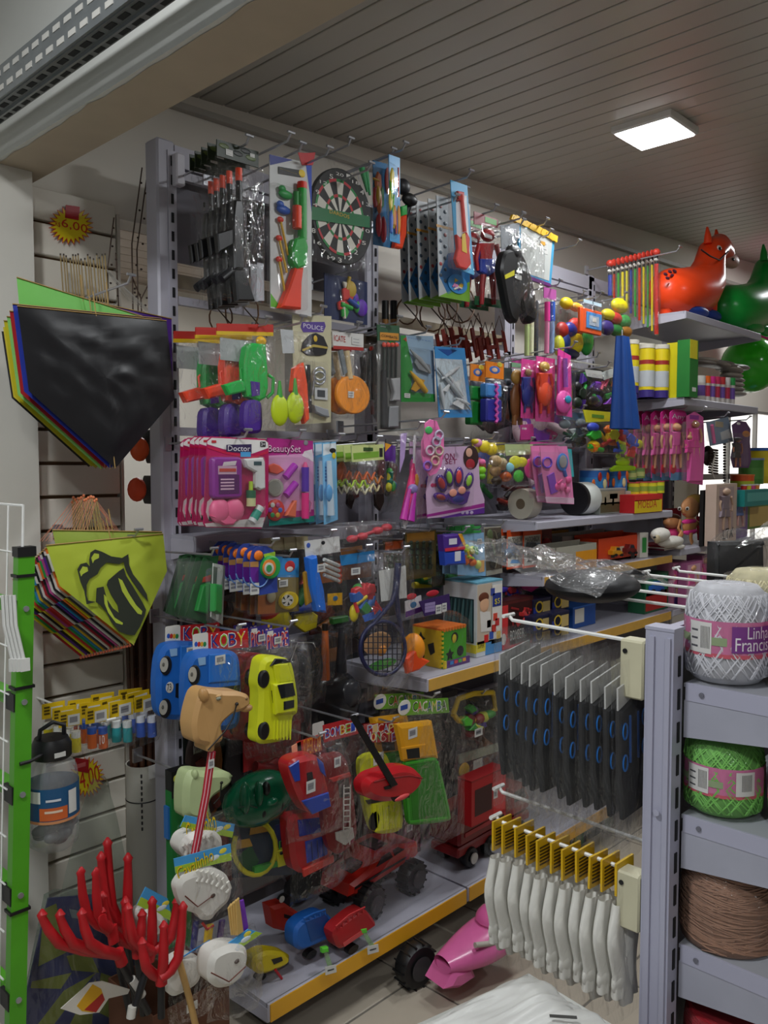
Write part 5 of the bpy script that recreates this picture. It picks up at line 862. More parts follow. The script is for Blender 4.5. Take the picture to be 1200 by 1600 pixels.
it = It('toy_sword_bag', 'dark toy blade right of the orange one', 'toy', 535, 985, 1.95); it.rod('blade', '#1c1c24', [(534, 980), (533, 1050)], [5, 9], .01); it.poly('guard', '#2a6a2c', [(520, 966), (545, 962), (546, 972), (522, 976)], .02, 0, .003); it.bag(522, 972, 548, 1058, .03)
it = It('grey_sack', 'crumpled dark grey bag behind the pickup and fire truck', 'bag', 520, 1100, 2.0); 
R = random.Random(3); it.part('sack', mat('#2a2a2e', .25), MB().ell((0, 0, 0), (.12, .06, .11), 24, 16), smooth=80)
it.part('fold', mat('#38383c', .25), MB().ell((.05, -.04, .03), (.05, .03, .05)), smooth=80)
# on the shelf with the wood-tone strip
sx = at(690, 1030, 1.745); cz = .931
it = It('shape_sorter_cube', 'toy cube with yellow and green faces and shaped holes', 'toy', 0, 0, 0, p=Vector((sx.x, 1.745, cz))); e = .125
it.part('body', '#c9c41e', MB().box(0.002, e - .002, .002, e - .002, .002, e - .002)); it.part('yellow_panel', '#e0b81c', MB().box(-.004, .002, 0, e, 0, e)); it.part('green_panel', '#4aa81e', MB().box(0, e, -.004, .002, 0, e)); it.part('orange_lid', '#e0701e', MB().box(-.004, e, -.004, e, e, e + .006))
for k in range(8): it.part('edge_tooth', '#e8c41c', MB().box(-.006, .004, -.006, .004, .006 + k * .015, .013 + k * .015)); it.part('lid_tooth', '#e87a20', MB().box(.004 + k * .015, .011 + k * .015, -.008, 0, e - .004, e + .007))
DKH = mat('#1a1410', .8)
def hole_y(pts, nm='hole'): it.part(nm, DKH, MB().prism([(x * e, z * e) for x, z in pts], -.004, -.0052))
def hole_x(pts):
    m = MB().prism([(x * e, z * e) for x, z in pts], 0, .0012).mesh('hole'); m.materials.append(DKH); o = bpy.data.objects.new('hole', m); COL.objects.link(o); o.parent = it.o; o.rotation_euler = (0, 0, -math.pi / 2); o.location = (-.0055, e, 0)
circ = lambda cx, cz, r, n=14: [(cx + r * math.cos(6.283 * k / n), cz + r * math.sin(6.283 * k / n)) for k in range(n)]
star = lambda cx, cz, r, n=5: [(cx + (r if k % 2 == 0 else r * .5) * math.cos(6.283 * k / (2 * n) + 1.57), cz + (r if k % 2 == 0 else r * .5) * math.sin(6.283 * k / (2 * n) + 1.57)) for k in range(2 * n)]
hole_y(circ(.5, .76, .14)); hole_y(circ(.74, .36, .14)); hole_y(star(.3, .32, .17)); hole_x(star(.3, .72, .17, 4)); hole_x([(.55, .58), (.75, .66), (.8, .4), (.65, .3), (.58, .45)]); hole_x(circ(.32, .25, .11)); it.part('inner_shape', '#d8c42a', MB().ell((.06, -.004, .092), (.012, .003, .016)))
it.part('base_label', '#5a2a7a', MB().box(0.01, e + .01, -.012, -.006, -.0, .022)); it.part('base_label', '#e0c81e', MB().box(-.0, .012, -.0125, -.0065, 0, .024))
for k, cc in enumerate(('#3a8ad0', '#e04a4a', '#5ab83a', '#e8a02c')): it.part('printed_letter', cc, MB().box(.03 + k * .022, .046 + k * .022, -.0135, -.012, .009, .02))
it.part('net_wrap', FILM, MB().prism([(-.012, 0), (e + .012, 0), (e + .008, e + .02), (.06, e + .06), (-.008, e + .02)], e + .012, -.014))
it = It('cube_tag', 'dark purple header tag on top of the shape cube', 'tag', 680, 945, 1.74); it.poly('tag', '#3c2460', [(655, 940), (702, 928), (704, 952), (664, 963)], .003); it.sticker(681, 946, 690, 958, .004); it.sticker(691, 943, 698, 955, .004)
for j in range(3): it.rect('print_line', '#9a88b8', 664, 943 + j * 5, 680, 944.5 + j * 5, .0006, .003)
it = It('cube_tag', 'white and purple printed tag left of the dark tag', 'tag', 645, 948, 1.76); it.poly('tag', '#d0c8cc', [(633, 940), (658, 930), (660, 955), (634, 966)], .003); it.ell('print', '#c02a3a', 643, 932, 8, 5, .002, .003); it.poly('print', '#5a2a7a', [(634, 956), (660, 947), (660, 955), (634, 965)], .0008, .003); it.ell('print', '#2a6a9a', 646, 945, 5, 5, .0008, .003); it.ell('print', '#c02a3a', 676, 927, 10, 5, .003, -.004)
it = It('toy_helmet', 'yellow dome with orange brim hanging behind the racket bag', 'toy', 648, 1020, 1.71); it.ell('dome', '#f0941c', 646, 1013, 12, 24, .05, .0); it.poly('brim', '#f2501a', [(638, 1030), (656, 1014), (664, 1028), (677, 1034), (660, 1048), (642, 1054)], .02, .02, .006)
it = carton('block_set_box', 'window box with photo of a baby, teal wrapped set inside', 745, 922, 784, 1027, 1.755, .15, '#c9cfd2', (('#d8c83a', .0, .88, .35, 1.0), ('#4a8ac0', .35, .86, 1.0, 1.0), ('#c8b8a4', .03, .03, .6, .86), ('#e8e4dc', .6, .03, 1.0, .86)), top='#6aa8c0', txts=(('SUPER', '#4a3a10', .05, .91, .3, .95),))
zb = it.L(764, 1027, 0)[2]; xb = it.L(745, 975, 0)[0]; it.part('side_window', '#1d3336', MB().box(xb - .002, xb - .0005, .012, .14, zb + .035, zb + .19)); it.part('side_label', '#d8c83a', MB().box(xb - .0025, xb - .0008, .0, .15, zb + .0, zb + .03))
for j in range(7): it.part('wrapped_sheet', ('#3a5a5c', '#2a4446')[j % 2], MB().tube([(xb - .004, .02 + j * .018, zb + .04), (xb - .007, .024 + j * .018, zb + .11), (xb - .004, .02 + j * .018, zb + .185)], [.004, .008, .003]))
it.ell('photo_face', '#e0b08c', 757, 955, 7, 12, .002, .002); it.ell('photo_hair', '#6a3a26', 756, 944, 8, 8, .002, .0015); it.poly('photo_shirt', '#e0dcd6', [(750, 966), (766, 966), (768, 996), (752, 998)], .001, .001)
for j, (x, y, c_) in enumerate(((764, 985, '#e0a02c'), (772, 992, '#c8342a'), (768, 1003, '#3a5ab0'), (777, 982, '#c83a3a'), (760, 1008, '#d02a2a'), (779, 1002, '#e0b83a'), (774, 974, '#d84a3a'), (770, 935, '#3a4a9a'))): it.rect('printed_block', c_, x - 3, y - 5, x + 3, y + 5, .001, .001)
it.rect('logo_print', '#2a3a8a', 770, 938, 783, 956, .001, .001); it.txt('$5', '#e8d83a', 773, 946, 781, 954, .0025)
it = It('purple_toy_bag', 'red and purple toys in bag with hot pink bow', 'toy', 805, 930, 1.80); it.busy(783, 918, 828, 948, ['#8a1c2a', '#3a2aa0', '#4a2ab0', '#6a1a5a', '#3028a0'], 16, .02, seed=5); it.poly('pink_bow', '#f03aa0', [(820, 908), (846, 905), (850, 918), (838, 926), (824, 922)], .03, 0, .008); it.ell('lime_toy', '#a8b83a', 832, 938, 8, 5, .012, .02); it.bag(780, 919, 836, 953, .03, amp=.012)
it = carton('fire_truck_box', 'dark red window box with white fire truck lettering', 785, 952, 832, 1014, 1.757, .14, '#5a1c1c', (('#3a1010', .22, .05, .96, .6), ('#d8383a', 0, .1, .18, .9), ('#17171a', .25, .66, .98, .93), ('#c02a3a', .0, .95, 1.0, 1.0)), top='#4a1616', txts=(('BOMBEIRO', '#dedad2', .27, .72, .82, .86),))
it.busy(797, 958, 830, 990, ['#b8282a', '#8a1c1e', '#d84a4a', '#2a1416'], 12, .006, .001, seed=2); it.disc('printed_wheel', '#d8d4cc', 787, 1010, 4, 9, .001, .001)
for k in range(3):
    for j in range(2):
        y0 = 938 + k * 24; lab = ('%s kaleidoscope carton of the %s pile' % (['top', 'middle', 'bottom'][k], ['left', 'right'][j]))
        it = carton('kaleidoscope_box', lab, 834 + j * 29, y0 + 1 - j * 5, 860 + j * 29, y0 + 20 - j * 5, 1.76, .13, '#1c1d38', (('#c8b070', .55, .1, .98, .9), ('#243a9a', .0, .6, .3, 1)), group='kaleidoscope cartons', top='#26284a')
        it.o.location.z = .9315 + (2 - k) * .0535; it.disc('printed_ring', '#d8b83a', 843 + j * 29, y0 + 11 - j * 5, 6, 9, .0012, .001, 18); it.disc('printed_hole', '#101022', 843 + j * 29, y0 + 11 - j * 5, 4, 6.5, .0012, .0022, 18)
it = carton('blue_car_box', 'blue-edged carton lying right of the kaleidoscopes', 895, 962, 930, 985, 1.78, .12, '#1f4f9a', (('#d8d4c8', .1, .1, .5, .9),), top='#2a64b8')
# ---------------------------------------------------------------- sixth row
it = It('hobby_horse', 'tan camel-like horse head on red striped stick', 'toy', 340, 1160, 1.66)
hd = it.poly('head', '#c69a62', [(302, 1136), (305, 1115), (313, 1086), (324, 1076), (349, 1081), (376, 1081), (390, 1086), (394, 1095), (392, 1104), (378, 1113), (367, 1115), (347, 1133), (352, 1153), (349, 1160), (339, 1163), (338, 1176), (325, 1176), (325, 1165), (306, 1162)], .055, 0, .009)
it.ell('ear', '#b98c55', 318, 1086, 7, 12, .012, .055, hd, -15); it.ell('eye', '#8a8c78', 341, 1091, 4, 3.4, .006, .054, hd); it.ell('brow', '#c9a06a', 340, 1087, 7, 3, .008, .05, hd); it.ell('nostril', '#7a5a36', 385, 1092, 2.4, 2, .003, .054, hd); it.ell('lip', '#c3955c', 384, 1106, 9, 6, .016, .03, hd)
for j in range(7): it.rod('mane_ridge', '#b5874f', [(307 + j * .8, 1150 - j * 9), (314 + j, 1143 - j * 9), (319 + j, 1146 - j * 9)], 2, .05, hd)
it.rod('rein', '#1c1814', [(370, 1100), (364, 1122), (352, 1142), (336, 1160), (325, 1172)], 1.2, .06); it.ell('rein_ring', '#15120f', 370, 1100, 2.6, 2.6, .004, .058)
st = it.rod('stick', '#c01f34', [(331, 1174), (322, 1240), (304, 1336)], 6.2, .028)
for j in (-2.6, 2.6): it.rod('stripe', '#e0a8b0', [(331 + j, 1176), (322 + j, 1240), (304 + j, 1334)], .9, .04, st)
it.sticker(326, 1188, 335, 1199, .042)
it = It('hobby_horse', 'pale green horse head behind the red striped stick', 'toy', 320, 1290, 1.76)
hd = it.poly('head', '#b9c994', [(289, 1253), (290, 1227), (297, 1206), (311, 1204), (328, 1207), (353, 1205), (367, 1211), (366, 1225), (353, 1236), (335, 1248), (330, 1260), (337, 1283), (290, 1283)], .05, 0, .014); it.ell('nostril', '#7a8a60', 361, 1213, 2, 2, .003, .05, hd); it.ell('rein_ring', '#16160f', 346, 1223, 2.4, 2.4, .004, .05, hd); it.rod('rein', '#16160f', [(346, 1223), (344, 1245), (334, 1256)], 1, .052); it.ell('ear', '#adbd88', 304, 1210, 5, 8, .01, .045, hd); it.ell('eye', '#8a9a70', 326, 1215, 3, 2.6, .004, .048, hd); it.rod('stick', '#a81c2c', [(312, 1282), (308, 1345)], 5, .02)
it = It('toy_mask', 'glossy dark green face mask lying on its side', 'mask', 405, 1250, 1.72)
mk = it.ell('face', mat('#0d5a3c', .18), 405, 1247, 54, 41, .06, .0); it.ell('eye_hole', '#03100a', 416, 1232, 5, 11, .012, .054, mk); it.ell('eye_hole', '#03100a', 410, 1269, 4, 9, .012, .046, mk); it.ell('mouth_slit', '#03100a', 438, 1253, 3, 16, .01, .045, mk); it.ell('nose', mat('#0f6444', .18), 424, 1252, 9, 6, .014, .054, mk); it.ell('brow', mat('#0b5236', .18), 404, 1240, 5, 20, .016, .052, mk); it.ell('brow', mat('#0b5236', .18), 383, 1247, 8, 26, .014, .048, mk); it.rod('cheek_crease', '#07301f', [(372, 1262), (390, 1258), (402, 1262)], 1.2, .056, mk)
it = It('green_board_box', 'tall green box with black top at the left post', 'box', 282, 1290, 1.90); it.rect('box', '#10702c', 268, 1238, 300, 1492, .03); it.rect('box_top', '#141414', 268, 1207, 300, 1238, .031); it.ell('print', '#b8b83a', 275, 1217, 4, 6, .002, .031); it.sticker(281, 1213, 294, 1222, .0315); it.rect('white_line', '#c9c9c4', 274, 1233, 298, 1235, .001, .0315); it.rect('print', '#2a6ab0', 262, 1262, 269, 1310, .02); it.hook(284, 1212, 'wire hook carrying the tall green box')
it = It('race_track_box', 'race track box with yellow loop track and toy cars', 'toy', 412, 1340, 1.80)
it.poly('card', '#16324a', [(362, 1284), (462, 1280), (464, 1366), (364, 1372)], .004); it.poly('print', '#0e5a34', [(370, 1340), (392, 1320), (405, 1345), (395, 1362), (372, 1364)], .001, .004); it.rod('loop_track', '#d8d020', [(398 + 33 * math.cos(t), 1325 + 42 * math.sin(t)) for t in [-1.6 + 5.2 * q / 16 for q in range(17)]], 4, .012); it.poly('track_ramp', '#3aa838', [(398, 1356), (440, 1344), (440, 1352), (398, 1366)], .012, .004)
for x, y in ((380, 1318), (404, 1295)): it.poly('printed_car', '#c89a3a', [(x - 14, y + 10), (x - 12, y - 4), (x + 10, y - 8), (x + 15, y + 4)], .001, .005)
it.poly('yellow_car', '#d8d41c', [(432, 1330), (447, 1327), (449, 1352), (436, 1356)], .016, .004, .003); it.ell('car_wheel', '#15151a', 440, 1333, 3, 2.6, .004, .021); it.rod('lever', '#3aa838', [(437, 1330), (437, 1315), (442, 1314), (442, 1328)], 1.2, .012); it.rect('print', '#1c2c6a', 430, 1290, 450, 1312, .001, .004); it.blister(366, 1286, 462, 1366, .02)
def bagcar(lab, x0, hpts, hcol, Y, group, ttl=None, tcols=('#e8d8a0',), tbox=None, name='toy_truck_bag', bag=None):
    it = It(name, lab, 'toy truck', hpts[0][0], hpts[0][1], Y, group=group); h = it.poly('header', hcol, hpts, .004, .004)
    if ttl:
        n = len(ttl); a, b, c_, d = tbox; w_ = (c_ - a) / n; sl = (hpts[1][1] - hpts[0][1]) / max(1, hpts[1][0] - hpts[0][0])
        for k, ch in enumerate(ttl):
            if ch == ' ': continue
            dy = sl * w_ * k; it.txt(ch, '#ece8e0', a + w_ * k, b + dy, a + w_ * (k + 1.05), d + dy, .0086, par=h); it.txt(ch, tcols[k % len(tcols)], a + w_ * k + w_ * .12, b + dy + 1, a + w_ * (k + .92), d + dy - 1, .0094, par=h)
    if bag: it.bag(*bag, .1, amp=.01)
    return it
RED = mat('#a81f24', .3); DRED = mat('#7a1518', .35); BLU = mat('#2440a0', .3)
it = bagcar('bagged red and blue toy car hanging over a second one', 0, [(464, 1160), (500, 1148), (504, 1172), (466, 1186)], '#a8281c', 1.69, 'red and blue toy cars', bag=(446, 1168, 530, 1285))
it.poly('print', '#e8a080', [(456, 1166), (470, 1158), (472, 1182), (458, 1190)], .002, .006); it.txt('SUPER CAR', '#e89a2c', 474, 1156, 502, 1172, .0095)
b = it.poly('car_body', RED, [(452, 1200), (462, 1186), (498, 1178), (508, 1200), (519, 1244), (519, 1262), (487, 1276), (470, 1250)], .05, .006, .012); it.poly('hood', BLU, [(472, 1252), (514, 1238), (518, 1260), (489, 1273)], .004, .056, .002, b); it.poly('roof_stripe', BLU, [(452, 1198), (468, 1188), (470, 1220), (462, 1222)], .004, .056, .002, b); it.poly('side_stripe', BLU, [(496, 1184), (506, 1192), (510, 1214), (502, 1206)], .004, .056, .002, b); it.poly('engine_print', '#1a1014', [(480, 1208), (488, 1206), (492, 1232), (482, 1234)], .002, .056, 0, b); it.sticker(479, 1222, 493, 1236, .06)
it.hook(484, 1156, 'wire hook carrying the red and blue cars')
it = It('toy_truck_bag', 'lower bagged red and blue toy car below the first', 'toy truck', 495, 1275, 1.74, group='red and blue toy cars'); b = it.poly('car_body', RED, [(456, 1288), (463, 1276), (519, 1270), (526, 1300), (530, 1344), (482, 1371), (464, 1362)], .055, .0, .014); it.poly('windscreen', mat('#14248a', .15), [(471, 1284), (518, 1278), (519, 1300), (474, 1310)], .003, .055, .001, b); it.poly('bed_cover', BLU, [(483, 1318), (516, 1308), (518, 1338), (486, 1352)], .004, .055, .002, b)
for j in range(3): it.rod('bed_groove', '#14205a', [(492 + j * 9, 1318 - j * 2), (494 + j * 9, 1346 - j * 3)], 1, .06, b)
it.poly('bumper', '#c23a30', [(480, 1362), (528, 1340), (529, 1350), (482, 1374)], .01, .055, .002, b); it.bag(452, 1262, 534, 1376, .09)
it = bagcar('bagged red fire truck with white ladder', 0, [(506, 1134), (558, 1121), (562, 1147), (508, 1161)], '#b82228', 1.70, None, 'BOMBEI', ('#2a4ab8', '#2a4ab8', '#2a4ab8', '#e0b82a', '#8ab83a', '#2a4ab8'), (510, 1140, 558, 1153), bag=(506, 1152, 578, 1350)); it.rect('logo_tab', '#cfcac4', 490, 1132, 508, 1150, .003, .004, .004)
b = it.poly('truck_body', DRED, [(514, 1192), (548, 1178), (562, 1200), (570, 1250), (577, 1320), (545, 1346), (528, 1330), (520, 1260)], .06, .004, .012); it.poly('cab_window', '#14181c', [(545, 1226), (562, 1222), (564, 1250), (548, 1254)], .003, .064, 0, b); it.poly('cab_frame', '#b8302c', [(534, 1224), (566, 1214), (568, 1220), (540, 1230)], .012, .062, .003, b); it.poly('window_band', '#1a1416', [(518, 1172), (540, 1164), (544, 1182), (520, 1190)], .02, .004, .003, b); it.sticker(540, 1191, 550, 1203, .068)
for x in (555.5, 565.5): it.rod('ladder_rail', '#d5d3cc', [(x + 1, 1234), (x, 1328)], 1.4, .075)
for j in range(10): it.rod('ladder_rung', '#d5d3cc', [(556, 1239 + j * 9), (566, 1238 + j * 9)], 1.1, .075)
it.poly('ladder_base', '#c4c2bc', [(545, 1310), (572, 1302), (574, 1318), (560, 1330), (546, 1322)], .014, .064, .004)
it.hook(535, 1128, 'wire hook carrying the fire truck')
it = bagcar('bagged yellow monster pickup under red header', 0, [(570, 1132), (630, 1129), (632, 1159), (574, 1161)], '#b0202a', 1.74, None, 'PICAPE', ('#7a8ac0', '#e8c88a', '#d86a3a', '#8ab0d8', '#e8d87a'), (576, 1134, 626, 1145), bag=(568, 1158, 652, 1316)); h = it.o.children[0]
for k, ch in enumerate('MONSTER'): it.txt(ch, '#ece8e0', 574 + k * 8, 1146, 582 + k * 8, 1158, .0086); it.txt(ch, ('#3a5ab8', '#e0b03a', '#4a9a4a', '#c83a3a', '#e0d03a', '#8a4ab0', '#3a8ac0')[k], 575 + k * 8, 1147, 581 + k * 8, 1157, .0094)
b = it.poly('truck_body', '#c9cc1c', [(577, 1196), (590, 1184), (618, 1180), (628, 1200), (644, 1250), (648, 1306), (600, 1312), (588, 1270)], .06, .004, .012, ); it.poly('bed', '#d6d81e', [(598, 1262), (642, 1254), (646, 1300), (604, 1308)], .006, .064, .003, b)
for j in range(5): it.rod('bed_rib', '#b8ba14', [(606 + j * 9, 1264), (608 + j * 9, 1302)], 1, .071, b)
it.poly('cab_roof', '#1c1c18', [(590, 1258), (640, 1248), (642, 1254), (594, 1264)], .01, .064, .002, b); it.disc('wheel', '#151517', 596, 1286, 8, 16, .02, .05, 18, b, .004); it.sticker(600, 1185, 616, 1197, .067); it.hook(600, 1131, 'wire hook carrying the monster pickup')
it = It('toy_mask', 'red pointed eye mask with black strap hanging before the trucks', 'mask', 618, 1225, 1.60)
mk = it.poly('mask', mat('#b81c24', .2), [(569, 1227), (581, 1212), (605, 1204), (629, 1197), (650, 1200), (668, 1218), (655, 1238), (644, 1248), (614, 1255), (590, 1253), (574, 1246)], .045, 0, .016); it.poly('jaw_slot', '#1c0608', [(612, 1247), (640, 1240), (640, 1246), (616, 1253)], .004, .043, 0, mk); it.ell('chin', '#d04a4a', 628, 1246, 12, 4, .006, .046, mk); it.poly('eye_hole', '#0a0406', [(600, 1230), (612, 1226), (612, 1232), (602, 1234)], .002, .0455, 0, mk); it.rod('crease', '#8a1218', [(584, 1222), (606, 1216), (640, 1212), (660, 1216)], 1.1, .045, mk)
it.poly('strap', '#0e0e10', [(547, 1120), (556, 1117), (622, 1226), (612, 1230)], .004, .048)
it = bagcar('bagged yellow dump truck with big green bucket', 0, [(626, 1095), (702, 1091), (704, 1114), (628, 1119)], '#6aa42c', 1.68, None, 'CACAMBA', ('#2a2c2a', '#e0503a', '#e8d8c8', '#2a3a8a', '#d8c83a', '#2a6a9a', '#2a2c2a'), (647, 1098, 700, 1112), bag=(632, 1112, 726, 1300)); it.ell('logo_tab', '#d8d6ce', 634, 1106, 10, 12, .002, .0085); it.rect('logo', '#2a4a9a', 629, 1104, 640, 1108, .001, .011)
b = it.poly('truck_cab', '#e0a01c', [(638, 1138), (692, 1131), (702, 1190), (650, 1196)], .06, .004, .012); it.poly('cab_frame', '#d8981a', [(645, 1174), (684, 1168), (686, 1188), (648, 1194)], .008, .064, .003, b); it.poly('cab_window', '#15181a', [(654, 1177), (674, 1174), (675, 1190), (656, 1192)], .002, .0725, 0, b); it.sticker(655, 1145, 669, 1156, .066)
b = it.poly('bucket', '#2f8a1c', [(647, 1199), (655, 1194), (694, 1188), (702, 1192), (723, 1284), (718, 1290), (660, 1297), (652, 1290)], .03, .035, .008); it.poly('bucket_floor', '#287a18', [(656, 1204), (696, 1198), (714, 1280), (662, 1288)], .001, .0655, 0, b)
for q in ([(650, 1200), (696, 1192)], [(700, 1196), (719, 1284)], [(656, 1292), (716, 1285)], [(650, 1202), (656, 1290)]): it.rod('bucket_rim', '#3a9a26', q, 2.6, .066, b)
it.hook(664, 1093, 'wire hook carrying the dump truck'); it.stack(2, .1, 'bagged dump truck with green header')
it = It('toy_net_bag', 'yellow rimmed net bag with green toys left of the knee sleeves', 'toy', 740, 1110, 1.80); it.rod('rim', '#e0bc1c', [(708, 1116), (716, 1092), (740, 1084), (770, 1082), (774, 1108), (750, 1124), (716, 1126), (708, 1116)], 4.5, .02); it.busy(720, 1100, 772, 1150, ['#3aa03a', '#c8d03a', '#6a1a1a', '#4a3a8a', '#58c83a', '#8a2020'], 14, .02, seed=6); it.bag(704, 1090, 778, 1190, .05, amp=.012); it.sticker(742, 1140, 754, 1148, .05); it.hook(742, 1086, 'wire hook carrying the yellow net bag')
it = It('wooden_spoon_set', 'pale wooden disc toys in bag below the net bag', 'toy', 745, 1180, 1.84); it.poly('tray', '#9aa08a', [(718, 1180), (786, 1160), (786, 1172), (720, 1194)], .01); it.ell('toy', '#c8a22a', 726, 1204, 8, 12, .012, .01); it.ell('toy', '#7a7a78', 748, 1204, 9, 16, .012, .01); it.rect('label', '#b8b8b0', 742, 1190, 756, 1200, .001, .025); it.bag(714, 1160, 790, 1222, .04)
it = carton('toy_car_box', 'bright red window box on the lowest shelf far side', 737, 1222, 790, 1266, 1.72, .12, '#a8181e', (('#3a1214', .1, .3, .6, .95), ('#c8282a', .65, .05, .98, .95)), top='#8a1418'); it.sticker(772, 1236, 778, 1246, .002)
# ---------------------------------------------------------------- lowest shelf
def wheel_x(it, x, y, z, r, w, par=None, hub='#b8b4ac', tyre='#141416'):
    M = Matrix.Rotation(math.pi / 2, 3, 'X'); t = it.part('wheel', tyre, MB().lathe([(r * .4, -w / 2), (r * .9, -w / 2), (r, -w * .3), (r, w * .3), (r * .9, w / 2), (r * .4, w / 2)], (x, y, z), 22, M), par)
    for k in range(14):
        a = 6.283 * k / 14; t2 = it.part('tread', tyre, MB().box(-w * .5, w * .5, -.003, .003, -.004, .004, Matrix.Translation((x + r * math.cos(a), y, z + r * math.sin(a))) @ Matrix.Rotation(-a + math.pi / 2, 4, 'Y') @ Matrix.Rotation(math.pi / 2, 4, 'Z')), t) if hub is None else None
    it.part('hub_cap', hub or '#3a3a3c', MB().lathe([(0, .0), (r * .5, .0), (r * .55, .006)], (x, y - w / 2 - .004, z), 16, M), t); return t
SZ = .186
q = at_z(550, 1440, SZ)
it = It('monster_truck', 'red toy monster car with huge black tyres in white net', 'toy car', 0, 0, 0, p=Vector((1.885, 1.835, SZ)), yaw=3)
P = [(-.17, .085), (-.16, .12), (-.08, .135), (-.03, .168), (.05, .172), (.13, .15), (.17, .14), (.175, .10), (.155, .09), (-.14, .075)]
b = it.part('body', mat('#b02218', .3), MB().prism(P, .10, -.03, .012)); it.part('window', '#141014', MB().prism([(-.05, .138), (-.025, .162), (.015, .164), (.03, .142)], -.031, -.033), b); it.part('window', '#141014', MB().prism([(.04, .142), (.03, .164), (.055, .166), (.09, .146)], -.031, -.033), b); it.part('side_stripe', '#1a1214', MB().prism([(-.15, .104), (.1, .112), (.1, .118), (-.15, .112)], -.031, -.0325), b); it.part('roof_stripe', '#2a1416', MB().box(-.02, .04, 0, .07, .171, .175), b); it.part('scoop', '#1a1416', MB().box(-.12, -.07, .01, .06, .13, .15), b)
for x in (-.10, .11):
    for y in (-.045, .10): wheel_x(it, x, y, .052, .052, .05, hub=None)
it.part('net_wrap', film_mat('net_film', .01, .04, scale=90, strength=.8), MB().grid(lambda a, b_: (-.20 + .42 * a, -.10 + .01 * noise.noise(Vector((a * 6, b_ * 5, 0))), .002 + (.10 + .10 * math.sin(a * 3.14)) * b_ + .0), 12, 8))
it = It('toy_fire_truck', 'long dark red toy truck with silver wheels on lowest shelf', 'toy truck', 0, 0, 0, p=Vector((2.42, 1.82, SZ)), yaw=2)
b = it.part('chassis', '#8a1a1c', MB().rbox(-.22, .24, -.05, .07, .05, .085, .006)); it.part('cargo_box', mat('#7c1518', .35), MB().rbox(-.22, .10, -.055, .075, .09, .20, .01)); it.part('cab', mat('#8e1a1e', .3), MB().prism([(.11, .09), (.24, .09), (.24, .14), (.20, .20), (.11, .20)], .07, -.05, .01)); it.part('cab_window', '#101214', MB().prism([(.13, .145), (.215, .145), (.19, .185), (.13, .185)], -.0505, -.052)); it.part('side_decal', '#b83034', MB().box(-.19, .06, -.0575, -.055, .12, .135)); it.part('side_decal', '#1a1012', MB().box(-.02, .05, -.0585, -.0565, .11, .13))
for x in (-.15, -.03, .16): wheel_x(it, x, -.045, .036, .036, .03)
for x in (-.15, .16): wheel_x(it, x, .06, .036, .036, .03)
def scoop(lab, pts, col, Y, grp, decal=None):
    x = sum(p[0] for p in pts) / len(pts); y = max(p[1] for p in pts); it = It('toy_dump_truck', lab, 'toy truck', x, y, Y, group=grp)
    b = it.poly('bucket', col, pts, .045, -.025, .009); return it, b
it, b = scoop('blue toy dump bucket at the front of the lowest shelf', [(461, 1463), (477, 1447), (510, 1434), (533, 1462), (533, 1471), (474, 1499), (461, 1492)], '#1558a8', 1.735, 'toy dump trucks'); it.rod('rail', '#1c66bc', [(474, 1446), (490, 1438), (508, 1432)], 1.4, .02)
for j in range(5): it.rod('rail_post', '#1c66bc', [(476 + j * 8, 1446 - j * 3), (477 + j * 8, 1452 - j * 3)], 1, .02)
it.poly('bucket_inside', '#0f4486', [(478, 1452), (508, 1440), (528, 1462), (486, 1482)], .001, .0205); it.disc('wheel', '#151517', 480, 1498, 8, 6, .02, -.02); it.disc('wheel', '#151517', 525, 1480, 8, 6, .02, -.02)
it, b = scoop('red toy dump bucket beside the blue one', [(520, 1442), (558, 1412), (573, 1407), (590, 1430), (588, 1436), (536, 1472), (528, 1466)], '#a01a1e', 1.73, 'toy dump trucks'); it.rod('rail', '#b82428', [(524, 1434), (545, 1416), (570, 1404)], 1.4, .02)
for j in range(6): it.rod('rail_post', '#b82428', [(527 + j * 8, 1432 - j * 5), (528 + j * 8, 1438 - j * 5)], 1, .02)
it.poly('side_letters', '#c84a4a', [(536, 1460), (566, 1440), (568, 1446), (538, 1466)], .001, .0205); it.disc('wheel', '#151517', 545, 1466, 8, 6, .02, -.02)
it, b = scoop('red-orange toy truck with dark decal at the left', [(424, 1390), (446, 1384), (486, 1412), (482, 1438), (430, 1424)], '#b02a1c', 1.86, 'toy dump trucks'); it.poly('decal', '#1c0e0e', [(444, 1400), (482, 1412), (481, 1417), (444, 1406)], .001, .0205); it.ell('badge', '#b8b4ac', 459, 1420, 5, 3, .001, .0205); it.disc('wheel', '#131315', 440, 1377, 9, 9, .03, -.02); it.disc('hub', '#c8c4bc', 440, 1377, 4, 5, .002, .011)
it, b = scoop('yellow toy digger part at the left end of the shelf', [(395, 1472), (419, 1460), (455, 1466), (454, 1484), (411, 1500), (397, 1493)], '#c9b414', 1.76, 'toy dump trucks'); it.poly('slot', '#1a1810', [(424, 1474), (440, 1470), (442, 1476), (428, 1482)], .001, .0205); it.disc('wheel', '#151517', 402, 1497, 7, 5, .02, -.03); it.rod('red_lever', '#b01c24', [(430, 1490), (440, 1504)], 2, .02)
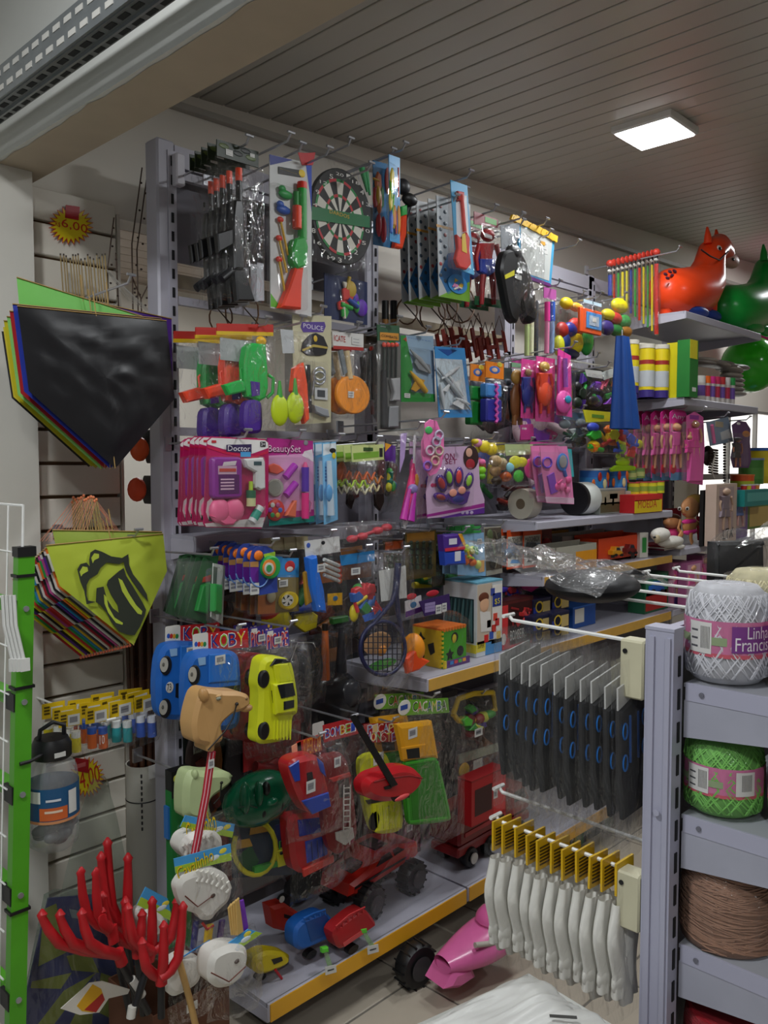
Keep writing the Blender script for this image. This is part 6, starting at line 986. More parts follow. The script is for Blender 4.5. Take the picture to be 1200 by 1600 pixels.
it = It('toy_tractor', 'black and red toy tractor deep in the lowest shelf', 'toy truck', 500, 1425, 1.98); it.poly('body', '#2a1010', [(450, 1400), (460, 1375), (520, 1350), (550, 1370), (548, 1420), (470, 1440)], .06, 0, .01); it.poly('hood', '#701418', [(505, 1390), (545, 1378), (546, 1400), (508, 1410)], .01, .06, .003); it.disc('wheel', '#101012', 470, 1425, 20, 26, .04, .03); it.disc('wheel', '#101012', 530, 1412, 18, 22, .04, .03); it.rod('roll_bar', '#0e0e10', [(470, 1390), (480, 1350), (515, 1340), (520, 1370)], 2.5, .02)
it = It('toy_truck_box', 'dark red boxed toy truck behind the monster car', 'toy truck', 625, 1350, 1.98); it.rect('box', '#4e1014', 585, 1300, 660, 1362, .1, -.08); it.rect('window_print', '#1a0608', 592, 1306, 636, 1340, .001, .02); it.sticker(640, 1322, 648, 1330, .021); it.ell('printed_wheel', '#2a1012', 606, 1352, 8, 9, .002, .02)
for k, (x, y, tx, ty) in enumerate(((509, 1486, 517, 1516), (569, 1456, 583, 1484))):
    it = It('price_clip', ('green price clip with tag near the blue bucket', 'green price clip with tag near the monster car')[k], 'price tag', x, y, 1.675, group='green price clips'); it.poly('clip', '#5ac832', [(x - 5, y - 4), (x + 5, y - 6), (x + 6, y + 2), (x - 4, y + 4)], .012, 0, .003); it.poly('stem', film_mat('clear_stem%d' % k, .03, .15, (.7, 1, .6, 1)), [(x - 3, y + 2), (x + 3, y), (tx + 3, ty - 6), (tx - 4, ty - 4)], .002, .008); t = it.poly('tag', '#d2d4d0', [(tx - 9, ty - 5), (tx + 8, ty - 9), (tx + 9, ty + 3), (tx - 8, ty + 8)], .0015, .011); it.poly('print_line', '#3a3c3e', [(tx - 5, ty), (tx + 5, ty - 3), (tx + 5, ty - 1), (tx - 5, ty + 2)], .0005, .0126, par=t)
# pink ride-on toy on the floor
it = It('ride_on_toy', 'pink plastic ride-on toy with thick black wheel under shelf', 'toy', 0, 0, 0, p=at_z(650, 1500, .07).xy.to_3d() + Vector((.05, -.13, 0)), yaw=-8); it.o.scale = (.68, .68, .68)
def shell(a, b_):
    t = a * 6.283; s_ = b_; x = -.10 + .42 * s_; r = .055 + .07 * math.sin(min(1, s_ * 1.2) * 1.9) ; return (x, r * 1.1 * math.cos(t) * .9, .17 + .05 * s_ * s_ + r * .62 * math.sin(t))
it.part('body', mat('#dd6aa4', .25), MB().grid(shell, 20, 12), smooth=80); it.part('seat', mat('#d8609c', .25), MB().ell((.26, 0, .27), (.13, .10, .05))); it.part('front_scoop', mat('#dd6aa4', .25), MB().prism([(-.14, .10), (-.05, .07), (.05, .08), (.02, .15), (-.08, .16)], .07, -.07, .02)); it.part('side_groove', '#1a1418', MB().box(.17, .20, -.1, -.075, .15, .22))
wheel_x(it, -.12, .16, .10, .10, .075, hub=None); wheel_x(it, .3, .12, .09, .09, .06, hub=None); it.part('axle_bar', '#b9b3a8', MB().cyl((.02, -.08, .25), (.2, -.1, .21), .012))
# ---------------------------------------------------------------- left side: kites on the slat wall
def kite(lab, pts, col, Y, group, th=.0015, name='kite', patches=(), spine=True, yaw=0, amp=.0028):
    it = It(name, lab, 'kite', pts[0][0], pts[0][1], Y, yaw, group)
    q = [it.L(x, y, 0) for x, y in pts]; c = Vector((sum(p[0] for p in q) / len(q), sum(p[2] for p in q) / len(q)))
    mb = MB(); n = len(q); rings = 12; sd = RND.random() * 40
    for r in range(rings + 1):
        f = r / rings
        for k in range(n * 8):
            a, b = q[(k // 8) % n], q[(k // 8 + 1) % n]; t = (k % 8) / 8; ex = a[0] + (b[0] - a[0]) * t; ez = a[2] + (b[2] - a[2]) * t
            X = c.x + (ex - c.x) * f; Z = c.y + (ez - c.y) * f
            mb.v.append((X, -.0075 * (1 - f * f) + amp * (noise.noise(Vector((X * 26 + sd, Z * 26, 0))) + (abs(noise.noise(Vector((X * 9 + Z * 14 + sd, Z * 5 - X * 4, 3)))) * 1.6 - .6 if amp > .004 else 0)) * (1 - f ** 6), Z))
    m = n * 8
    for r in range(rings):
        for k in range(m): mb.f.append((r * m + k, r * m + (k + 1) % m, (r + 1) * m + (k + 1) % m, (r + 1) * m + k))
    it.part('sail', col, mb, smooth=80)
    for nm, c_, pp in patches: it.poly(nm, c_, pp, .0006, .0105)
    if spine: it.rod('frame_stick', '#b9975c', [pts[0], pts[1]], .9, .002); it.rod('spine', '#b9975c', [((pts[0][0] + pts[1][0]) / 2 + 2, (pts[0][1] + pts[1][1]) / 2 - 34), pts[3]], .9, -.0004)
    return it
K0 = [(27, 478), (260, 501), (273, 623), (180, 732), (45, 611)]
FAB = lambda c: mat(c, .55, 0, .1, 10, .1)
kite('large black kite in front of the upper stack', K0, mat('#17171b', .38, 0, .1, 6, .25, name='black_kite_fabric'), 1.97, 'large kites on the slotted board', amp=.0055)
UK = [('#2436a0', 'royal blue', -8, -7, -3), ('#7ac860', 'light green', 0, -44, -50), ('#b02026', 'red', -16, 2, 0), ('#8ad070', 'pale green', -22, 10, 6), ('#5a2f9a', 'purple', 12, -6, 0), ('#c9b81e', 'yellow', -30, 14, 8), ('#a81c20', 'dark red', -20, 20, 10), ('#6abf55', 'leaf green', -28, 18, 14), ('#d8c23a', 'pale yellow', -36, 20, 16), ('#26262c', 'charcoal', -40, 26, 20)]
for k, (c_, nm, dx, dy, d2) in enumerate(UK):
    f = 1 - .012 * k; pts = [(150 + (x - 150) * f + dx * .95, 600 + (y - 600) * f + dy * (.9 if i < 2 else .35) + 3) for i, (x, y) in enumerate(K0)]
    if nm == 'light green': pts = [(26, 433), (222, 494), (225, 600), (150, 700), (40, 590)]
    if nm == 'purple': pts = [(60, 452), (268, 498), (270, 600), (184, 720), (60, 600)]
    kite('large %s kite in the upper stack behind the black one' % nm, pts, FAB(c_), 1.985 + .0135 * k, 'large kites on the slotted board', spine=k < 6)
R = random.Random(4)
KS = ['first', 'second', 'third', 'fourth', 'fifth', 'sixth', 'seventh', 'eighth', 'ninth', 'tenth', 'eleventh', 'twelfth', 'thirteenth', 'fourteenth', 'fifteenth', 'sixteenth']
for k in range(16):
    x = 96 + k * 4.6 + R.random() * 2; tp = 398 + R.random() * 10; it = It('bamboo_rod', 'thin bamboo rod above the black kite, %s from the left' % KS[k], 'rod', x, 470, 2.30 - .008 * k, group='bamboo rods of the upper kites'); it.rod('rod', '#a88f5c', [(x - 2, tp), (x + 4, 480)], 1.1, 0); it.rod('dark_tip', '#3a2c1c', [(x - 2, tp - 3), (x - 2, tp)], 1.3, 0)
for k, (x, y0, x2) in enumerate(((181, 395, 186), (222, 262, 208), (229, 280, 216), (178, 340, 170), (206, 432, 222), (236, 436, 222))):
    it = It('twig', 'long dark twig left of the tall grey post, %s' % ['short one at the kites', 'tallest one', 'second tallest', 'bent one at the board', 'crooked one at left', 'crooked one at right'][k], 'twig', x, 480, 2.25, group='dark twigs beside the post'); it.rod('stem', '#4a3526', [(x, y0), (x2 - 2, (y0 + 500) / 2), (x2, 500)], 1.1, 0)
    for j in range(5): t = .1 + .18 * j; it.ell('knot', '#3a281c', x + (x2 - x) * t, y0 + (500 - y0) * t, 1.7, 1.7, None, 0)
for k in range(7):
    x = 175 + k * 7; it = It('kite_line', 'thin kite line slanting beside the upper kites, %s' % KS[k], 'string', x, 420, 2.2 + .005 * k, group='thin lines of the upper kites'); it.rod('line', '#b8b4ac', [(150 + k * 2, 400 + k * 3), (x + 26, 470 + k * 4)], .5, 0, None, 4)
# lower stack: lime kite with a dark lips-and-tongue emblem in front
LK = [(72, 852), (255, 834), (261, 892), (209, 1008), (93, 915)]
it = kite('lime green kite with black lips and tongue emblem', LK, FAB('#b4c43c'), 1.93, 'printed kites of the lower stack')
INK = mat('#30352a', .6)
V = lambda *q: [(.2417 * a, 740 + .2417 * b) for a, b in q]
for pp in (V((500, 620), (520, 585), (560, 575), (580, 600), (577, 560), (585, 510), (615, 490), (660, 505), (720, 535), (790, 545), (830, 520), (835, 590), (860, 650), (915, 720), (950, 780), (958, 830), (900, 760), (850, 690), (820, 640), (805, 600), (800, 570), (770, 585), (690, 575), (650, 610), (630, 650), (580, 680), (560, 720), (560, 790), (570, 820), (620, 830), (560, 845), (545, 760), (520, 700)),
           V((690, 720), (700, 690), (770, 630), (800, 610), (815, 660), (860, 730), (920, 830), (945, 880), (935, 920), (905, 990), (870, 1045), (820, 1040), (770, 1020), (720, 960), (690, 900), (650, 850), (620, 830), (625, 740), (670, 730), (690, 810), (730, 870), (768, 900), (760, 850), (715, 780))):
    it.poly('emblem_print', INK, pp, .0005, .0105)
LIME = FAB('#b9c943')
for pp in (V((590, 545), (610, 515), (640, 520), (640, 545), (610, 560), (600, 580)), V((515, 635), (535, 600), (565, 605), (570, 630), (535, 650), (525, 665)), V((765, 675), (790, 690), (830, 770), (880, 850), (920, 890), (915, 912), (890, 905), (840, 840), (790, 760)), V((672, 780), (690, 800), (700, 860), (740, 930), (795, 965), (792, 978), (750, 965), (700, 900), (676, 840))): it.poly('emblem_gap', LIME, pp, .0004, .0111)
kite('plain lime kite peeking over the emblem kite', [(82, 828), (253, 831), (258, 880), (206, 990), (96, 900)], FAB('#9fb24a'), 1.955, 'printed kites of the lower stack')
LKC = [('#e8742a', 'orange'), ('#dcd8d2', 'white'), ('#1c1c20', 'black'), ('#d8d4ce', 'off-white'), ('#b84a8a', 'pink'), ('#2a2a2e', 'charcoal'), ('#a81c2a', 'crimson'), ('#d6d2ca', 'cream'), ('#3a3c40', 'grey'), ('#c9a82a', 'mustard'), ('#2a86b8', 'sky blue'), ('#2f9a4a', 'green'), ('#c8302c', 'red'), ('#d8c81e', 'bright yellow'), ('#17171a', 'deep black'), ('#5a2a8a', 'violet'), ('#e0d22a', 'lemon'), ('#b01f28', 'dark red')]
for k, (c_, nm) in enumerate(LKC):
    dx = -5 - k * 4.0; dy = 3 + k * 2.3; f = .97 - .011 * k; pts = [(165 + (x - 165) * f + dx, 900 + (y - 900) * f + dy) for x, y in LK]; c2 = LKC[(k * 5 + 3) % 18][0]
    it = kite('small %s kite in the lower stack of kites' % nm, pts, FAB(c_), 1.972 + .0136 * k, 'printed kites of the lower stack', spine=k < 8)
    A, B_, C_, D, E_ = pts; mid = lambda p, q_, t: (p[0] + (q_[0] - p[0]) * t, p[1] + (q_[1] - p[1]) * t)
    it.poly('print_band', c2, [mid(E_, D, .15), mid(E_, D, .5), mid(C_, D, .5), mid(C_, D, .15)], .0005, .0102); it.poly('print_band', LKC[(k * 7 + 1) % 18][0], [mid(A, E_, .15), mid(A, E_, .6), mid(B_, C_, .6), mid(B_, C_, .15)], .0005, .0102); it.ell('tail_tuft', '#e87a5a', D[0], D[1] + 1, 2, 2.4, .004, 0)
for k in range(16):
    x = 112 + k * 2.6 + R.random() * 2; tp = 772 + R.random() * 12; it = It('kite_spine_rod', 'pale kite rod with orange thread above lower stack, %s from left' % KS[k], 'rod', x, 830, 2.28 - .016 * k, group='kite rods of the lower stack'); it.rod('rod', '#a8935e', [(x - 1, tp), (x + 2 + k * .6, 840)], 1.1, 0); it.ell('thread_knot', '#f08a5a', x - 1, tp + 2, 2, 2.6, .004, 0); it.rod('thread', '#f0a080', [(x - 1, tp + 3), (x - 52 + k * 2, 846)], .4, 0, None, 4); it.rod('thread', '#f0a080', [(x - 1, tp + 3), (x + 56 - k, 838)], .4, 0, None, 4)
peg(at(130, 470, 2.2).x, at(130, 470, 2.2).z, 1.94, 'wire hook carrying the large kites', 2.36); peg(at(130, 835, 2.2).x, at(130, 835, 2.2).z, 1.9, 'wire hook carrying the printed kites', 2.36)
# price bursts
def burst(lab, cx, cy, rx, ry, txt, Y, rot=0, tab=(0, -26)):
    it = It('price_burst', lab, 'price sign', cx, cy, Y, group='starburst price signs'); pts = []; p2 = []
    for k in range(48): a = 6.2832 * k / 48; r_ = (1.0 if k % 2 else .72); pts.append((cx + rx * r_ * math.cos(a), cy + ry * r_ * math.sin(a))); p2.append((cx + rx * (r_ - .07) * math.cos(a), cy + ry * (r_ - .07) * math.sin(a)))
    it.poly('red_edge', '#c8281c', pts, .0012); it.poly('yellow_card', '#e6cf1c', p2, .0006, .0012); it.txt(txt, '#c4241c', cx - rx * .42, cy - ry * .34, cx + rx * .72, cy + ry * .44, .002, rot=rot); it.txt('R$', '#c4241c', cx - rx * .68, cy - ry * .2, cx - rx * .46, cy + ry * .12, .002, rot=rot)
    t = it.poly('red_tab', '#b01c24', [(cx + tab[0] - 10, cy + tab[1] - 8), (cx + tab[0] + 11, cy + tab[1] - 5), (cx + tab[0] + 10, cy + tab[1] + 16), (cx + tab[0] - 11, cy + tab[1] + 12)], .002, .002); it.rect('print_line', '#d86a6a', cx + tab[0] - 7, cy + tab[1] + 2, cx + tab[0] + 6, cy + tab[1] + 5, .0005, .004, par=t)
burst('yellow starburst price sign reading six above the kites', 111, 352, 36, 31, '6,00', 2.355, -3, (2, -24)); burst('yellow starburst price sign reading four beside the jar', 136, 1214, 28, 32, '4,00', 2.33, 6, (-8, -22))
# small craft packs on slat hooks
def craft(lab, x, y, body, lid, rot, Y, w=36, two=True, num=None):
    it = It('craft_pack', lab, 'craft pack', x, y, Y, rot, 'yellow-headed craft packs'); it.poly('header', '#e0bc18', [(x - w / 2, y - 8), (x + w / 2, y - 15), (x + w / 2, y + 10), (x - w / 2, y + 16)], .003, .012); it.sticker(x - 4, y - 4, x + w / 2 - 3, y + 9, .0155)
    for j in range(3): it.rect('print_line', '#5a4a10', x - w / 2 + 3, y - 4 + j * 5, x - w / 2 + 12, y - 2.5 + j * 5, .0005, .015)
    for k in ((-1, 1) if two else (0,)):
        xx = x + k * w * .24; b = it.rod('tub', body, [(xx, y + 30), (xx + 1, y + 52)], w * .21, .012); it.rod('tub_lid', lid, [(xx, y + 20), (xx, y + 30)], w * .2, .012, b)
    if num: it.txt(num, '#e8e4dc', x + w * .1, y + 34, x + w * .32, y + 46, .026)
    it.bag(x - w / 2 - 1, y + 8, x + w / 2 + 2, y + 58, .03, amp=.008); return it
peg(at(110, 1120, 2.1).x, at(110, 1114, 2.1).z, 1.88, 'wire hook carrying the yellow craft tubs', 2.36, m=WIREW)
CP = [(110, 1122, '#d8c820', '#e0e0dc', 'yellow craft tubs pack at the left'), (152, 1116, '#c8602a', '#2a56b0', 'orange craft tubs pack with blue lids'), (190, 1106, '#2f9aa0', '#d8dcdc', 'teal craft tub pack in the middle'), (228, 1098, '#3a5ab0', '#c8ccd8', 'blue glitter tubs pack at the right')]
for k, (x, y, b_, l_, lab) in enumerate(CP):
    a = craft(lab + ', front one', x, y, b_, l_, 6 * k - 6, 1.90 + .02 * k, num='10' if k == 1 else None); a.stack(3, .045, lab + ', behind', spin=5)
# big sweets jar hanging on the ladder
jp = CAM + ray(84, 1322) * 1.80
it = It('plastic_jar', 'large clear plastic jar with black lid and blue label', 'jar', 0, 0, 0, p=jp)
it.part('jar', film_mat('jar_plastic', .06, .14, (.93, .95, .95, 1), 6, .08, .15), MB().lathe([(.0, .002), (.035, 0), (.050, .012), (.053, .04), (.053, .15), (.050, .175), (.038, .195), (.036, .21)], n=32), smooth=70); it.part('lid', '#121214', MB().lathe([(.0395, .198), (.041, .20), (.041, .225), (.034, .240), (0, .242)], n=32)); it.part('handle', '#15151a', MB().tube([(-.028, 0, .232), (-.026, -.006, .262), (0, -.01, .275), (.026, -.006, .262), (.028, 0, .232)], .005)); it.part('label', '#1d4f78', MB().lathe([(.0545, .075), (.0545, .145)], n=32, cap=False)); it.part('label_stripe', '#c8875a', MB().lathe([(.0548, .07), (.0548, .076)], n=32, cap=False))
def on_jar(nm, col, a0, a1, z0, z1, rr=.0552): it.part(nm, col, MB().grid(lambda a, b: (rr * math.cos(a0 + (a1 - a0) * a), rr * math.sin(a0 + (a1 - a0) * a), z0 + (z1 - z0) * b), 8, 1))
AZ = math.atan2(-jp.y, -jp.x)
on_jar('orange_panel', '#c8602c', AZ - .5, AZ + .55, .078, .105); on_jar('white_sticker', '#d8d8d4', AZ - .95, AZ - .45, .115, .14, .0556); on_jar('white_sticker', '#d0d0cc', AZ + .6, AZ + 1.0, .085, .135, .0556); on_jar('printed_word', '#c8ccd4', AZ - .25, AZ + .3, .118, .123, .0556); on_jar('printed_word', '#e0c8b0', AZ - .3, AZ + .35, .094, .099, .0558)
R = random.Random(8)
for k in range(16): it.part('wrapped_sweet', ['#2c2c30', '#4a4c50', '#6a6e72', '#24282a'][k % 4], MB().ell((R.uniform(-.03, .03), R.uniform(-.03, .03), .02 + .05 * R.random()), (.018, .012, .012)))
e_ = CAM + ray(46, 1190) * 1.70 - jp; it.part('tie_strap', '#0f0f11', MB().tube([(0, 0, .212), (e_.x, e_.y, e_.z), (e_.x - .02, e_.y, e_.z)], .004)); it.part('lid_sticker', '#c9c9c4', MB().box(-.012, .012, -.0415, -.040, .206, .216))
# white tube of bamboo canes beside the post
tb = at(226, 1400, 2.262); zt = at(226, 1190, 2.262).z
it = It('cane_tube', 'tall grey-white tube holding bamboo canes beside the post', 'tube', 0, 0, 0, p=Vector((tb.x, 2.262, 0)))
it.part('tube', mat('#aba89e', .5, 0, .06, 5), MB().lathe([(.05, 0), (.05, zt), (.046, zt), (.046, .05)], n=32)); it.part('binding_wire', '#1a1a1a', MB().lathe([(.0508, zt - .11), (.052, zt - .109), (.0508, zt - .106)], n=32, cap=False)); it.part('tag', '#c9c8c2', MB().box(-.012, .018, -.058, -.056, zt - .035, zt + .005))
for j in range(10): it.part('printed_mark', '#2a2a2c', MB().box(-.030, -.026, -.0435, -.040, zt - .03 - j * .018, zt - .02 - j * .018))
for k in range(13):
    a = 6.283 * k / 9 if k < 9 else 6.283 * k / 4; r_ = .0275 if k < 9 else .0108; x, y = tb.x + r_ * math.cos(a), 2.262 + r_ * math.sin(a); h_ = zt + .42 + .12 * ((k * 5) % 7) / 7
    c_ = tag(empty('bamboo_cane', (x, y, .06)), 'reddish brown bamboo cane in the grey tube, %s around' % KS[k], 'cane', 'bamboo canes in the tube'); MB().tube([(0, 0, 0), (.003 * math.cos(a), .003 * math.sin(a), h_ * .5), (.012 * math.cos(a), .012 * math.sin(a), h_)], .0072, 7).build('cane', mat('#4a2a18', .45, 0, .3, 30), c_)
    for j in range(6): MB().lathe([(.0072, -.003), (.0082, 0), (.0072, .003)], (.008 * math.cos(a) * j / 6, .008 * math.sin(a) * j / 6, .3 + h_ * j / 7.5), 8).build('node', '#6a4426', c_)
# orange line spools behind the kites
for k, (x, y, c_) in enumerate(((214, 765, '#f0562c'), (245, 762, '#c02a20'), (218, 702, '#f06028'), (236, 690, '#18181a'))):
    it = It('line_spool', ['bright orange line spool left of the post', 'red line spool beside the post', 'orange line spool under the black kite tip', 'black line spool near the post'][k], 'spool', x, y, 2.30, group='line spools beside the post'); it.ell('thread', c_, x, y, 13, 19, .03, 0); it.disc('flange', '#1a1a1c', x + 12, y, 4, 22, .06, -.03)
# ---------------------------------------------------------------- left foreground: green rack, mat, foam tridents, hobby horses
GRN = mat('#4c9a1e', .35)
A0 = CAM + ray(38, 866) * 1.70; B0 = CAM + ray(24, 1600) * 1.70; B0 = A0 + (B0 - A0) * (A0.z / (A0.z - B0.z))
it = It('wire_rack', 'bright green metal rack frame with white wire grid', 'rack', 0, 0, 0, p=Vector((B0.x, B0.y, 0)))
dv = A0 - B0
def lp(t, dy=0, dx=0): q = B0 + dv * t - it.p; return Vector((q.x + dx, q.y + dy, q.z))
u = it.part('upright', GRN, MB().add([tuple(lp(t) + Vector((sx * .017, sy * .012, 0))) for t in (0, 1) for sx, sy in ((-1, -1), (1, -1), (1, 1), (-1, 1))], [(0, 1, 2, 3), (4, 5, 6, 7), (0, 1, 5, 4), (1, 2, 6, 5), (2, 3, 7, 6), (3, 0, 4, 7)]), smooth=None)
it.part('upright_far', GRN, MB().add([tuple(lp(t, .42) + Vector((sx * .017, sy * .012, 0))) for t in (0, 1) for sx, sy in ((-1, -1), (1, -1), (1, 1), (-1, 1))], [(0, 1, 2, 3), (4, 5, 6, 7), (0, 1, 5, 4), (1, 2, 6, 5), (2, 3, 7, 6), (3, 0, 4, 7)]), smooth=None)
it.part('top_cap', '#141416', MB().box(-.019, .019, -.014, .014, -.004, .016, Matrix.Translation(lp(1))))
for py in (945, 1083, 1217, 1360, 1505):
    z = at_x(25, py, A0.x).z; t = z / A0.z; r = it.part('rung', GRN, MB().box(-.014, .014, 0, .42, -.012, .012, Matrix.Translation(lp(t, .012)))); it.part('black_bracket', '#151517', MB().box(-.020, -.012, -.010, .03, -.018, .018, Matrix.Translation(lp(t))), r); it.part('bolt', STEEL, MB().cyl(lp(t, -.0125), lp(t, -.016), .006), r)
for k in range(6): it.part('cable_tie', '#101012', MB().box(-.021, .021, -.015, .015, -.003, .003, Matrix.Translation(lp(.97 - k * .16)))) if k in (0, 1, 3) else None
for k in range(14): it.part('grid_wire', WIREW, MB().tube([lp(.12 + k * .068, .01, -.022), lp(.12 + k * .068, .45, -.022)], .002, 5))
for k in range(7): it.part('grid_wire', WIREW, MB().tube([lp(.1, .03 + k * .065, -.022), lp(1.07, .03 + k * .065, -.022)], .002, 5))
it.part('top_wire', WIREW, MB().tube([lp(1.0, 0, -.004), lp(1.07, 0, -.004), lp(1.07, .4, -.004)], .003, 6))
for k in range(4):
    q = CAM + ray(4 + k * 6, 930) * 1.62; o = It('wire_hanger', 'flat white price arm hanging on the grid, %s' % ('first', 'second', 'third', 'fourth')[k], 'hook', 0, 0, 0, p=q, group='white price arms on the grid'); o.part('arm', '#d4d4d0', MB().tube([(0, 0, .0), (.002, 0, -.06), (.012, -.01, -.13)], .0035)); o.part('price_plate', '#d8d8d4', MB().box(.004, .022, -.014, -.010, -.15, -.125))
# blue and yellow mat in clear wrap leaning on the slat wall
it = It('folded_mat', 'blue mat with yellow triangles wrapped in clear plastic', 'mat', 130, 1600, 1.90)
it.poly('mat', '#1b2a78', [(76, 1404), (150, 1398), (222, 1480), (240, 1640), (30, 1640), (40, 1560)], .006)
for pp in ([(70, 1420), (88, 1412), (104, 1488), (60, 1510), (66, 1450)], [(104, 1494), (140, 1486), (155, 1520), (112, 1516)], [(50, 1534), (112, 1520), (95, 1545), (48, 1544)], [(60, 1600), (100, 1548), (150, 1520), (115, 1560), (76, 1612)], [(158, 1520), (196, 1534), (190, 1600), (150, 1580)], [(90, 1640), (130, 1560), (150, 1530), (140, 1640)]): it.poly('yellow_patch', '#8f9220', pp, .001, .006)
it.poly('white_lines', '#8a92a0', [(108, 1420), (146, 1428), (150, 1440), (112, 1434)], .001, .0062)
it.poly('clear_wrap', SMOKE, [(24, 1640), (72, 1400), (88, 1392), (160, 1392), (236, 1480), (250, 1640)], .012, -.002)
it = It('smoky_bag', 'tall smoky clear bag standing below the price sign', 'bag', 140, 1420, 2.0); it.part('bag', SMOKE, MB().grid(lambda a, b: (lambda w: (w * (a - .5) * 2 + .03 * b, -.05 * math.sin(a * 3.14) + .008 * noise.noise(Vector((a * 6, b * 8, 3))), -.28 + .62 * b))(.15 * (1 - b) ** .8 + .015), 16, 20), smooth=80)
# foam tridents
TR = mat('#b0141c', .5, 0, .12, 20, .08, name='red_foam')
def trident(lab, base, tips, hend, Y, wrap=None, hcol='#17171a', r=8.0):
    it = It('foam_trident', lab, 'toy trident', base[0], base[1], Y, group='red foam tridents'); bx, by = base
    for k, (x, y) in enumerate(tips):
        ux, uy = x - bx, y - by; it.rod('prong', TR, [(bx, by, 0), (bx + ux * .45, by + uy * .10, .006), (bx + ux * .78, by + uy * .26, .012), (bx + ux * .92, by + uy * .55, .01), (x, y + 14, .004), (x, y + 9, .003), (x, y, 0)], [r, r, r * .98, r * .9, r * .72, r * .95, r * .2], .01 * k, None, 10)
    it.rod('collar', TR, [(bx, by - 6), (bx + (hend[0] - bx) * .15, by + (hend[1] - by) * .15)], r * 1.15, .01)
    it.rod('handle', hcol, [(bx, by + 4), hend], r * .72, .008)
    if wrap: it.rod('wrap_label', '#c9c6be', [wrap[0], wrap[1]], r * .85, .009)
trident('red foam trident with three prongs reaching to the left', (184, 1492), [(66, 1420), (94, 1420), (128, 1418)], (232, 1582), 1.60, ((205, 1530), (222, 1555)))
trident('tall red foam trident standing behind the others', (196, 1450), [(168, 1308), (158, 1330), (200, 1332)], (214, 1585), 1.72)
trident('red foam trident with one prong at far left back', (176, 1455), [(127, 1354), (152, 1356), (164, 1420)], (205, 1585), 1.66)
trident('red foam trident at the front right of the box', (252, 1528), [(222, 1464), (256, 1438), (286, 1408)], (252, 1590), 1.52)
trident('red foam trident with tall prongs beside the white horse', (236, 1486), [(238, 1400), (276, 1400), (200, 1410)], (206, 1590), 1.58, ((207, 1572), (204, 1590)))
trident('small red foam trident deep in the middle', (214, 1478), [(160, 1392), (196, 1400), (222, 1420)], (224, 1585), 1.68)
it = It('wooden_stick', 'plain pale wooden stick leaning out of the box', 'stick', 290, 1545, 1.50); it.rod('stick', '#c29a5c', [(276, 1488), (296, 1560), (312, 1630)], 5.5, 0)
it = It('paper_kite_scrap', 'torn white and yellow printed paper beside the tridents', 'paper', 150, 1560, 1.62); it.poly('paper', '#d8d4ca', [(95, 1576), (140, 1536), (160, 1533), (203, 1546), (200, 1553), (170, 1560), (155, 1582), (125, 1586)], .002); it.poly('yellow_print', '#d8a418', [(120, 1572), (145, 1538), (158, 1545), (164, 1562), (145, 1582), (128, 1580)], .0008, .002); it.poly('red_print', '#a82420', [(132, 1578), (160, 1552), (164, 1562), (150, 1582)], .0006, .0028)
c0 = at_z(238, 1588, .36); c1 = at_z(378, 1540, .36)
bx = It('cardboard_box', 'brown cardboard box holding tridents and horse sticks', 'box', 0, 0, 0, p=Vector((c0.x, c0.y, 0)))
w_ = c1.x - c0.x; CB = mat('#5a3520', .8, 0, .1, 8); 
for nm, q in (('front_wall', (0, w_, -.003, 0, 0, .36)), ('back_wall', (0, w_, .2, .203, 0, .36)), ('side_wall', (0, .003, 0, .2, 0, .36)), ('side_wall', (w_ - .003, w_, 0, .2, 0, .36)), ('base', (0, w_, 0, .2, 0.001, .004))): bx.part(nm, CB, MB().box(*q))
bx.part('white_label', '#cfcbc2', MB().box(w_ * .42, w_ * .56, -.0045, -.0032, .325, .345))
# white hobby horses in bags
def horsebag(lab, hdr, head, Y, flip=False, eye=None, stick=None, txt=None, rein=True, bag=None, low=False):
    it = It('hobby_horse_bag', lab, 'toy', hdr[0][0] if hdr else head[0][0], hdr[0][1] if hdr else head[0][1], Y, group='bagged white hobby horses')
    if hdr:
        h = it.poly('header', '#4aa0dc', hdr, .003, .03); (a, b, c_, d) = hdr[:4]; m = lambda p, q, t: (p[0] + (q[0] - p[0]) * t, p[1] + (q[1] - p[1]) * t)
        it.poly('print', '#a8c83a', [m(a, d, .55), m(b, c_, .55), c_, d], .0006, .033, par=h); it.ell('print_sun', '#e8d84a', *m(m(a, b, .86), m(d, c_, .86), .3), 6, 4, .0008, .033, h); it.ell('print_cloud', '#dce8ee', *m(m(a, b, .7), m(d, c_, .7), .6), 8, 4, .0008, .0336, h)
        if txt: x0, y0 = m(a, d, .42); x1, y1 = m(m(a, b, .68), m(d, c_, .68), .95); it.txt(txt, '#4a3a10', x0 + 4.6, y0 + .6, x1 + .6, y1 + .6, .0344, par=h, rot=9); it.txt(txt, '#f0d020', x0 + 4, y0, x1, y1, .0352, par=h, rot=9)
    hd = it.poly('head', mat('#d9d6ce', .35), head, .05, 0, .012); xs = [p[0] for p in head]; ys = [p[1] for p in head]; cx, cy = sum(xs) / len(xs), sum(ys) / len(ys)
    if eye: it.ell('eye', '#4a3a32', *eye, 4, 3.4, .004, .05, hd)
    it.bag(*(bag or (min(xs) - 4, (hdr[2][1] - 8) if hdr else min(ys) - 6, max(xs) + 4, max(ys) + 6)), .075, amp=.01)
    return it, hd
it, hd = horsebag('bagged white hobby horse head with sky-blue header, front one', [(278, 1346), (367, 1322), (369, 1348), (281, 1369)], [(286, 1392), (296, 1376), (316, 1368), (345, 1362), (366, 1372), (375, 1395), (370, 1416), (352, 1432), (342, 1446), (326, 1446), (320, 1436), (300, 1430), (291, 1412)], 1.56, eye=(343, 1406), txt='Cavalinho', bag=(280, 1348, 380, 1452))
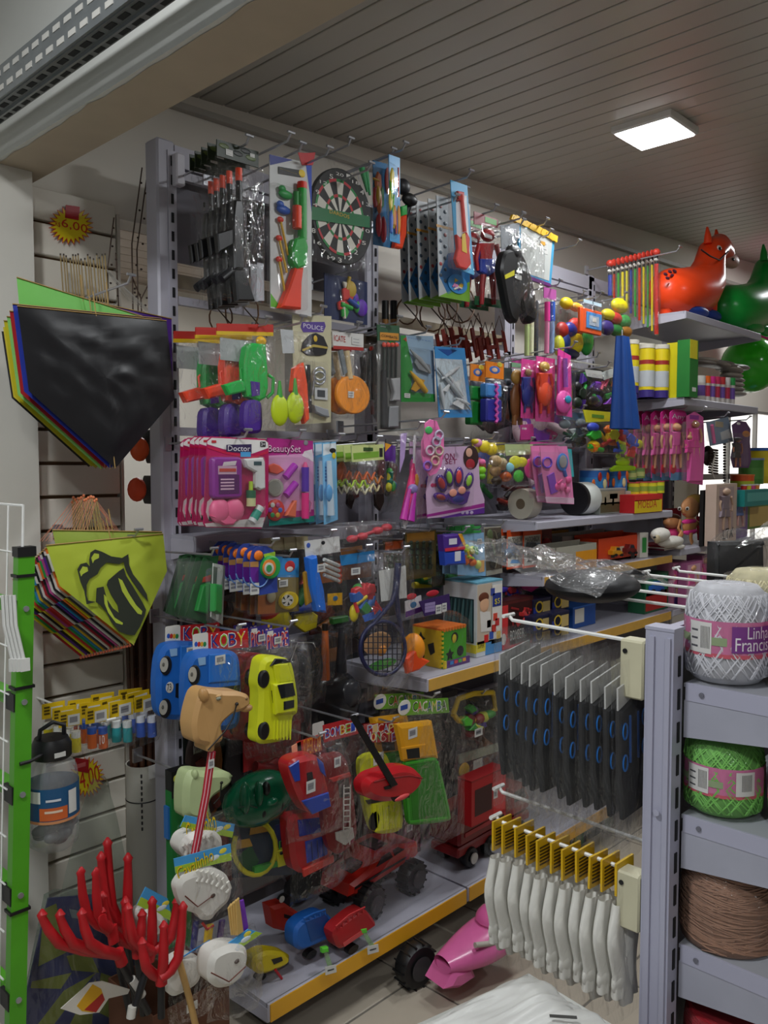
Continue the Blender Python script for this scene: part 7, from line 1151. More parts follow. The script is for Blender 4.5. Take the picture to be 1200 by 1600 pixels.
for j in range(7): it.rod('mane_curl', '#e2dfd6', [(318 + j * 8, 1366 + j * j * .5), (322 + j * 8, 1376 + j * j * .5), (318 + j * 7.6, 1384 + j * j * .5)], 3.2, .05, hd)
it.rod('rein', '#6a3024', [(300, 1407), (320, 1424), (343, 1407)], 1, .054); it.rod('neck_band', '#b82a24', [(322, 1446), (330, 1456), (340, 1450)], 2.2, .03); it.rod('stick', '#d8b020', [(331, 1448), (327, 1490)], 8, .02); it.rod('streamer', '#2a2a6a', [(310, 1440), (304, 1490)], 6, .015); it.rod('streamer', '#44266a', [(350, 1440), (344, 1490)], 6, .015)
it, hd = horsebag('bagged white hobby horse behind the red striped stick', [(290, 1274), (367, 1288), (363, 1309), (282, 1292)], [(282, 1330), (290, 1310), (310, 1300), (340, 1300), (352, 1312), (350, 1345), (300, 1350)], 1.66, txt='Cavalinho', bag=(276, 1290, 366, 1356))
for j in range(5): it.rod('mane_curl', '#dedbd2', [(286 + j * 11, 1320 - j * 4), (292 + j * 11, 1326 - j * 4), (290 + j * 11, 1336 - j * 4)], 3, .05, hd)
it, hd = horsebag('bagged white hobby horse head low at the right of the box', [(332, 1492), (388, 1452), (410, 1458), (352, 1498)], [(328, 1508), (336, 1490), (362, 1478), (388, 1480), (392, 1500), (384, 1528), (366, 1544), (344, 1548), (328, 1536)], 1.50, eye=(370, 1502), txt=None, bag=(322, 1474, 398, 1556))
it.rod('rein', '#6a3024', [(330, 1520), (358, 1534), (384, 1510)], 1, .054)
it, hd = horsebag('bagged white hobby horse head low at the left of the box', None, [(268, 1532), (276, 1510), (296, 1498), (320, 1500), (330, 1520), (322, 1546), (300, 1560), (282, 1568), (268, 1556)], 1.54, eye=(300, 1552), bag=(262, 1494, 334, 1574)); it.rod('bag_edge', '#3a8ad0', [(288, 1508), (312, 1492), (338, 1476)], 1.4, .05)
it, hd = horsebag('bagged white hobby horse head leaning behind the tridents', [(228, 1386), (262, 1404), (270, 1440), (214, 1414)], [(222, 1430), (240, 1422), (262, 1436), (262, 1462), (240, 1470), (224, 1460)], 1.70, txt=None)
it = It('craft_sticks', 'bundle of pale wooden sticks with one purple stick', 'craft sticks', 370, 1460, 1.48)
for k in range(4): it.poly('wood_stick', '#cda863', [(357 + k * 4, 1420 - k * 4), (362 + k * 4, 1412 - k * 3), (372 + k * 3, 1456), (362 + k * 3, 1462)], .004, .004 * k, .001)
it.poly('purple_stick', '#7a3ab8', [(376, 1408), (381, 1406), (388, 1448), (384, 1458), (378, 1458)], .004, .002)

# ---------------------------------------------------------------- right foreground: low shelving with yarn, back hooks
PXX = 1.213; g2 = tag(empty('low_shelving', (PXX, .553, 0)), 'low grey slotted shelving holding yarn at the right', 'shelving')
ENAM = mat('#a9a9bb', .4, 0, .04, 4, name='lilac_enamel')
p = MB().box(.0, .034, .0, .046, 0, 1.345).build('post', ENAM, g2); MB().box(-.004, 0, .004, .012, 0, 1.335).build('post_rib', ENAM, p); MB().box(-.004, 0, .030, .040, 0, 1.335).build('post_rib', ENAM, p); MB().box(-.001, .036, -.001, .047, 1.345, 1.35).build('post_cap', ENAM, p); MB().cyl((-.0045, .02, 1.06), (-.007, .02, 1.06), .005).build('bolt', ENAM, p)
sm = MB().box(-.004, .004, -.0015, 0, -.016, .016).mesh('slot'); sm.materials.append(mat('#0e0e12', .8))
for k in range(22): o = bpy.data.objects.new('slot', sm); COL.objects.link(o); o.parent = p; o.location = (.020, 0, 1.29 - k * .052)
MB().box(.95, .984, .0, .046, 0, 1.345).build('post', ENAM, g2); MB().box(.034, .95, .034, .040, .1, 1.33).build('back_panel', mat('#56555f', .6), g2); MB().box(.034, .95, .03, .046, 1.30, 1.34).build('top_rail', ENAM, g2)
SH2 = []
for k, py in enumerate((1068, 1275, 1480, 1690)):
    z = at_x(1070, py, 1.245).z; SH2.append(z); L = .93
    r = tag(empty('yarn_shelf', (1.2485, .5512, z)), 'grey shelf with folded lip under the ' + ['white yarn', 'green yarn', 'brown yarn', 'red yarn'][k], 'shelf', 'grey shelves of the yarn unit')
    MB().box(0, L, -.34, 0, -.006, 0).build('shelf_plate', mat('#9d9fa6', .45, 0, .05, 6), r); MB().box(-.004, 0, -.34, -.004, -.026, .002).build('folded_edge', ENAM, r); MB().add([(-.003, -.002, -.026), (-.003, -.34, -.026), (-.003, -.34, -.05), (-.003, -.002, -.085), (0, -.002, -.026), (0, -.34, -.026), (0, -.34, -.05), (0, -.002, -.085)], [(0, 1, 2, 3), (4, 5, 6, 7), (0, 1, 5, 4), (1, 2, 6, 5), (2, 3, 7, 6), (3, 0, 4, 7)]).build('side_bracket', mat('#a4a5b2', .4), r, None); MB().cyl((-.0045, -.03, -.013), (-.0065, -.03, -.013), .004).build('rivet', '#6a6a74', r); MB().box(0, L, -.346, -.34, -.035, .001).build('front_lip', ENAM, r)
_yc = {}
def yarn_mesh(col, r, h, cone=False):
    k = (col, r, h)
    if k in _yc: return _yc[k]
    mb = MB(); R_ = random.Random(3)
    prof = [(r * .3, 0), (r * .8, .004), (r * .97, h * .10), (r, h * .3), (r * .99, h * .7), (r * .93, h * .88), (r * .7, h * .985), (r * .25, h)] if not cone else [(r * .3, 0), (r * .98, .003), (r, h * .1), (r * .96, h * .6), (r * .90, h * .92), (r * .8, h), (r * .25, h)]
    mb.lathe([(a * .985, b) for a, b in prof], n=28); me = mb.mesh('core', 80); me.materials.append(mat('#' + ''.join('%02x' % int(int(col[i:i + 2], 16) * .86) for i in (1, 3, 5)), .85, 0, .25, 60)); st = MB()
    def rad(z):
        for (a, za), (b, zb) in zip(prof, prof[1:]):
            if za <= z <= zb: return a + (b - a) * (z - za) / max(1e-6, zb - za)
        return prof[-1][0]
    for q in range(110):
        a0 = R_.random() * 6.283; sl = R_.choice((-1, 1)) * R_.uniform(.8, 1.7) * (.35 if cone else 1); pts = []
        if cone: zc = h * R_.uniform(.04, .96); pts = [(rad(min(h, max(0, zc + .016 * math.sin(t * .5 * sl + a0)))) * 1.004 * math.cos(a0 + t * .3), rad(min(h, max(0, zc))) * 1.004 * math.sin(a0 + t * .3), min(h * .99, max(.002, zc + .016 * math.sin(t * .5 * sl + a0)))) for t in range(12)]
        else: pts = [(rad(h * t / 10) * 1.004 * math.cos(a0 + sl * t * .14), rad(h * t / 10) * 1.004 * math.sin(a0 + sl * t * .14), h * t / 10) for t in range(11)]
        st.tube(pts, .0012, 4)
    ms = st.mesh('strands', 80); ms.materials.append(mat(col, .8, 0, .1, 30)); _yc[k] = (me, ms); return _yc[k]
def yarn(lab, x, y, z, col, r, h, band=None, cone=False, turn=0, words=False, wrap=True):
    o = tag(empty('yarn_ball' if not cone else 'yarn_cone', (x, y, z)), lab, 'yarn', 'yarn on the low shelving')
    for nm, me in zip(('core', 'strands'), yarn_mesh(col, r, h, cone)): c_ = bpy.data.objects.new(nm, me); COL.objects.link(c_); c_.parent = o; (nm == 'strands') and c_.__setitem__('kind', 'stuff')
    if band:
        az = math.atan2(-y, -x) + turn; rr = r * 1.028
        def cyl_patch(nm, cc, a0, a1, z0, z1, k=1.0): MB().grid(lambda a, b: (rr * k * math.cos(az + a0 + (a1 - a0) * a), rr * k * math.sin(az + a0 + (a1 - a0) * a), z0 * h + (z1 - z0) * h * b), 16, 1).build(nm, cc, o, 80)
        cyl_patch('label_band', mat('#c8739a', .4, 0, .25, 20), -3.14, 3.14, .30, .66); cyl_patch('band_stripe', '#c85a6a', -3.14, 3.14, .30, .34, 1.002); cyl_patch('band_stripe', '#8fa07a', -1.4, 0, .42, .5, 1.002); cyl_patch('barcode_label', '#d8d6d2', -.95, -.35, .33, .64, 1.004)
        for j in range(7): cyl_patch('barcode_bar', '#2a2a2c', -.62 + j * .035, -.605 + j * .035, .38, .6, 1.006)
        for j in range(3): cyl_patch('print_line', '#55555a', -.9, -.7, .38 + j * .08, .40 + j * .08, 1.006)
        if words:
            cyl_patch('title_patch', '#7a3a86', .1, 1.5, .36, .62, 1.003)
            for t, a0, a1, z0, z1 in (('Linha', .45, 1.05, .50, .62), ('Francisca', .18, 1.35, .38, .51)):
                v, f = text_verts(t); MB().add([(rr * 1.008 * math.cos(az + a0 + (a1 - a0) * p_[0]), rr * 1.008 * math.sin(az + a0 + (a1 - a0) * p_[0]), h * (z0 + (z1 - z0) * p_[1])) for p_ in v], f).build('lettering', '#ece4ea', o, None)
        else:
            cyl_patch('barcode_label', '#d2d0cc', .3, .8, .34, .63, 1.004)
            for j in range(8): cyl_patch('barcode_bar', '#26262a', .45 + j * .035, .465 + j * .035, .4, .6, 1.006)
    if wrap: MB().lathe([(r * .4, -.0), (r * 1.0, .004), (r * 1.03, h * .5), (r * .98, h * .93), (r * .4, h * 1.01), (r * .1, h * 1.02)], n=28).build('clear_wrap', FILM, o, 80)
    return o
YP = at_x(1136, 1010, 1.315)
yarn('white crochet yarn ball with pink label band', 1.315, YP.y, SH2[0], '#d6d6dc', .063, .155, True, words=True)
yarn('second white yarn ball at the right picture edge', 1.33, YP.y - .130, SH2[0], '#d2d2da', .063, .155, True)
yarn('cream yarn ball behind the white ones', 1.45, YP.y - .005, SH2[0], '#d9d0a8', .063, .165)
yarn('cream yarn ball at the right picture edge behind', 1.46, YP.y - .138, SH2[0], '#d4cc9e', .063, .16)
YP = at_x(1130, 1220, 1.315)
yarn('bright green crochet yarn ball with pink label band', 1.315, YP.y, SH2[1], '#7cc25c', .060, .128, True, turn=.0)
yarn('second green yarn ball at the right picture edge', 1.33, YP.y - .128, SH2[1], '#78bc58', .060, .128, True)
yarn('brown cone of thick yarn on the third shelf', 1.322, at_x(1135, 1440, 1.322).y, SH2[2], '#a27c66', .072, .135, cone=True)
yarn('red yarn cone on the lowest visible shelf', 1.322, at_x(1135, 1640, 1.322).y, SH2[3], '#a01c28', .068, .105, cone=True)
# hooks on the back of the low shelving
HX = 1.235
def back_hook(lab, x, z, y1=.88, plate=True):
    o = tag(empty('back_hook', (x, .601, z)), lab, 'hook', 'white hooks behind the yarn shelving'); MB().tube([(0, 0, 0), (0, y1 - .61, .004), (0, y1 - .601, .012)], .0035).build('rod', WIREW, o); MB().tube([(-.016, y1 - .601, .012), (.016, y1 - .601, .012)], .004).build('tip', WIREW, o)
    if plate: MB().rbox(-.022, .012, .001, .040, -.088, .006, .003).build('mount_plate', mat('#c4bfa2', .5), o); MB().cyl((-.0225, .032, -.012), (-.024, .032, -.012), .004).build('plate_hole', '#141414', o)
    return o
zh1 = at_x(900, 988, HX).z; zh2 = at_x(880, 1305, HX).z
back_hook('white hook carrying the black knee sleeves', HX, zh1, .875); back_hook('white hook carrying the white glove packs', HX, zh2 - .02, .90); back_hook('bare white hook above the glove packs', HX + .05, zh2 + .012, .93, False)
for k in range(5): back_hook('bare white hook on top of the yarn unit, %s from the post' % ORD[k].replace('front', 'first'), 1.50 + k * .12, 1.335, .9 + .02 * (k % 2), False)
for k in range(3): back_hook('bare low white hook among the green boxes, %s from the post' % ORD[k].replace('front', 'first'), 1.45 + k * .16, zh2 + .03 - k * .02, .92, False)
# black knee sleeves in clear bags
s0 = tag(empty('knee_sleeve_pack', (HX, .86, zh1)), 'black knee sleeve with blue ovals in clear bag, nearest the toys', 'sleeve pack', 'bagged black knee sleeves')
MB().prism([(-.046, -.088), (.046, -.066), (.048, -.20), (.040, -.27), (-.034, -.27), (-.046, -.20)], .004, -.005, .003).build('sleeve', mat('#0d0d10', .8, 0, .2, 40, .1, name='black_neoprene'), s0)
def oval(cx, cz, rx, rz): return [(cx + rx * math.cos(6.283 * k / 16), -.0058, cz + rz * math.sin(6.283 * k / 16)) for k in range(17)]
for cx, cz in ((-.033, -.122), (-.033, -.174), (.034, -.115), (.034, -.165)): MB().tube(oval(cx, cz, .0075, .013), .0016, 5).build('blue_oval', '#1e6fc0', s0)
for cx in (-.016, .012): MB().tube([(cx, -.0055, -.10), (cx, -.0055, -.178)], .0024, 5).build('blue_bar', '#1a5aa8', s0)
MB().prism([(-.046, -.086), (.046, -.064), (.046, -.038), (-.046, -.05)], .002, -.001).build('white_card', mat('#b9b9b6', .6), s0)
sd = 3.3
MB().grid(lambda a, b: (-.056 + .112 * a, -.009 * (1 - (2 * a - 1) ** 4) - .002 * noise.noise(Vector((a * 6, b * 9, sd))), -.325 + .32 * b - (.03 * (.5 - abs(a - .5)) if b < .01 else 0)), 10, 18).grid(lambda a, b: (-.056 + .112 * a, .006, -.325 + .32 * b), 2, 2).build('clear_bag', film_mat('frosted_film', .02, .05), s0, 80)
for k in range(1, 11):
    c_ = copy_tree(s0); c_.location = (HX + RND.uniform(-.006, .006), .86 - k * .0225, zh1 - .002 * k + RND.uniform(-.006, .004)); c_.rotation_euler = (0, math.radians(RND.uniform(-3, 3)), math.radians(RND.uniform(-1, 1))); c_['label'] = 'black knee sleeve in clear bag, %s from the toy side' % ORD[k]
# white gloves with yellow headers
s0 = tag(empty('glove_pack', (HX, .885, zh2 - .02)), 'white cotton glove pack with yellow header, nearest the toys', 'glove pack', 'white glove packs'); s0.rotation_euler.z = math.radians(-4)
MB().prism([(-.026, -.042), (.026, -.042), (.026, .012), (-.026, .012)], .003, -.001).build('header', '#d9ae14', s0)
for j in range(6): MB().box(-.02, .006 + .003 * (j % 3), -.0022, -.001, -.004 - j * .006, -.0015 - j * .006).build('print_line', '#4a3a0c', s0)
COT = mat('#e4e2da', .9, 0, .06, 25, .2, name='white_cotton')
def lump(cx, w, z0, z1, ph): return lambda a, b: (cx + w * math.cos(a * 6.283) * (.55 + .45 * math.sin(min(1, b * 1.15) * 2.9)) + .006 * math.sin(b * 7 + ph), 0.0085 * math.sin(a * 6.283) * (1 + .2 * math.sin(a * 25 + b * 6)), z0 + (z1 - z0) * b)
MB().grid(lump(-.020, .022, -.215, -.055, 0), 22, 14).build('glove', COT, s0, 80); MB().grid(lump(.018, .024, -.225, -.06, 2), 22, 14).build('glove', COT, s0, 80); MB().grid(lump(.0, .03, -.235, -.15, 1), 22, 10).build('cuff', COT, s0, 80)
MB().grid(lambda a, b: (-.05 + .1 * a, -.012 * (1 - (2 * a - 1) ** 4) - .0015 * noise.noise(Vector((a * 6, b * 9, 8))), -.25 + .23 * b), 8, 12).build('clear_bag', FILM, s0, 80)
for k in range(1, 11):
    c_ = copy_tree(s0); c_.location = (HX + RND.uniform(-.005, .005), .885 - k * .0245, zh2 - .02 + RND.uniform(-.004, .004)); c_.rotation_euler = (0, math.radians(RND.uniform(-3, 3)), math.radians(-4 + RND.uniform(-1, 1))); c_['label'] = 'white glove pack with yellow header, %s from the toy side' % ORD[k]
# white plastic bale at the bottom
BF, BL_, BR_ = at_z(826, 1498, .78), at_z(505, 1640, .78), at_z(1040, 1625, .78); BN = BL_ + BR_ - BF
it = It('wrapped_bale', 'white plastic wrapped bale at the bottom of the picture', 'bale', 0, 0, 0, p=Vector((BN.x, BN.y, 0)))
def bale(a, b):
    q = BN + (BR_ - BN) * a + (BL_ - BN) * b; e = min(a, 1 - a, b, 1 - b); z = .752 + .028 * min(1, e * 7) ** .5 + .012 * noise.noise(Vector((a * 4, b * 4, 0))) + .010 * abs(noise.noise(Vector((a * 4 + b * 6, b * 14, 3)))) - .006
    return (q.x - BN.x + .012 * noise.noise(Vector((a * 9, b * 9, 7))) * (e < .08), q.y - BN.y + .012 * noise.noise(Vector((a * 9, b * 9, 4))) * (e < .08), z)
WP = mat('#dededa', .3, 0, .04, 8, .15, name='white_plastic')
it.part('top_sheet', WP, MB().grid(bale, 60, 60), smooth=80)
cs = [(q.x - BN.x, q.y - BN.y) for q in (BN, BR_, BF, BL_)]
it.part('side', WP, MB().add([(x, y, z) for z in (0, .755) for x, y in cs], [(0, 1, 2, 3), (0, 1, 5, 4), (1, 2, 6, 5), (2, 3, 7, 6), (3, 0, 4, 7)]), smooth=None)
q = at_z(880, 1592, .782); it.part('printed_word', '#3a3a38', MB().box(-.02, .02, -.003, .003, 0, .001, Matrix.Translation((q.x - BN.x, q.y - BN.y, .785)) @ Matrix.Rotation(-.9, 4, 'Z')))
# clear plastic wrapped black pouches lying over the hooks
it = It('wrapped_pouch', 'black pouch in crumpled clear plastic lying on the hooks', 'pouch', 0, 0, 0, p=Vector((1.40, .80, 1.345)))
it.part('pouch', mat('#17171a', .5), MB().ell((0, 0, .028), (.10, .085, .03), 24, 12))
it.part('clear_wrap', film_mat('crumpled_film', .03, .07, scale=22, rough=.18, strength=.9, fk=.5), MB().grid(lambda a, b: (-.16 + .30 * a, -.10 + .30 * b, .035 + .035 * math.sin(min(1, a * 1.3) * 3.1) + .06 * b * (1 - a) + .018 * noise.noise(Vector((a * 7, b * 7, 1)))), 30, 30), smooth=80)
q = CAM + ray(1150, 878) * 2.2
it = It('wrapped_chair', 'black chair backrest wrapped in clear plastic behind the yarn', 'chair', 0, 0, 0, p=q, yaw=-30)
it.part('backrest', mat('#141416', .5), MB().prism([(.075 * (1 if c_ > 0 else -1) * min(1, abs(c_) * 1.6) , .055 * (1 if s_ > 0 else -1) * min(1, abs(s_) * 1.6)) for c_, s_ in [(math.cos(t), math.sin(t)) for t in [6.283 * k / 28 for k in range(28)]]], .02, -.02, .008)); it.part('clear_wrap', film_mat('seat_film', .02, .03, scale=16, strength=.8, fk=.3), MB().ell((0, 0, .01), (.095, .04, .08), 24, 14)); it.part('post', '#1c1c1e', MB().cyl((0, .01, -.04), (0, .01, -q.z + .05), .012)); it.part('foot', '#1c1c1e', MB().lathe([(.0, 0), (.16, 0), (.16, .01), (.02, .05)], (0, .01, -q.z), 24))
it.part('loose_film', film_mat('loose_film', .04, .14, scale=14, strength=.9, fk=.4), MB().grid(lambda a, b: (-.02 + .14 * a, -.02 + .02 * noise.noise(Vector((a * 5, b * 5, 2))), .04 + .10 * b * a), 12, 10))

# ---------------------------------------------------------------- far right bay
SQ = 1.78
def horse(lab, col, dx, dy, Y, sp, dots=True, s=1.0):
    it = It('inflatable_horse', lab, 'toy', 1085 + dx, 490 + dy, Y); T = lambda x, y: (1085 + (x - 1085) * s + dx, 490 + (y - 490) * s + dy); m = mat(col, .28, 0, .04)
    b = it.rod('body', m, [T(1030, 448), T(1034, 450), T(1046, 455), T(1066, 457), T(1088, 452), T(1102, 436), T(1108, 412), T(1112, 392), T(1122, 384), T(1133, 392), T(1140, 402)], [8 * s, 27 * s, 39 * s, 42 * s, 42 * s, 35 * s, 27 * s, 24 * s, 23 * s, 17 * s, 10 * s], 0, None, 24)
    it.ell('muzzle', sp, *T(1140, 404), 12 * s, 13 * s, .035 * s, .01, b); it.ell('nostril', '#1a1414', *T(1146, 403), 2 * s, 2.4 * s, .004, .045 * s, b)
    for x, y, o_ in ((1106, 366, .0), (1120, 370, -.04)): it.rod('ear', m, [T(x, y + 12), T(x, y), T(x - 1, y - 14)], [7 * s, 5.5 * s, 1.5 * s], o_ + .01)
    it.ell('eye', '#e8e4dc', *T(1124, 385), 3.4 * s, 4 * s, .006, .066 * s, b); it.ell('pupil', '#141414', *T(1125, 386), 2 * s, 2.6 * s, .005, .071 * s, b)
    for x, y, o_ in ((1088, 484, .06), (1108, 490, .02)): f = it.rod('foot', m, [T(x, y - 22), T(x + 2, y - 6)], [14 * s, 11 * s], o_); it.ell('hoof', '#1b3f9a' if dots else m, *T(x + 2, y), 15 * s, 9 * s, .035 * s, o_ + .01)
    for x in (1040, 1062): it.rod('foot', m, [T(x, 470), T(x, 490)], [14 * s, 10 * s], 0)
    if dots:
        for j, (x, y) in enumerate(((1040, 426), (1047, 422), (1054, 421), (1043, 432), (1051, 428), (1058, 426))): it.ell('saddle_spot', '#5a2a44', *T(x, y), 3.2, 2.6, .004, .052, b)
        it.rod('bridle', '#2a1a20', [T(1096, 388), T(1110, 398), T(1124, 404), T(1132, 396), T(1138, 390)], 1.3, .075 * s, b)
horse('orange inflatable hopping horse with bridle on the top shelf', '#f2481c', 0, 0, 1.80, '#d8a49a'); horse('green inflatable hopping horse right of the orange one', '#139a3a', 88, 26, 1.78, '#17a03e', False, .98)
it = It('play_ball', 'large pink inflatable ball behind the green horse', 'ball', 0, 0, 0, p=CAM + ray(1212, 500) * 5.5); it.part('ball', mat('#d8288a', .2), MB().ell((0, 0, 0), (.208, .208, .208), 32, 20), smooth=80); it.part('valve', '#e05aa4', MB().ell((-.1, -.17, .075), (.012, .012, .012)))
it = It('play_ball', 'large bright green inflatable ball below the pink one', 'ball', 0, 0, 0, p=CAM + ray(1172, 570) * 5.0); it.part('ball', mat('#3fc02c', .15), MB().ell((0, 0, 0), (.168, .168, .168), 32, 20), smooth=80); it.part('valve', '#5ad048', MB().ell((-.087, -.135, .055), (.012, .012, .012)))
for k in range(7):
    x = 988 + k * 11; it = can('yellow spray can with purple base on the shelf, %s from left' % ORD[k].replace('front', 'first'), x - 7, 526 - (k % 2) * 3, x + 7, 612, 1.80 + .05 * (k % 2), '#e0c818', '#cfcabc', '#d8c41c', 'yellow spray cans', 'spray_can', 'can'); r, h = it.rr, it.h; it.part('purple_base', '#3a2a78', MB().lathe([(r * 1.015, 0), (r * 1.015, h * .14)], n=20)); it.part('red_band', '#9a2a24', MB().lathe([(r * 1.015, h * .62), (r * 1.015, h * .70)], n=20)); it.part('white_panel', '#b8bcc0', MB().lathe([(r * 1.012, h * .2), (r * 1.012, h * .5)], n=20)) if k % 2 == 0 else None
carton('spray_box', 'yellow and blue carton beside the spray cans', 1062, 521, 1078, 611, 1.70, .08, '#d4c81c', (('#d8cc1e', 0, 0, 1, .6), ('#2a62a8', 0, .7, 1, 1)), group='tall cartons by the spray cans'); carton('spray_box', 'green and yellow carton right of the yellow one', 1079, 519, 1090, 611, 1.69, .08, '#2a7a34', (('#d8cc2a', 0, 0, 1, .35), ('#d8d8d4', .3, .82, .8, .9)), group='tall cartons by the spray cans')
for k, (cc, nm) in enumerate((('#d8d4ce', 'white'), ('#f06a1c', 'orange'), ('#d82a8a', 'magenta'), ('#c82a5a', 'crimson'), ('#c03034', 'red'), ('#d8d4d0', 'cream'), ('#2a9a4a', 'green'))):
    x = 1093 + k * 7.6; it = can('small spray bottle with %s cap on the shelf' % nm, x - 4.5, 572 + k * .6, x + 4.5, 613 + k * 1.0, 1.71, '#c9c2bc', cc, ['#6a4a9a', '#b02a4a'][k % 2], 'small capped bottles', 'spray_bottle', 'bottle'); r, h = it.rr, it.h; it.part('cap', cc, MB().lathe([(r * 1.03, h * .72), (r * 1.03, h)], n=16))
it = It('tissue_stack', 'grey rustling paper bags stacked on the small bottles', 'paper bags', 1120, 572, 1.76)
R = random.Random(2)
for k in range(10): it.ell('paper_bag', ('#8d8680', '#a39a90', '#77706a')[k % 3], 1095 + k * 6 + R.random() * 3, 562 + R.random() * 6 + k * 1.2, 14, 5, .06, .0)
for k in range(6): it.ell('paper_bag', ('#8d8680', '#a39a90')[k % 2], 1143 + R.random() * 6, 580 + k * 7, 12, 5, .05, 0)
def doll(it, x, y, h, dress, skin='#d8a47a', hair='#c9983a', off=.012): figure(it, x, y, h, dress, skin, skin, skin, off); it.ell('hair', hair, x, y + h * .07, 8 * h / 100, h * .09, .008, off - .004); it.poly('skirt', dress, [(x - 7 * h / 100, y + h * .4), (x + 7 * h / 100, y + h * .4), (x + 12 * h / 100, y + h * .68), (x - 12 * h / 100, y + h * .68)], .012, off - .004, .003)
it = It('doll_card', 'bright pink doll card with blond doll, front of six', 'doll', 1060, 648, 1.70, group='pink doll cards'); c = it.poly('card', '#e83aa0', [(1047, 645), (1053, 639), (1070, 642), (1074, 650), (1074, 752), (1047, 746)], .003); it.txt('Any', '#f0e0ee', 1050, 646, 1070, 658, .0042, par=c); it.poly('print', '#d8a0b8', [(1048, 662), (1073, 664), (1073, 735), (1048, 730)], .0006, .003, par=c); it.rect('print', '#6aa0c8', 1048, 738, 1074, 750, .0006, .003, par=c); doll(it, 1058, 662, 70, '#e86ab0'); it.ell('red_shoes', '#d8303c', 1052, 732, 5, 8, .004, .006); it.blister(1048, 660, 1073, 744, .025); it.hook(1060, 643, 'wire hook carrying the pink doll cards'); it.stack(6, .045, 'bright pink doll card', spin=1)
it = It('doll_card', 'pink doll card with long gown right of the stack', 'doll', 1086, 650, 1.68); c = it.poly('card', '#f06ab8', [(1073, 650), (1086, 643), (1099, 652), (1101, 700), (1098, 758), (1074, 754)], .003); it.rect('print', '#a03aa0', 1078, 648, 1092, 656, .0008, .003, par=c); doll(it, 1087, 658, 62, '#f04aa8'); it.poly('gown', '#f05ab0', [(1082, 694), (1092, 694), (1098, 752), (1077, 752)], .014, .004, .004); doll(it, 1078, 680, 40, '#e03a98'); it.blister(1075, 658, 1099, 754, .026); it.hook(1086, 647, 'wire hook carrying the long gown doll card')
it = It('toy_watch_card', 'tilted blue-grey card with pink toy watch', 'toy', 1125, 660, 1.66, yaw=5); it.poly('card', '#7f96b0', [(1104, 660), (1138, 651), (1146, 690), (1110, 697)], .003); it.rod('watch', '#d86a9a', [(1112, 664), (1116, 692)], 3, .008); it.rect('print', '#b8a88a', 1118, 658, 1130, 668, .001, .003); it.poly('clip', '#c9ccd0', [(1126, 676), (1140, 670), (1142, 684), (1128, 688)], .003, .004); it.blister(1108, 658, 1142, 692, .012); it.hook(1122, 655, 'wire hook carrying the toy watch card')
it = It('doll_card', 'purple oval card with dark dressed doll at the window', 'doll', 1158, 665, 1.66); it.poly('card', '#5a3468', [(1144, 664), (1154, 657), (1166, 659), (1173, 670), (1172, 690), (1174, 720), (1170, 731), (1146, 731), (1142, 715), (1147, 690)], .003, 0, .001); it.ell('hang_hole', '#e8e4e0', 1154, 662, 3, 2, .001, .003); it.ell('print', '#c07a3a', 1166, 678, 6, 5, .001, .003); doll(it, 1153, 684, 46, '#241a1c', '#a8684a', '#2a1a1a'); it.ell('hat', '#2a2028', 1153, 686, 7, 3, .01, .016); it.blister(1145, 676, 1171, 728, .025); it.hook(1157, 660, 'wire hook carrying the purple doll card')
it = It('bead_chain', 'dark bead chain toys hanging under the watch card', 'toy', 1120, 700, 1.72)
for k in range(14): it.ell('bead', ('#2a2426', '#b8b4b0')[k % 5 == 0], 1132, 694 + k * 4.4, 1.6, 2, None, .0)
for k in range(10): it.rod('coil_turn', '#3a2a22', [(1108, 702 + k * 4), (1121, 704 + k * 4)], 1.8, 0)
it.rod('light_cord', '#c8c0b4', [(1118, 706), (1112, 735), (1116, 748)], 1.4, .01); it.ell('dark_body', '#2a1c1a', 1106, 712, 8, 16, .02, -.02)
# dolls sitting on the shelf
it = It('baby_doll', 'sitting baby doll in pink bikini with blond hair', 'doll', 1082, 832, 1.70)
it.ell('head', '#d89a68', 1080, 780, 15, 17, .06, .0); it.ell('hair', '#c9a24a', 1084, 772, 16, 13, .06, -.012); it.ell('torso', '#d8965f', 1078, 808, 11, 14, .04, .0); it.ell('bikini_top', '#f0409a', 1078, 802, 11.5, 5, .042, .002); it.ell('bikini_bottom', '#f0409a', 1079, 818, 11, 5, .042, .002); it.rod('arm', '#d8965f', [(1068, 800), (1064, 812), (1070, 822)], [4, 3.6, 3], .02); it.rod('arm', '#d8965f', [(1088, 800), (1096, 806), (1102, 806)], [4, 3.6, 3], .02); it.rod('leg', '#d8965f', [(1072, 820), (1066, 830), (1068, 836)], [6, 5, 4.5], .03); it.rod('leg', '#d8965f', [(1086, 820), (1086, 830), (1088, 836)], [6, 5, 4.5], .03)
for x in (1074, 1086): it.ell('eye', '#f0ece4', x, 782, 3, 3.2, .004, .056); it.ell('pupil', '#2a1a14', x + .5, 782.5, 1.7, 2, .004, .06)
it.ell('nose', '#d09058', 1081, 787, 1.6, 1.6, .006, .058); it.ell('mouth', '#b8403a', 1081, 791, 3, 1, .003, .056)
it = It('baby_doll', 'smaller baby doll half hidden in a red box', 'doll', 1048, 830, 1.78); it.ell('head', '#c98a58', 1050, 806, 9, 10, .035, 0); it.ell('hair', '#4a2a1a', 1050, 800, 9.5, 8, .035, -.008); it.ell('body', '#d83a7a', 1050, 824, 8, 10, .03, 0); it.rod('arm', '#c98a58', [(1044, 818), (1040, 826)], 2.6, .02); it.rod('arm', '#c98a58', [(1057, 818), (1060, 826)], 2.6, .02); it.rect('box_back', '#a01c24', 1040, 785, 1064, 836, .002, -.05)
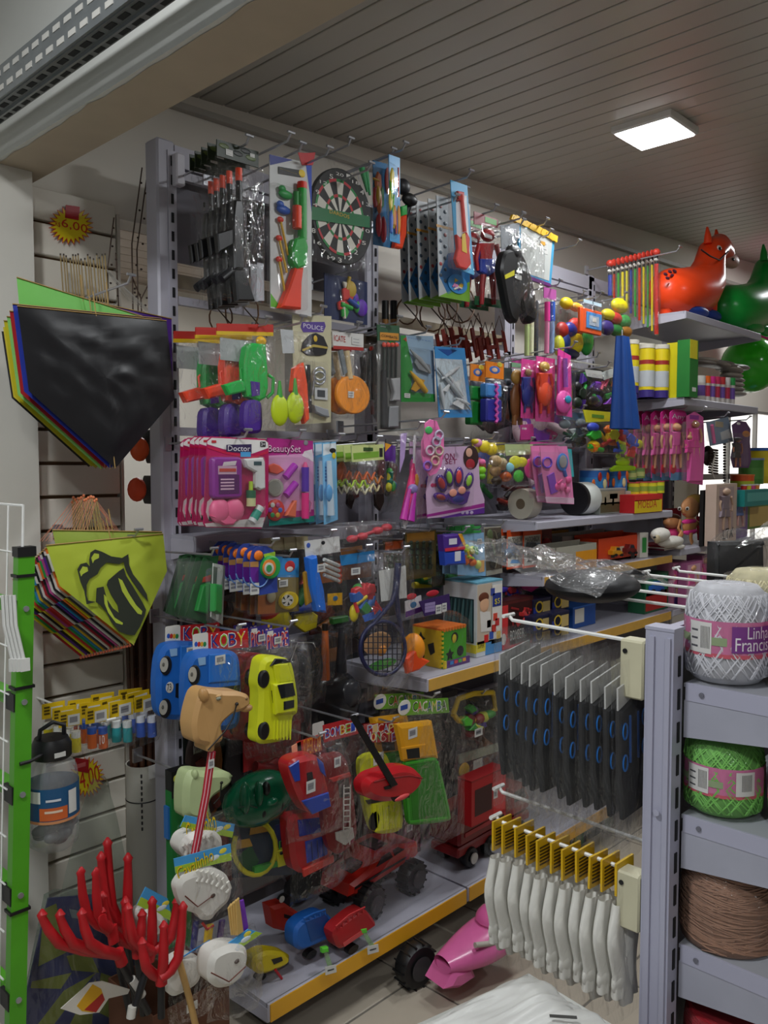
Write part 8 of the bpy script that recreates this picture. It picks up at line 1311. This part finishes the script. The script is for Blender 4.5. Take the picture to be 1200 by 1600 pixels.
it = It('plush_dog', 'white plush dog lying on booklets', 'plush toy', 1045, 848, 1.69); it.ell('body', mat('#d8d4ca', .9, 0, .1, 30, .5), 1048, 838, 17, 9, .04, .0); it.ell('head', mat('#dcd8ce', .9, 0, .1, 30, .5), 1032, 827, 11, 11, .035, .01); it.ell('ear', '#b8a888', 1027, 834, 4, 7, .01, .035); it.ell('nose', '#1a1a1a', 1023, 831, 2, 1.6, .005, .04); it.ell('paw', '#d0ccc2', 1062, 846, 6, 4, .02, .02)
for k in range(3): it = It('booklet', ['top', 'middle', 'bottom'][k] + ' booklet under the plush dog', 'booklet', 1045, 851 + k * 3, 1.70, group='booklets under the plush dog'); z = 1.2165 + (2 - k) * .007; it.o.location.z = z; it.part('cover', ['#8a1c2c', '#c8c4bc', '#6a1c3a'][k], MB().box(-.09, .09, -.02, .12, 0, .006)); it.part('pages', '#d8d4ca', MB().box(-.088, .088, -.0205, -.02, .001, .005))
for x0, y0, x1, y1, Y, cc, lab, pr, yw in ((1100, 750, 1120, 832, 1.69, '#141214', 'black dotted doll box leaning at the shelf end', None, 8), (1120, 750, 1150, 838, 1.66, '#d0b8a8', 'doll box with photo of a posing doll', 'a', 8), (1146, 746, 1168, 822, 1.70, '#7a5a9a', 'purple doll box right of the photo doll box', 'b', 4)):
    it = carton('doll_box', lab, x0, y0, x1, y1, Y, .05, cc, (('#b8a0a0', .15, .05, .85, .8),) if pr else (), 'box', 'doll boxes', yaw=yw)
    if pr == 'a': doll(it, (x0 + x1) / 2, y0 + 6, 66, '#8a7a86', '#c8a890', '#b8988a', .004); it.txt('LTX', '#1a1a1a', x0 + 10, y1 - 18, x1 - 4, y1 - 6, .002)
    elif pr == 'b': doll(it, (x0 + x1) / 2, y0 + 8, 52, '#5a7ac0', '#d8a8a0', '#c84a7a', .004)
    else:
        for j in range(24): it.ell('printed_dot', '#c8c4c0', x0 + 4 + (j % 3) * 6, y0 + 6 + (j // 3) * 9, 1, 1.2, .0006, .001)
it = It('doll_set_card', 'pink doll set box leaning behind the baby doll', 'doll', 1112, 838, 1.72); it.poly('box', '#c8283c', [(1094, 800), (1120, 818), (1128, 836), (1096, 838)], .02, 0, .002); it.poly('print', '#f05aa0', [(1094, 780), (1106, 785), (1118, 820), (1098, 810)], .006, 0); it.ell('printed_heart', '#f0b0c8', 1110, 828, 6, 4, .001, .021)
for k, (x0, x1, cc, lab) in enumerate(((1052, 1072, '#c87a9a', 'left pink doll box on the lower right shelf'), (1073, 1096, '#b8689a', 'middle pink doll box with yellow strip on the lower shelf'), (1097, 1110, '#a8608a', 'right doll box with green mark on the lower shelf'))):
    it = carton('doll_box', lab, x0, 872, x1, 936, 1.72, .08, cc, (('#d8a8c0', .1, .05, .9, .75), ('#d8c83a', .1, .85, .9, .98) if k == 1 else ('#5a3a8a', .1, .85, .9, .98)), 'box', 'doll boxes'); doll(it, (x0 + x1) / 2, 876, 48, '#d85a98', off=.004)
it = carton('car_picture_box', 'green box with blue toy car picture on lower shelf', 1008, 886, 1044, 936, 1.73, .08, '#1f5a3a', (('#2f8a6a', .05, .05, .95, .5), ('#b82a24', .05, .55, .95, .95))); minicar(it, 1027, 902, 24, 16, '#2a6ac8', 0.002, 'printed_car', .004)
for k, (x0, y0, x1, y1, cc, lab) in enumerate(((1180, 700, 1200, 755, '#e0c41c', 'yellow cup stack with blue rim at the right edge'), (1164, 716, 1182, 756, '#4a8a3a', 'green cup stack beside the yellow cups'), (1150, 742, 1168, 768, '#f0662c', 'orange tub with lime base at the right edge'))):
    can(lab, x0, y0, x1, y1, 1.85 - .05 * k, cc, ['#3a6ac0', '#8a9ac0', '#f0803c'][k], ['#e8d02a', '#5a9a48', '#c8d83a'][k], 'bright cups and tubs', 'cup_stack', 'cups')
tt = carton('teal_tray', 'teal display tray with printed front at the right edge', 1164, 766, 1206, 788, 1.68, .12, '#1f8a86', (('#58b0a8', .1, .2, .9, .7),)); tz = tt.p.z + tt.R(1164, 766, 1206, 788, 0)[3]; it = carton('sweet_box', 'yellow-green box below the teal tray', 1168, 790, 1206, 822, 1.70, .12, '#6a8a3a', (('#d8b86a', .1, .1, .95, .9),))
for k, cc in enumerate(('#d8342c', '#e8d23a', '#d84a8a', '#f08a3a')): it = It('small_ball', ['red', 'yellow', 'pink', 'orange'][k] + ' small tub in the teal tray', 'tub', 1172 + k * 9, 766, 1.72, group='small tubs in the teal tray'); it.o.location = (tt.p.x - .1 + k * .06, tt.p.y + .04, tz + .0005); it.part('tub', cc, MB().lathe([(.014, 0), (.016, .02)], n=12)); it.part('lid', '#d8d4cc', MB().lathe([(.017, .02), (.017, .026), (0, .027)], n=12))
# football boxes and small trucks on the lowest shelf, seen between the hooks
for k, (x0, y0, x1, y1) in enumerate(((866, 1284, 912, 1328), (912, 1302, 958, 1346))):
    it = carton('football_box', ('left', 'right')[k] + ' black and green football box on the lowest shelf', x0, y0, x1, y1, 1.75 - .03 * k, .2, '#14501f', (('#0d0f10', 0, 0, .7, 1), ('#1a6a2c', .7, 0, 1, 1)), group='football boxes', txts=(('OFFSIDE', '#c8c8c4', .08, .72, .66, .9),)); it.poly('logo_print', '#b8bab8', [(x0 + 14, y0 + 22), (x0 + 24, y0 + 10), (x0 + 30, y0 + 12), (x0 + 22, y0 + 24)], .0008, .0005)
for k, (x, y, cc, lab) in enumerate(((838, 1290, '#d8a81c', 'yellow toy digger left of the football boxes'), (800, 1290, '#8a1c1e', 'dark red toy truck left of the yellow digger'), (880, 1272, '#c8c01c', 'yellow boxed toy above the football box'))):
    it = It('toy_digger', lab, 'toy truck', x, y + 14, 2.0, group='small trucks on the lowest shelf'); minicar(it, x, y, 34, 26, cc, d=.06)

# more crowded packs further back on the hooks
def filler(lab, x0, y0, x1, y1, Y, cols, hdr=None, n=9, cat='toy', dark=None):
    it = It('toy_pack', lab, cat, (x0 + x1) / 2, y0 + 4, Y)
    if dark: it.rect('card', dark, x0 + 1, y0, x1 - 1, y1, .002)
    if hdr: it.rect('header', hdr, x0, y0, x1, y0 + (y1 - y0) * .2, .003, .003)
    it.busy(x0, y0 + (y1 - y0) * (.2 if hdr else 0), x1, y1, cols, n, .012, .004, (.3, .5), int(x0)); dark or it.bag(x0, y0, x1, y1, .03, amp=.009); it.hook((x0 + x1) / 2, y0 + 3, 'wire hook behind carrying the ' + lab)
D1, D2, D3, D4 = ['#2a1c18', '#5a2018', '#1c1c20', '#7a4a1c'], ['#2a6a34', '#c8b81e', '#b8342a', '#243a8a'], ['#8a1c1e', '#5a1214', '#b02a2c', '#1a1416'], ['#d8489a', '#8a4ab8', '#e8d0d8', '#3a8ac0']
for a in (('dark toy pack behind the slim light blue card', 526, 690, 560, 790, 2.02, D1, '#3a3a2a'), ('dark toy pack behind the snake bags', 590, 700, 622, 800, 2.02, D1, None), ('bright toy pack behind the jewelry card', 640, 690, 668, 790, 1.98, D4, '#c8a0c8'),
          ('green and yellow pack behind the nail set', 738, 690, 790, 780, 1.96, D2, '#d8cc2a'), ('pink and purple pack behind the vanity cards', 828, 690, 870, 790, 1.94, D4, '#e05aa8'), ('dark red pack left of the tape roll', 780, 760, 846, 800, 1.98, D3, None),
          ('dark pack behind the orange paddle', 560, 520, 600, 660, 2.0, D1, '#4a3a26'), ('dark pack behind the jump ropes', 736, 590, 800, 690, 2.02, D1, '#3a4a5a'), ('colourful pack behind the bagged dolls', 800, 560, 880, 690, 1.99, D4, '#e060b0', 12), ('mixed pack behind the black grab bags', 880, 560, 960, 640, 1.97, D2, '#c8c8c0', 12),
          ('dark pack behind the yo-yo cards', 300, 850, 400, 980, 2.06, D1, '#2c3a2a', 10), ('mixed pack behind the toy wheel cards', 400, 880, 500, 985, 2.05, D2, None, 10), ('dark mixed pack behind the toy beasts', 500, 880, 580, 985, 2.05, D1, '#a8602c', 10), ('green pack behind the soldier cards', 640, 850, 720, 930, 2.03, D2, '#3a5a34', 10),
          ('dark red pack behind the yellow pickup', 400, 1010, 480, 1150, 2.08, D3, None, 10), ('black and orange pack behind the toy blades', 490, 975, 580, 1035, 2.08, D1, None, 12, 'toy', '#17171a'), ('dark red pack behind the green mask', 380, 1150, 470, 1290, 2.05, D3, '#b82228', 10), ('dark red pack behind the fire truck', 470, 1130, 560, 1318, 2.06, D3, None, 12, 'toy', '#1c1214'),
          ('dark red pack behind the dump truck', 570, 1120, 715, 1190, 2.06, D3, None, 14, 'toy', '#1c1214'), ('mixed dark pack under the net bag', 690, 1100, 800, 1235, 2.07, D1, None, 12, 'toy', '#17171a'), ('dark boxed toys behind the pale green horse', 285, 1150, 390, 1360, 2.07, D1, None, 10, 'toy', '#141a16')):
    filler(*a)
# let what stands on a shelf rest on its board
bpy.context.view_layer.update()
REST = ('green_board_box', 'carton', 'toy_tray', 'tape_roll', 'can', 'spray_can', 'blue_car_box', 'spray_bottle', 'toy_dump_truck', 'toy_tractor', 'toy_truck_box', 'monster_truck', 'toy_fire_truck', 'landscape_box', 'snack_box', 'amber_box', 'card_box', 'block_set_box', 'fire_truck_box', 'toy_car_box', 'football_box', 'toy_digger', 'doll_box', 'car_picture_box', 'baby_doll', 'plush_dog', 'spray_box', 'inflatable_horse', 'doll_set_card')
for it in ITS:
    nm = it.o.name.split('.')[0]
    if nm not in REST: continue
    z0 = min((k.matrix_world @ Vector(c)).z for k in it.o.children_recursive if k.type == 'MESH' for c in k.bound_box)
    b = min((.187, .9315, 1.1915, 1.3965, 1.2165, 1.9115, 2.3015), key=lambda h: abs(h - z0))
    if abs(b - z0) < (.16 if 'horse' in nm else .09): it.o.location.z += b - z0
for it in ITS:
    nm = it.o.name.split('.')[0]
    if nm in ('toy_excavator', 'toy_car') and 1.15 < it.o.location.z < 1.33 and it.p.x < 3.5:
        z0 = min((k.matrix_world @ Vector(c)).z for k in it.o.children_recursive if k.type == 'MESH' for c in k.bound_box); it.o.location.z += 1.2125 - z0
for i, k in KY.items():
    for o in [ITS[i].o] + ITS[i].cp: o.scale.y *= k / 100
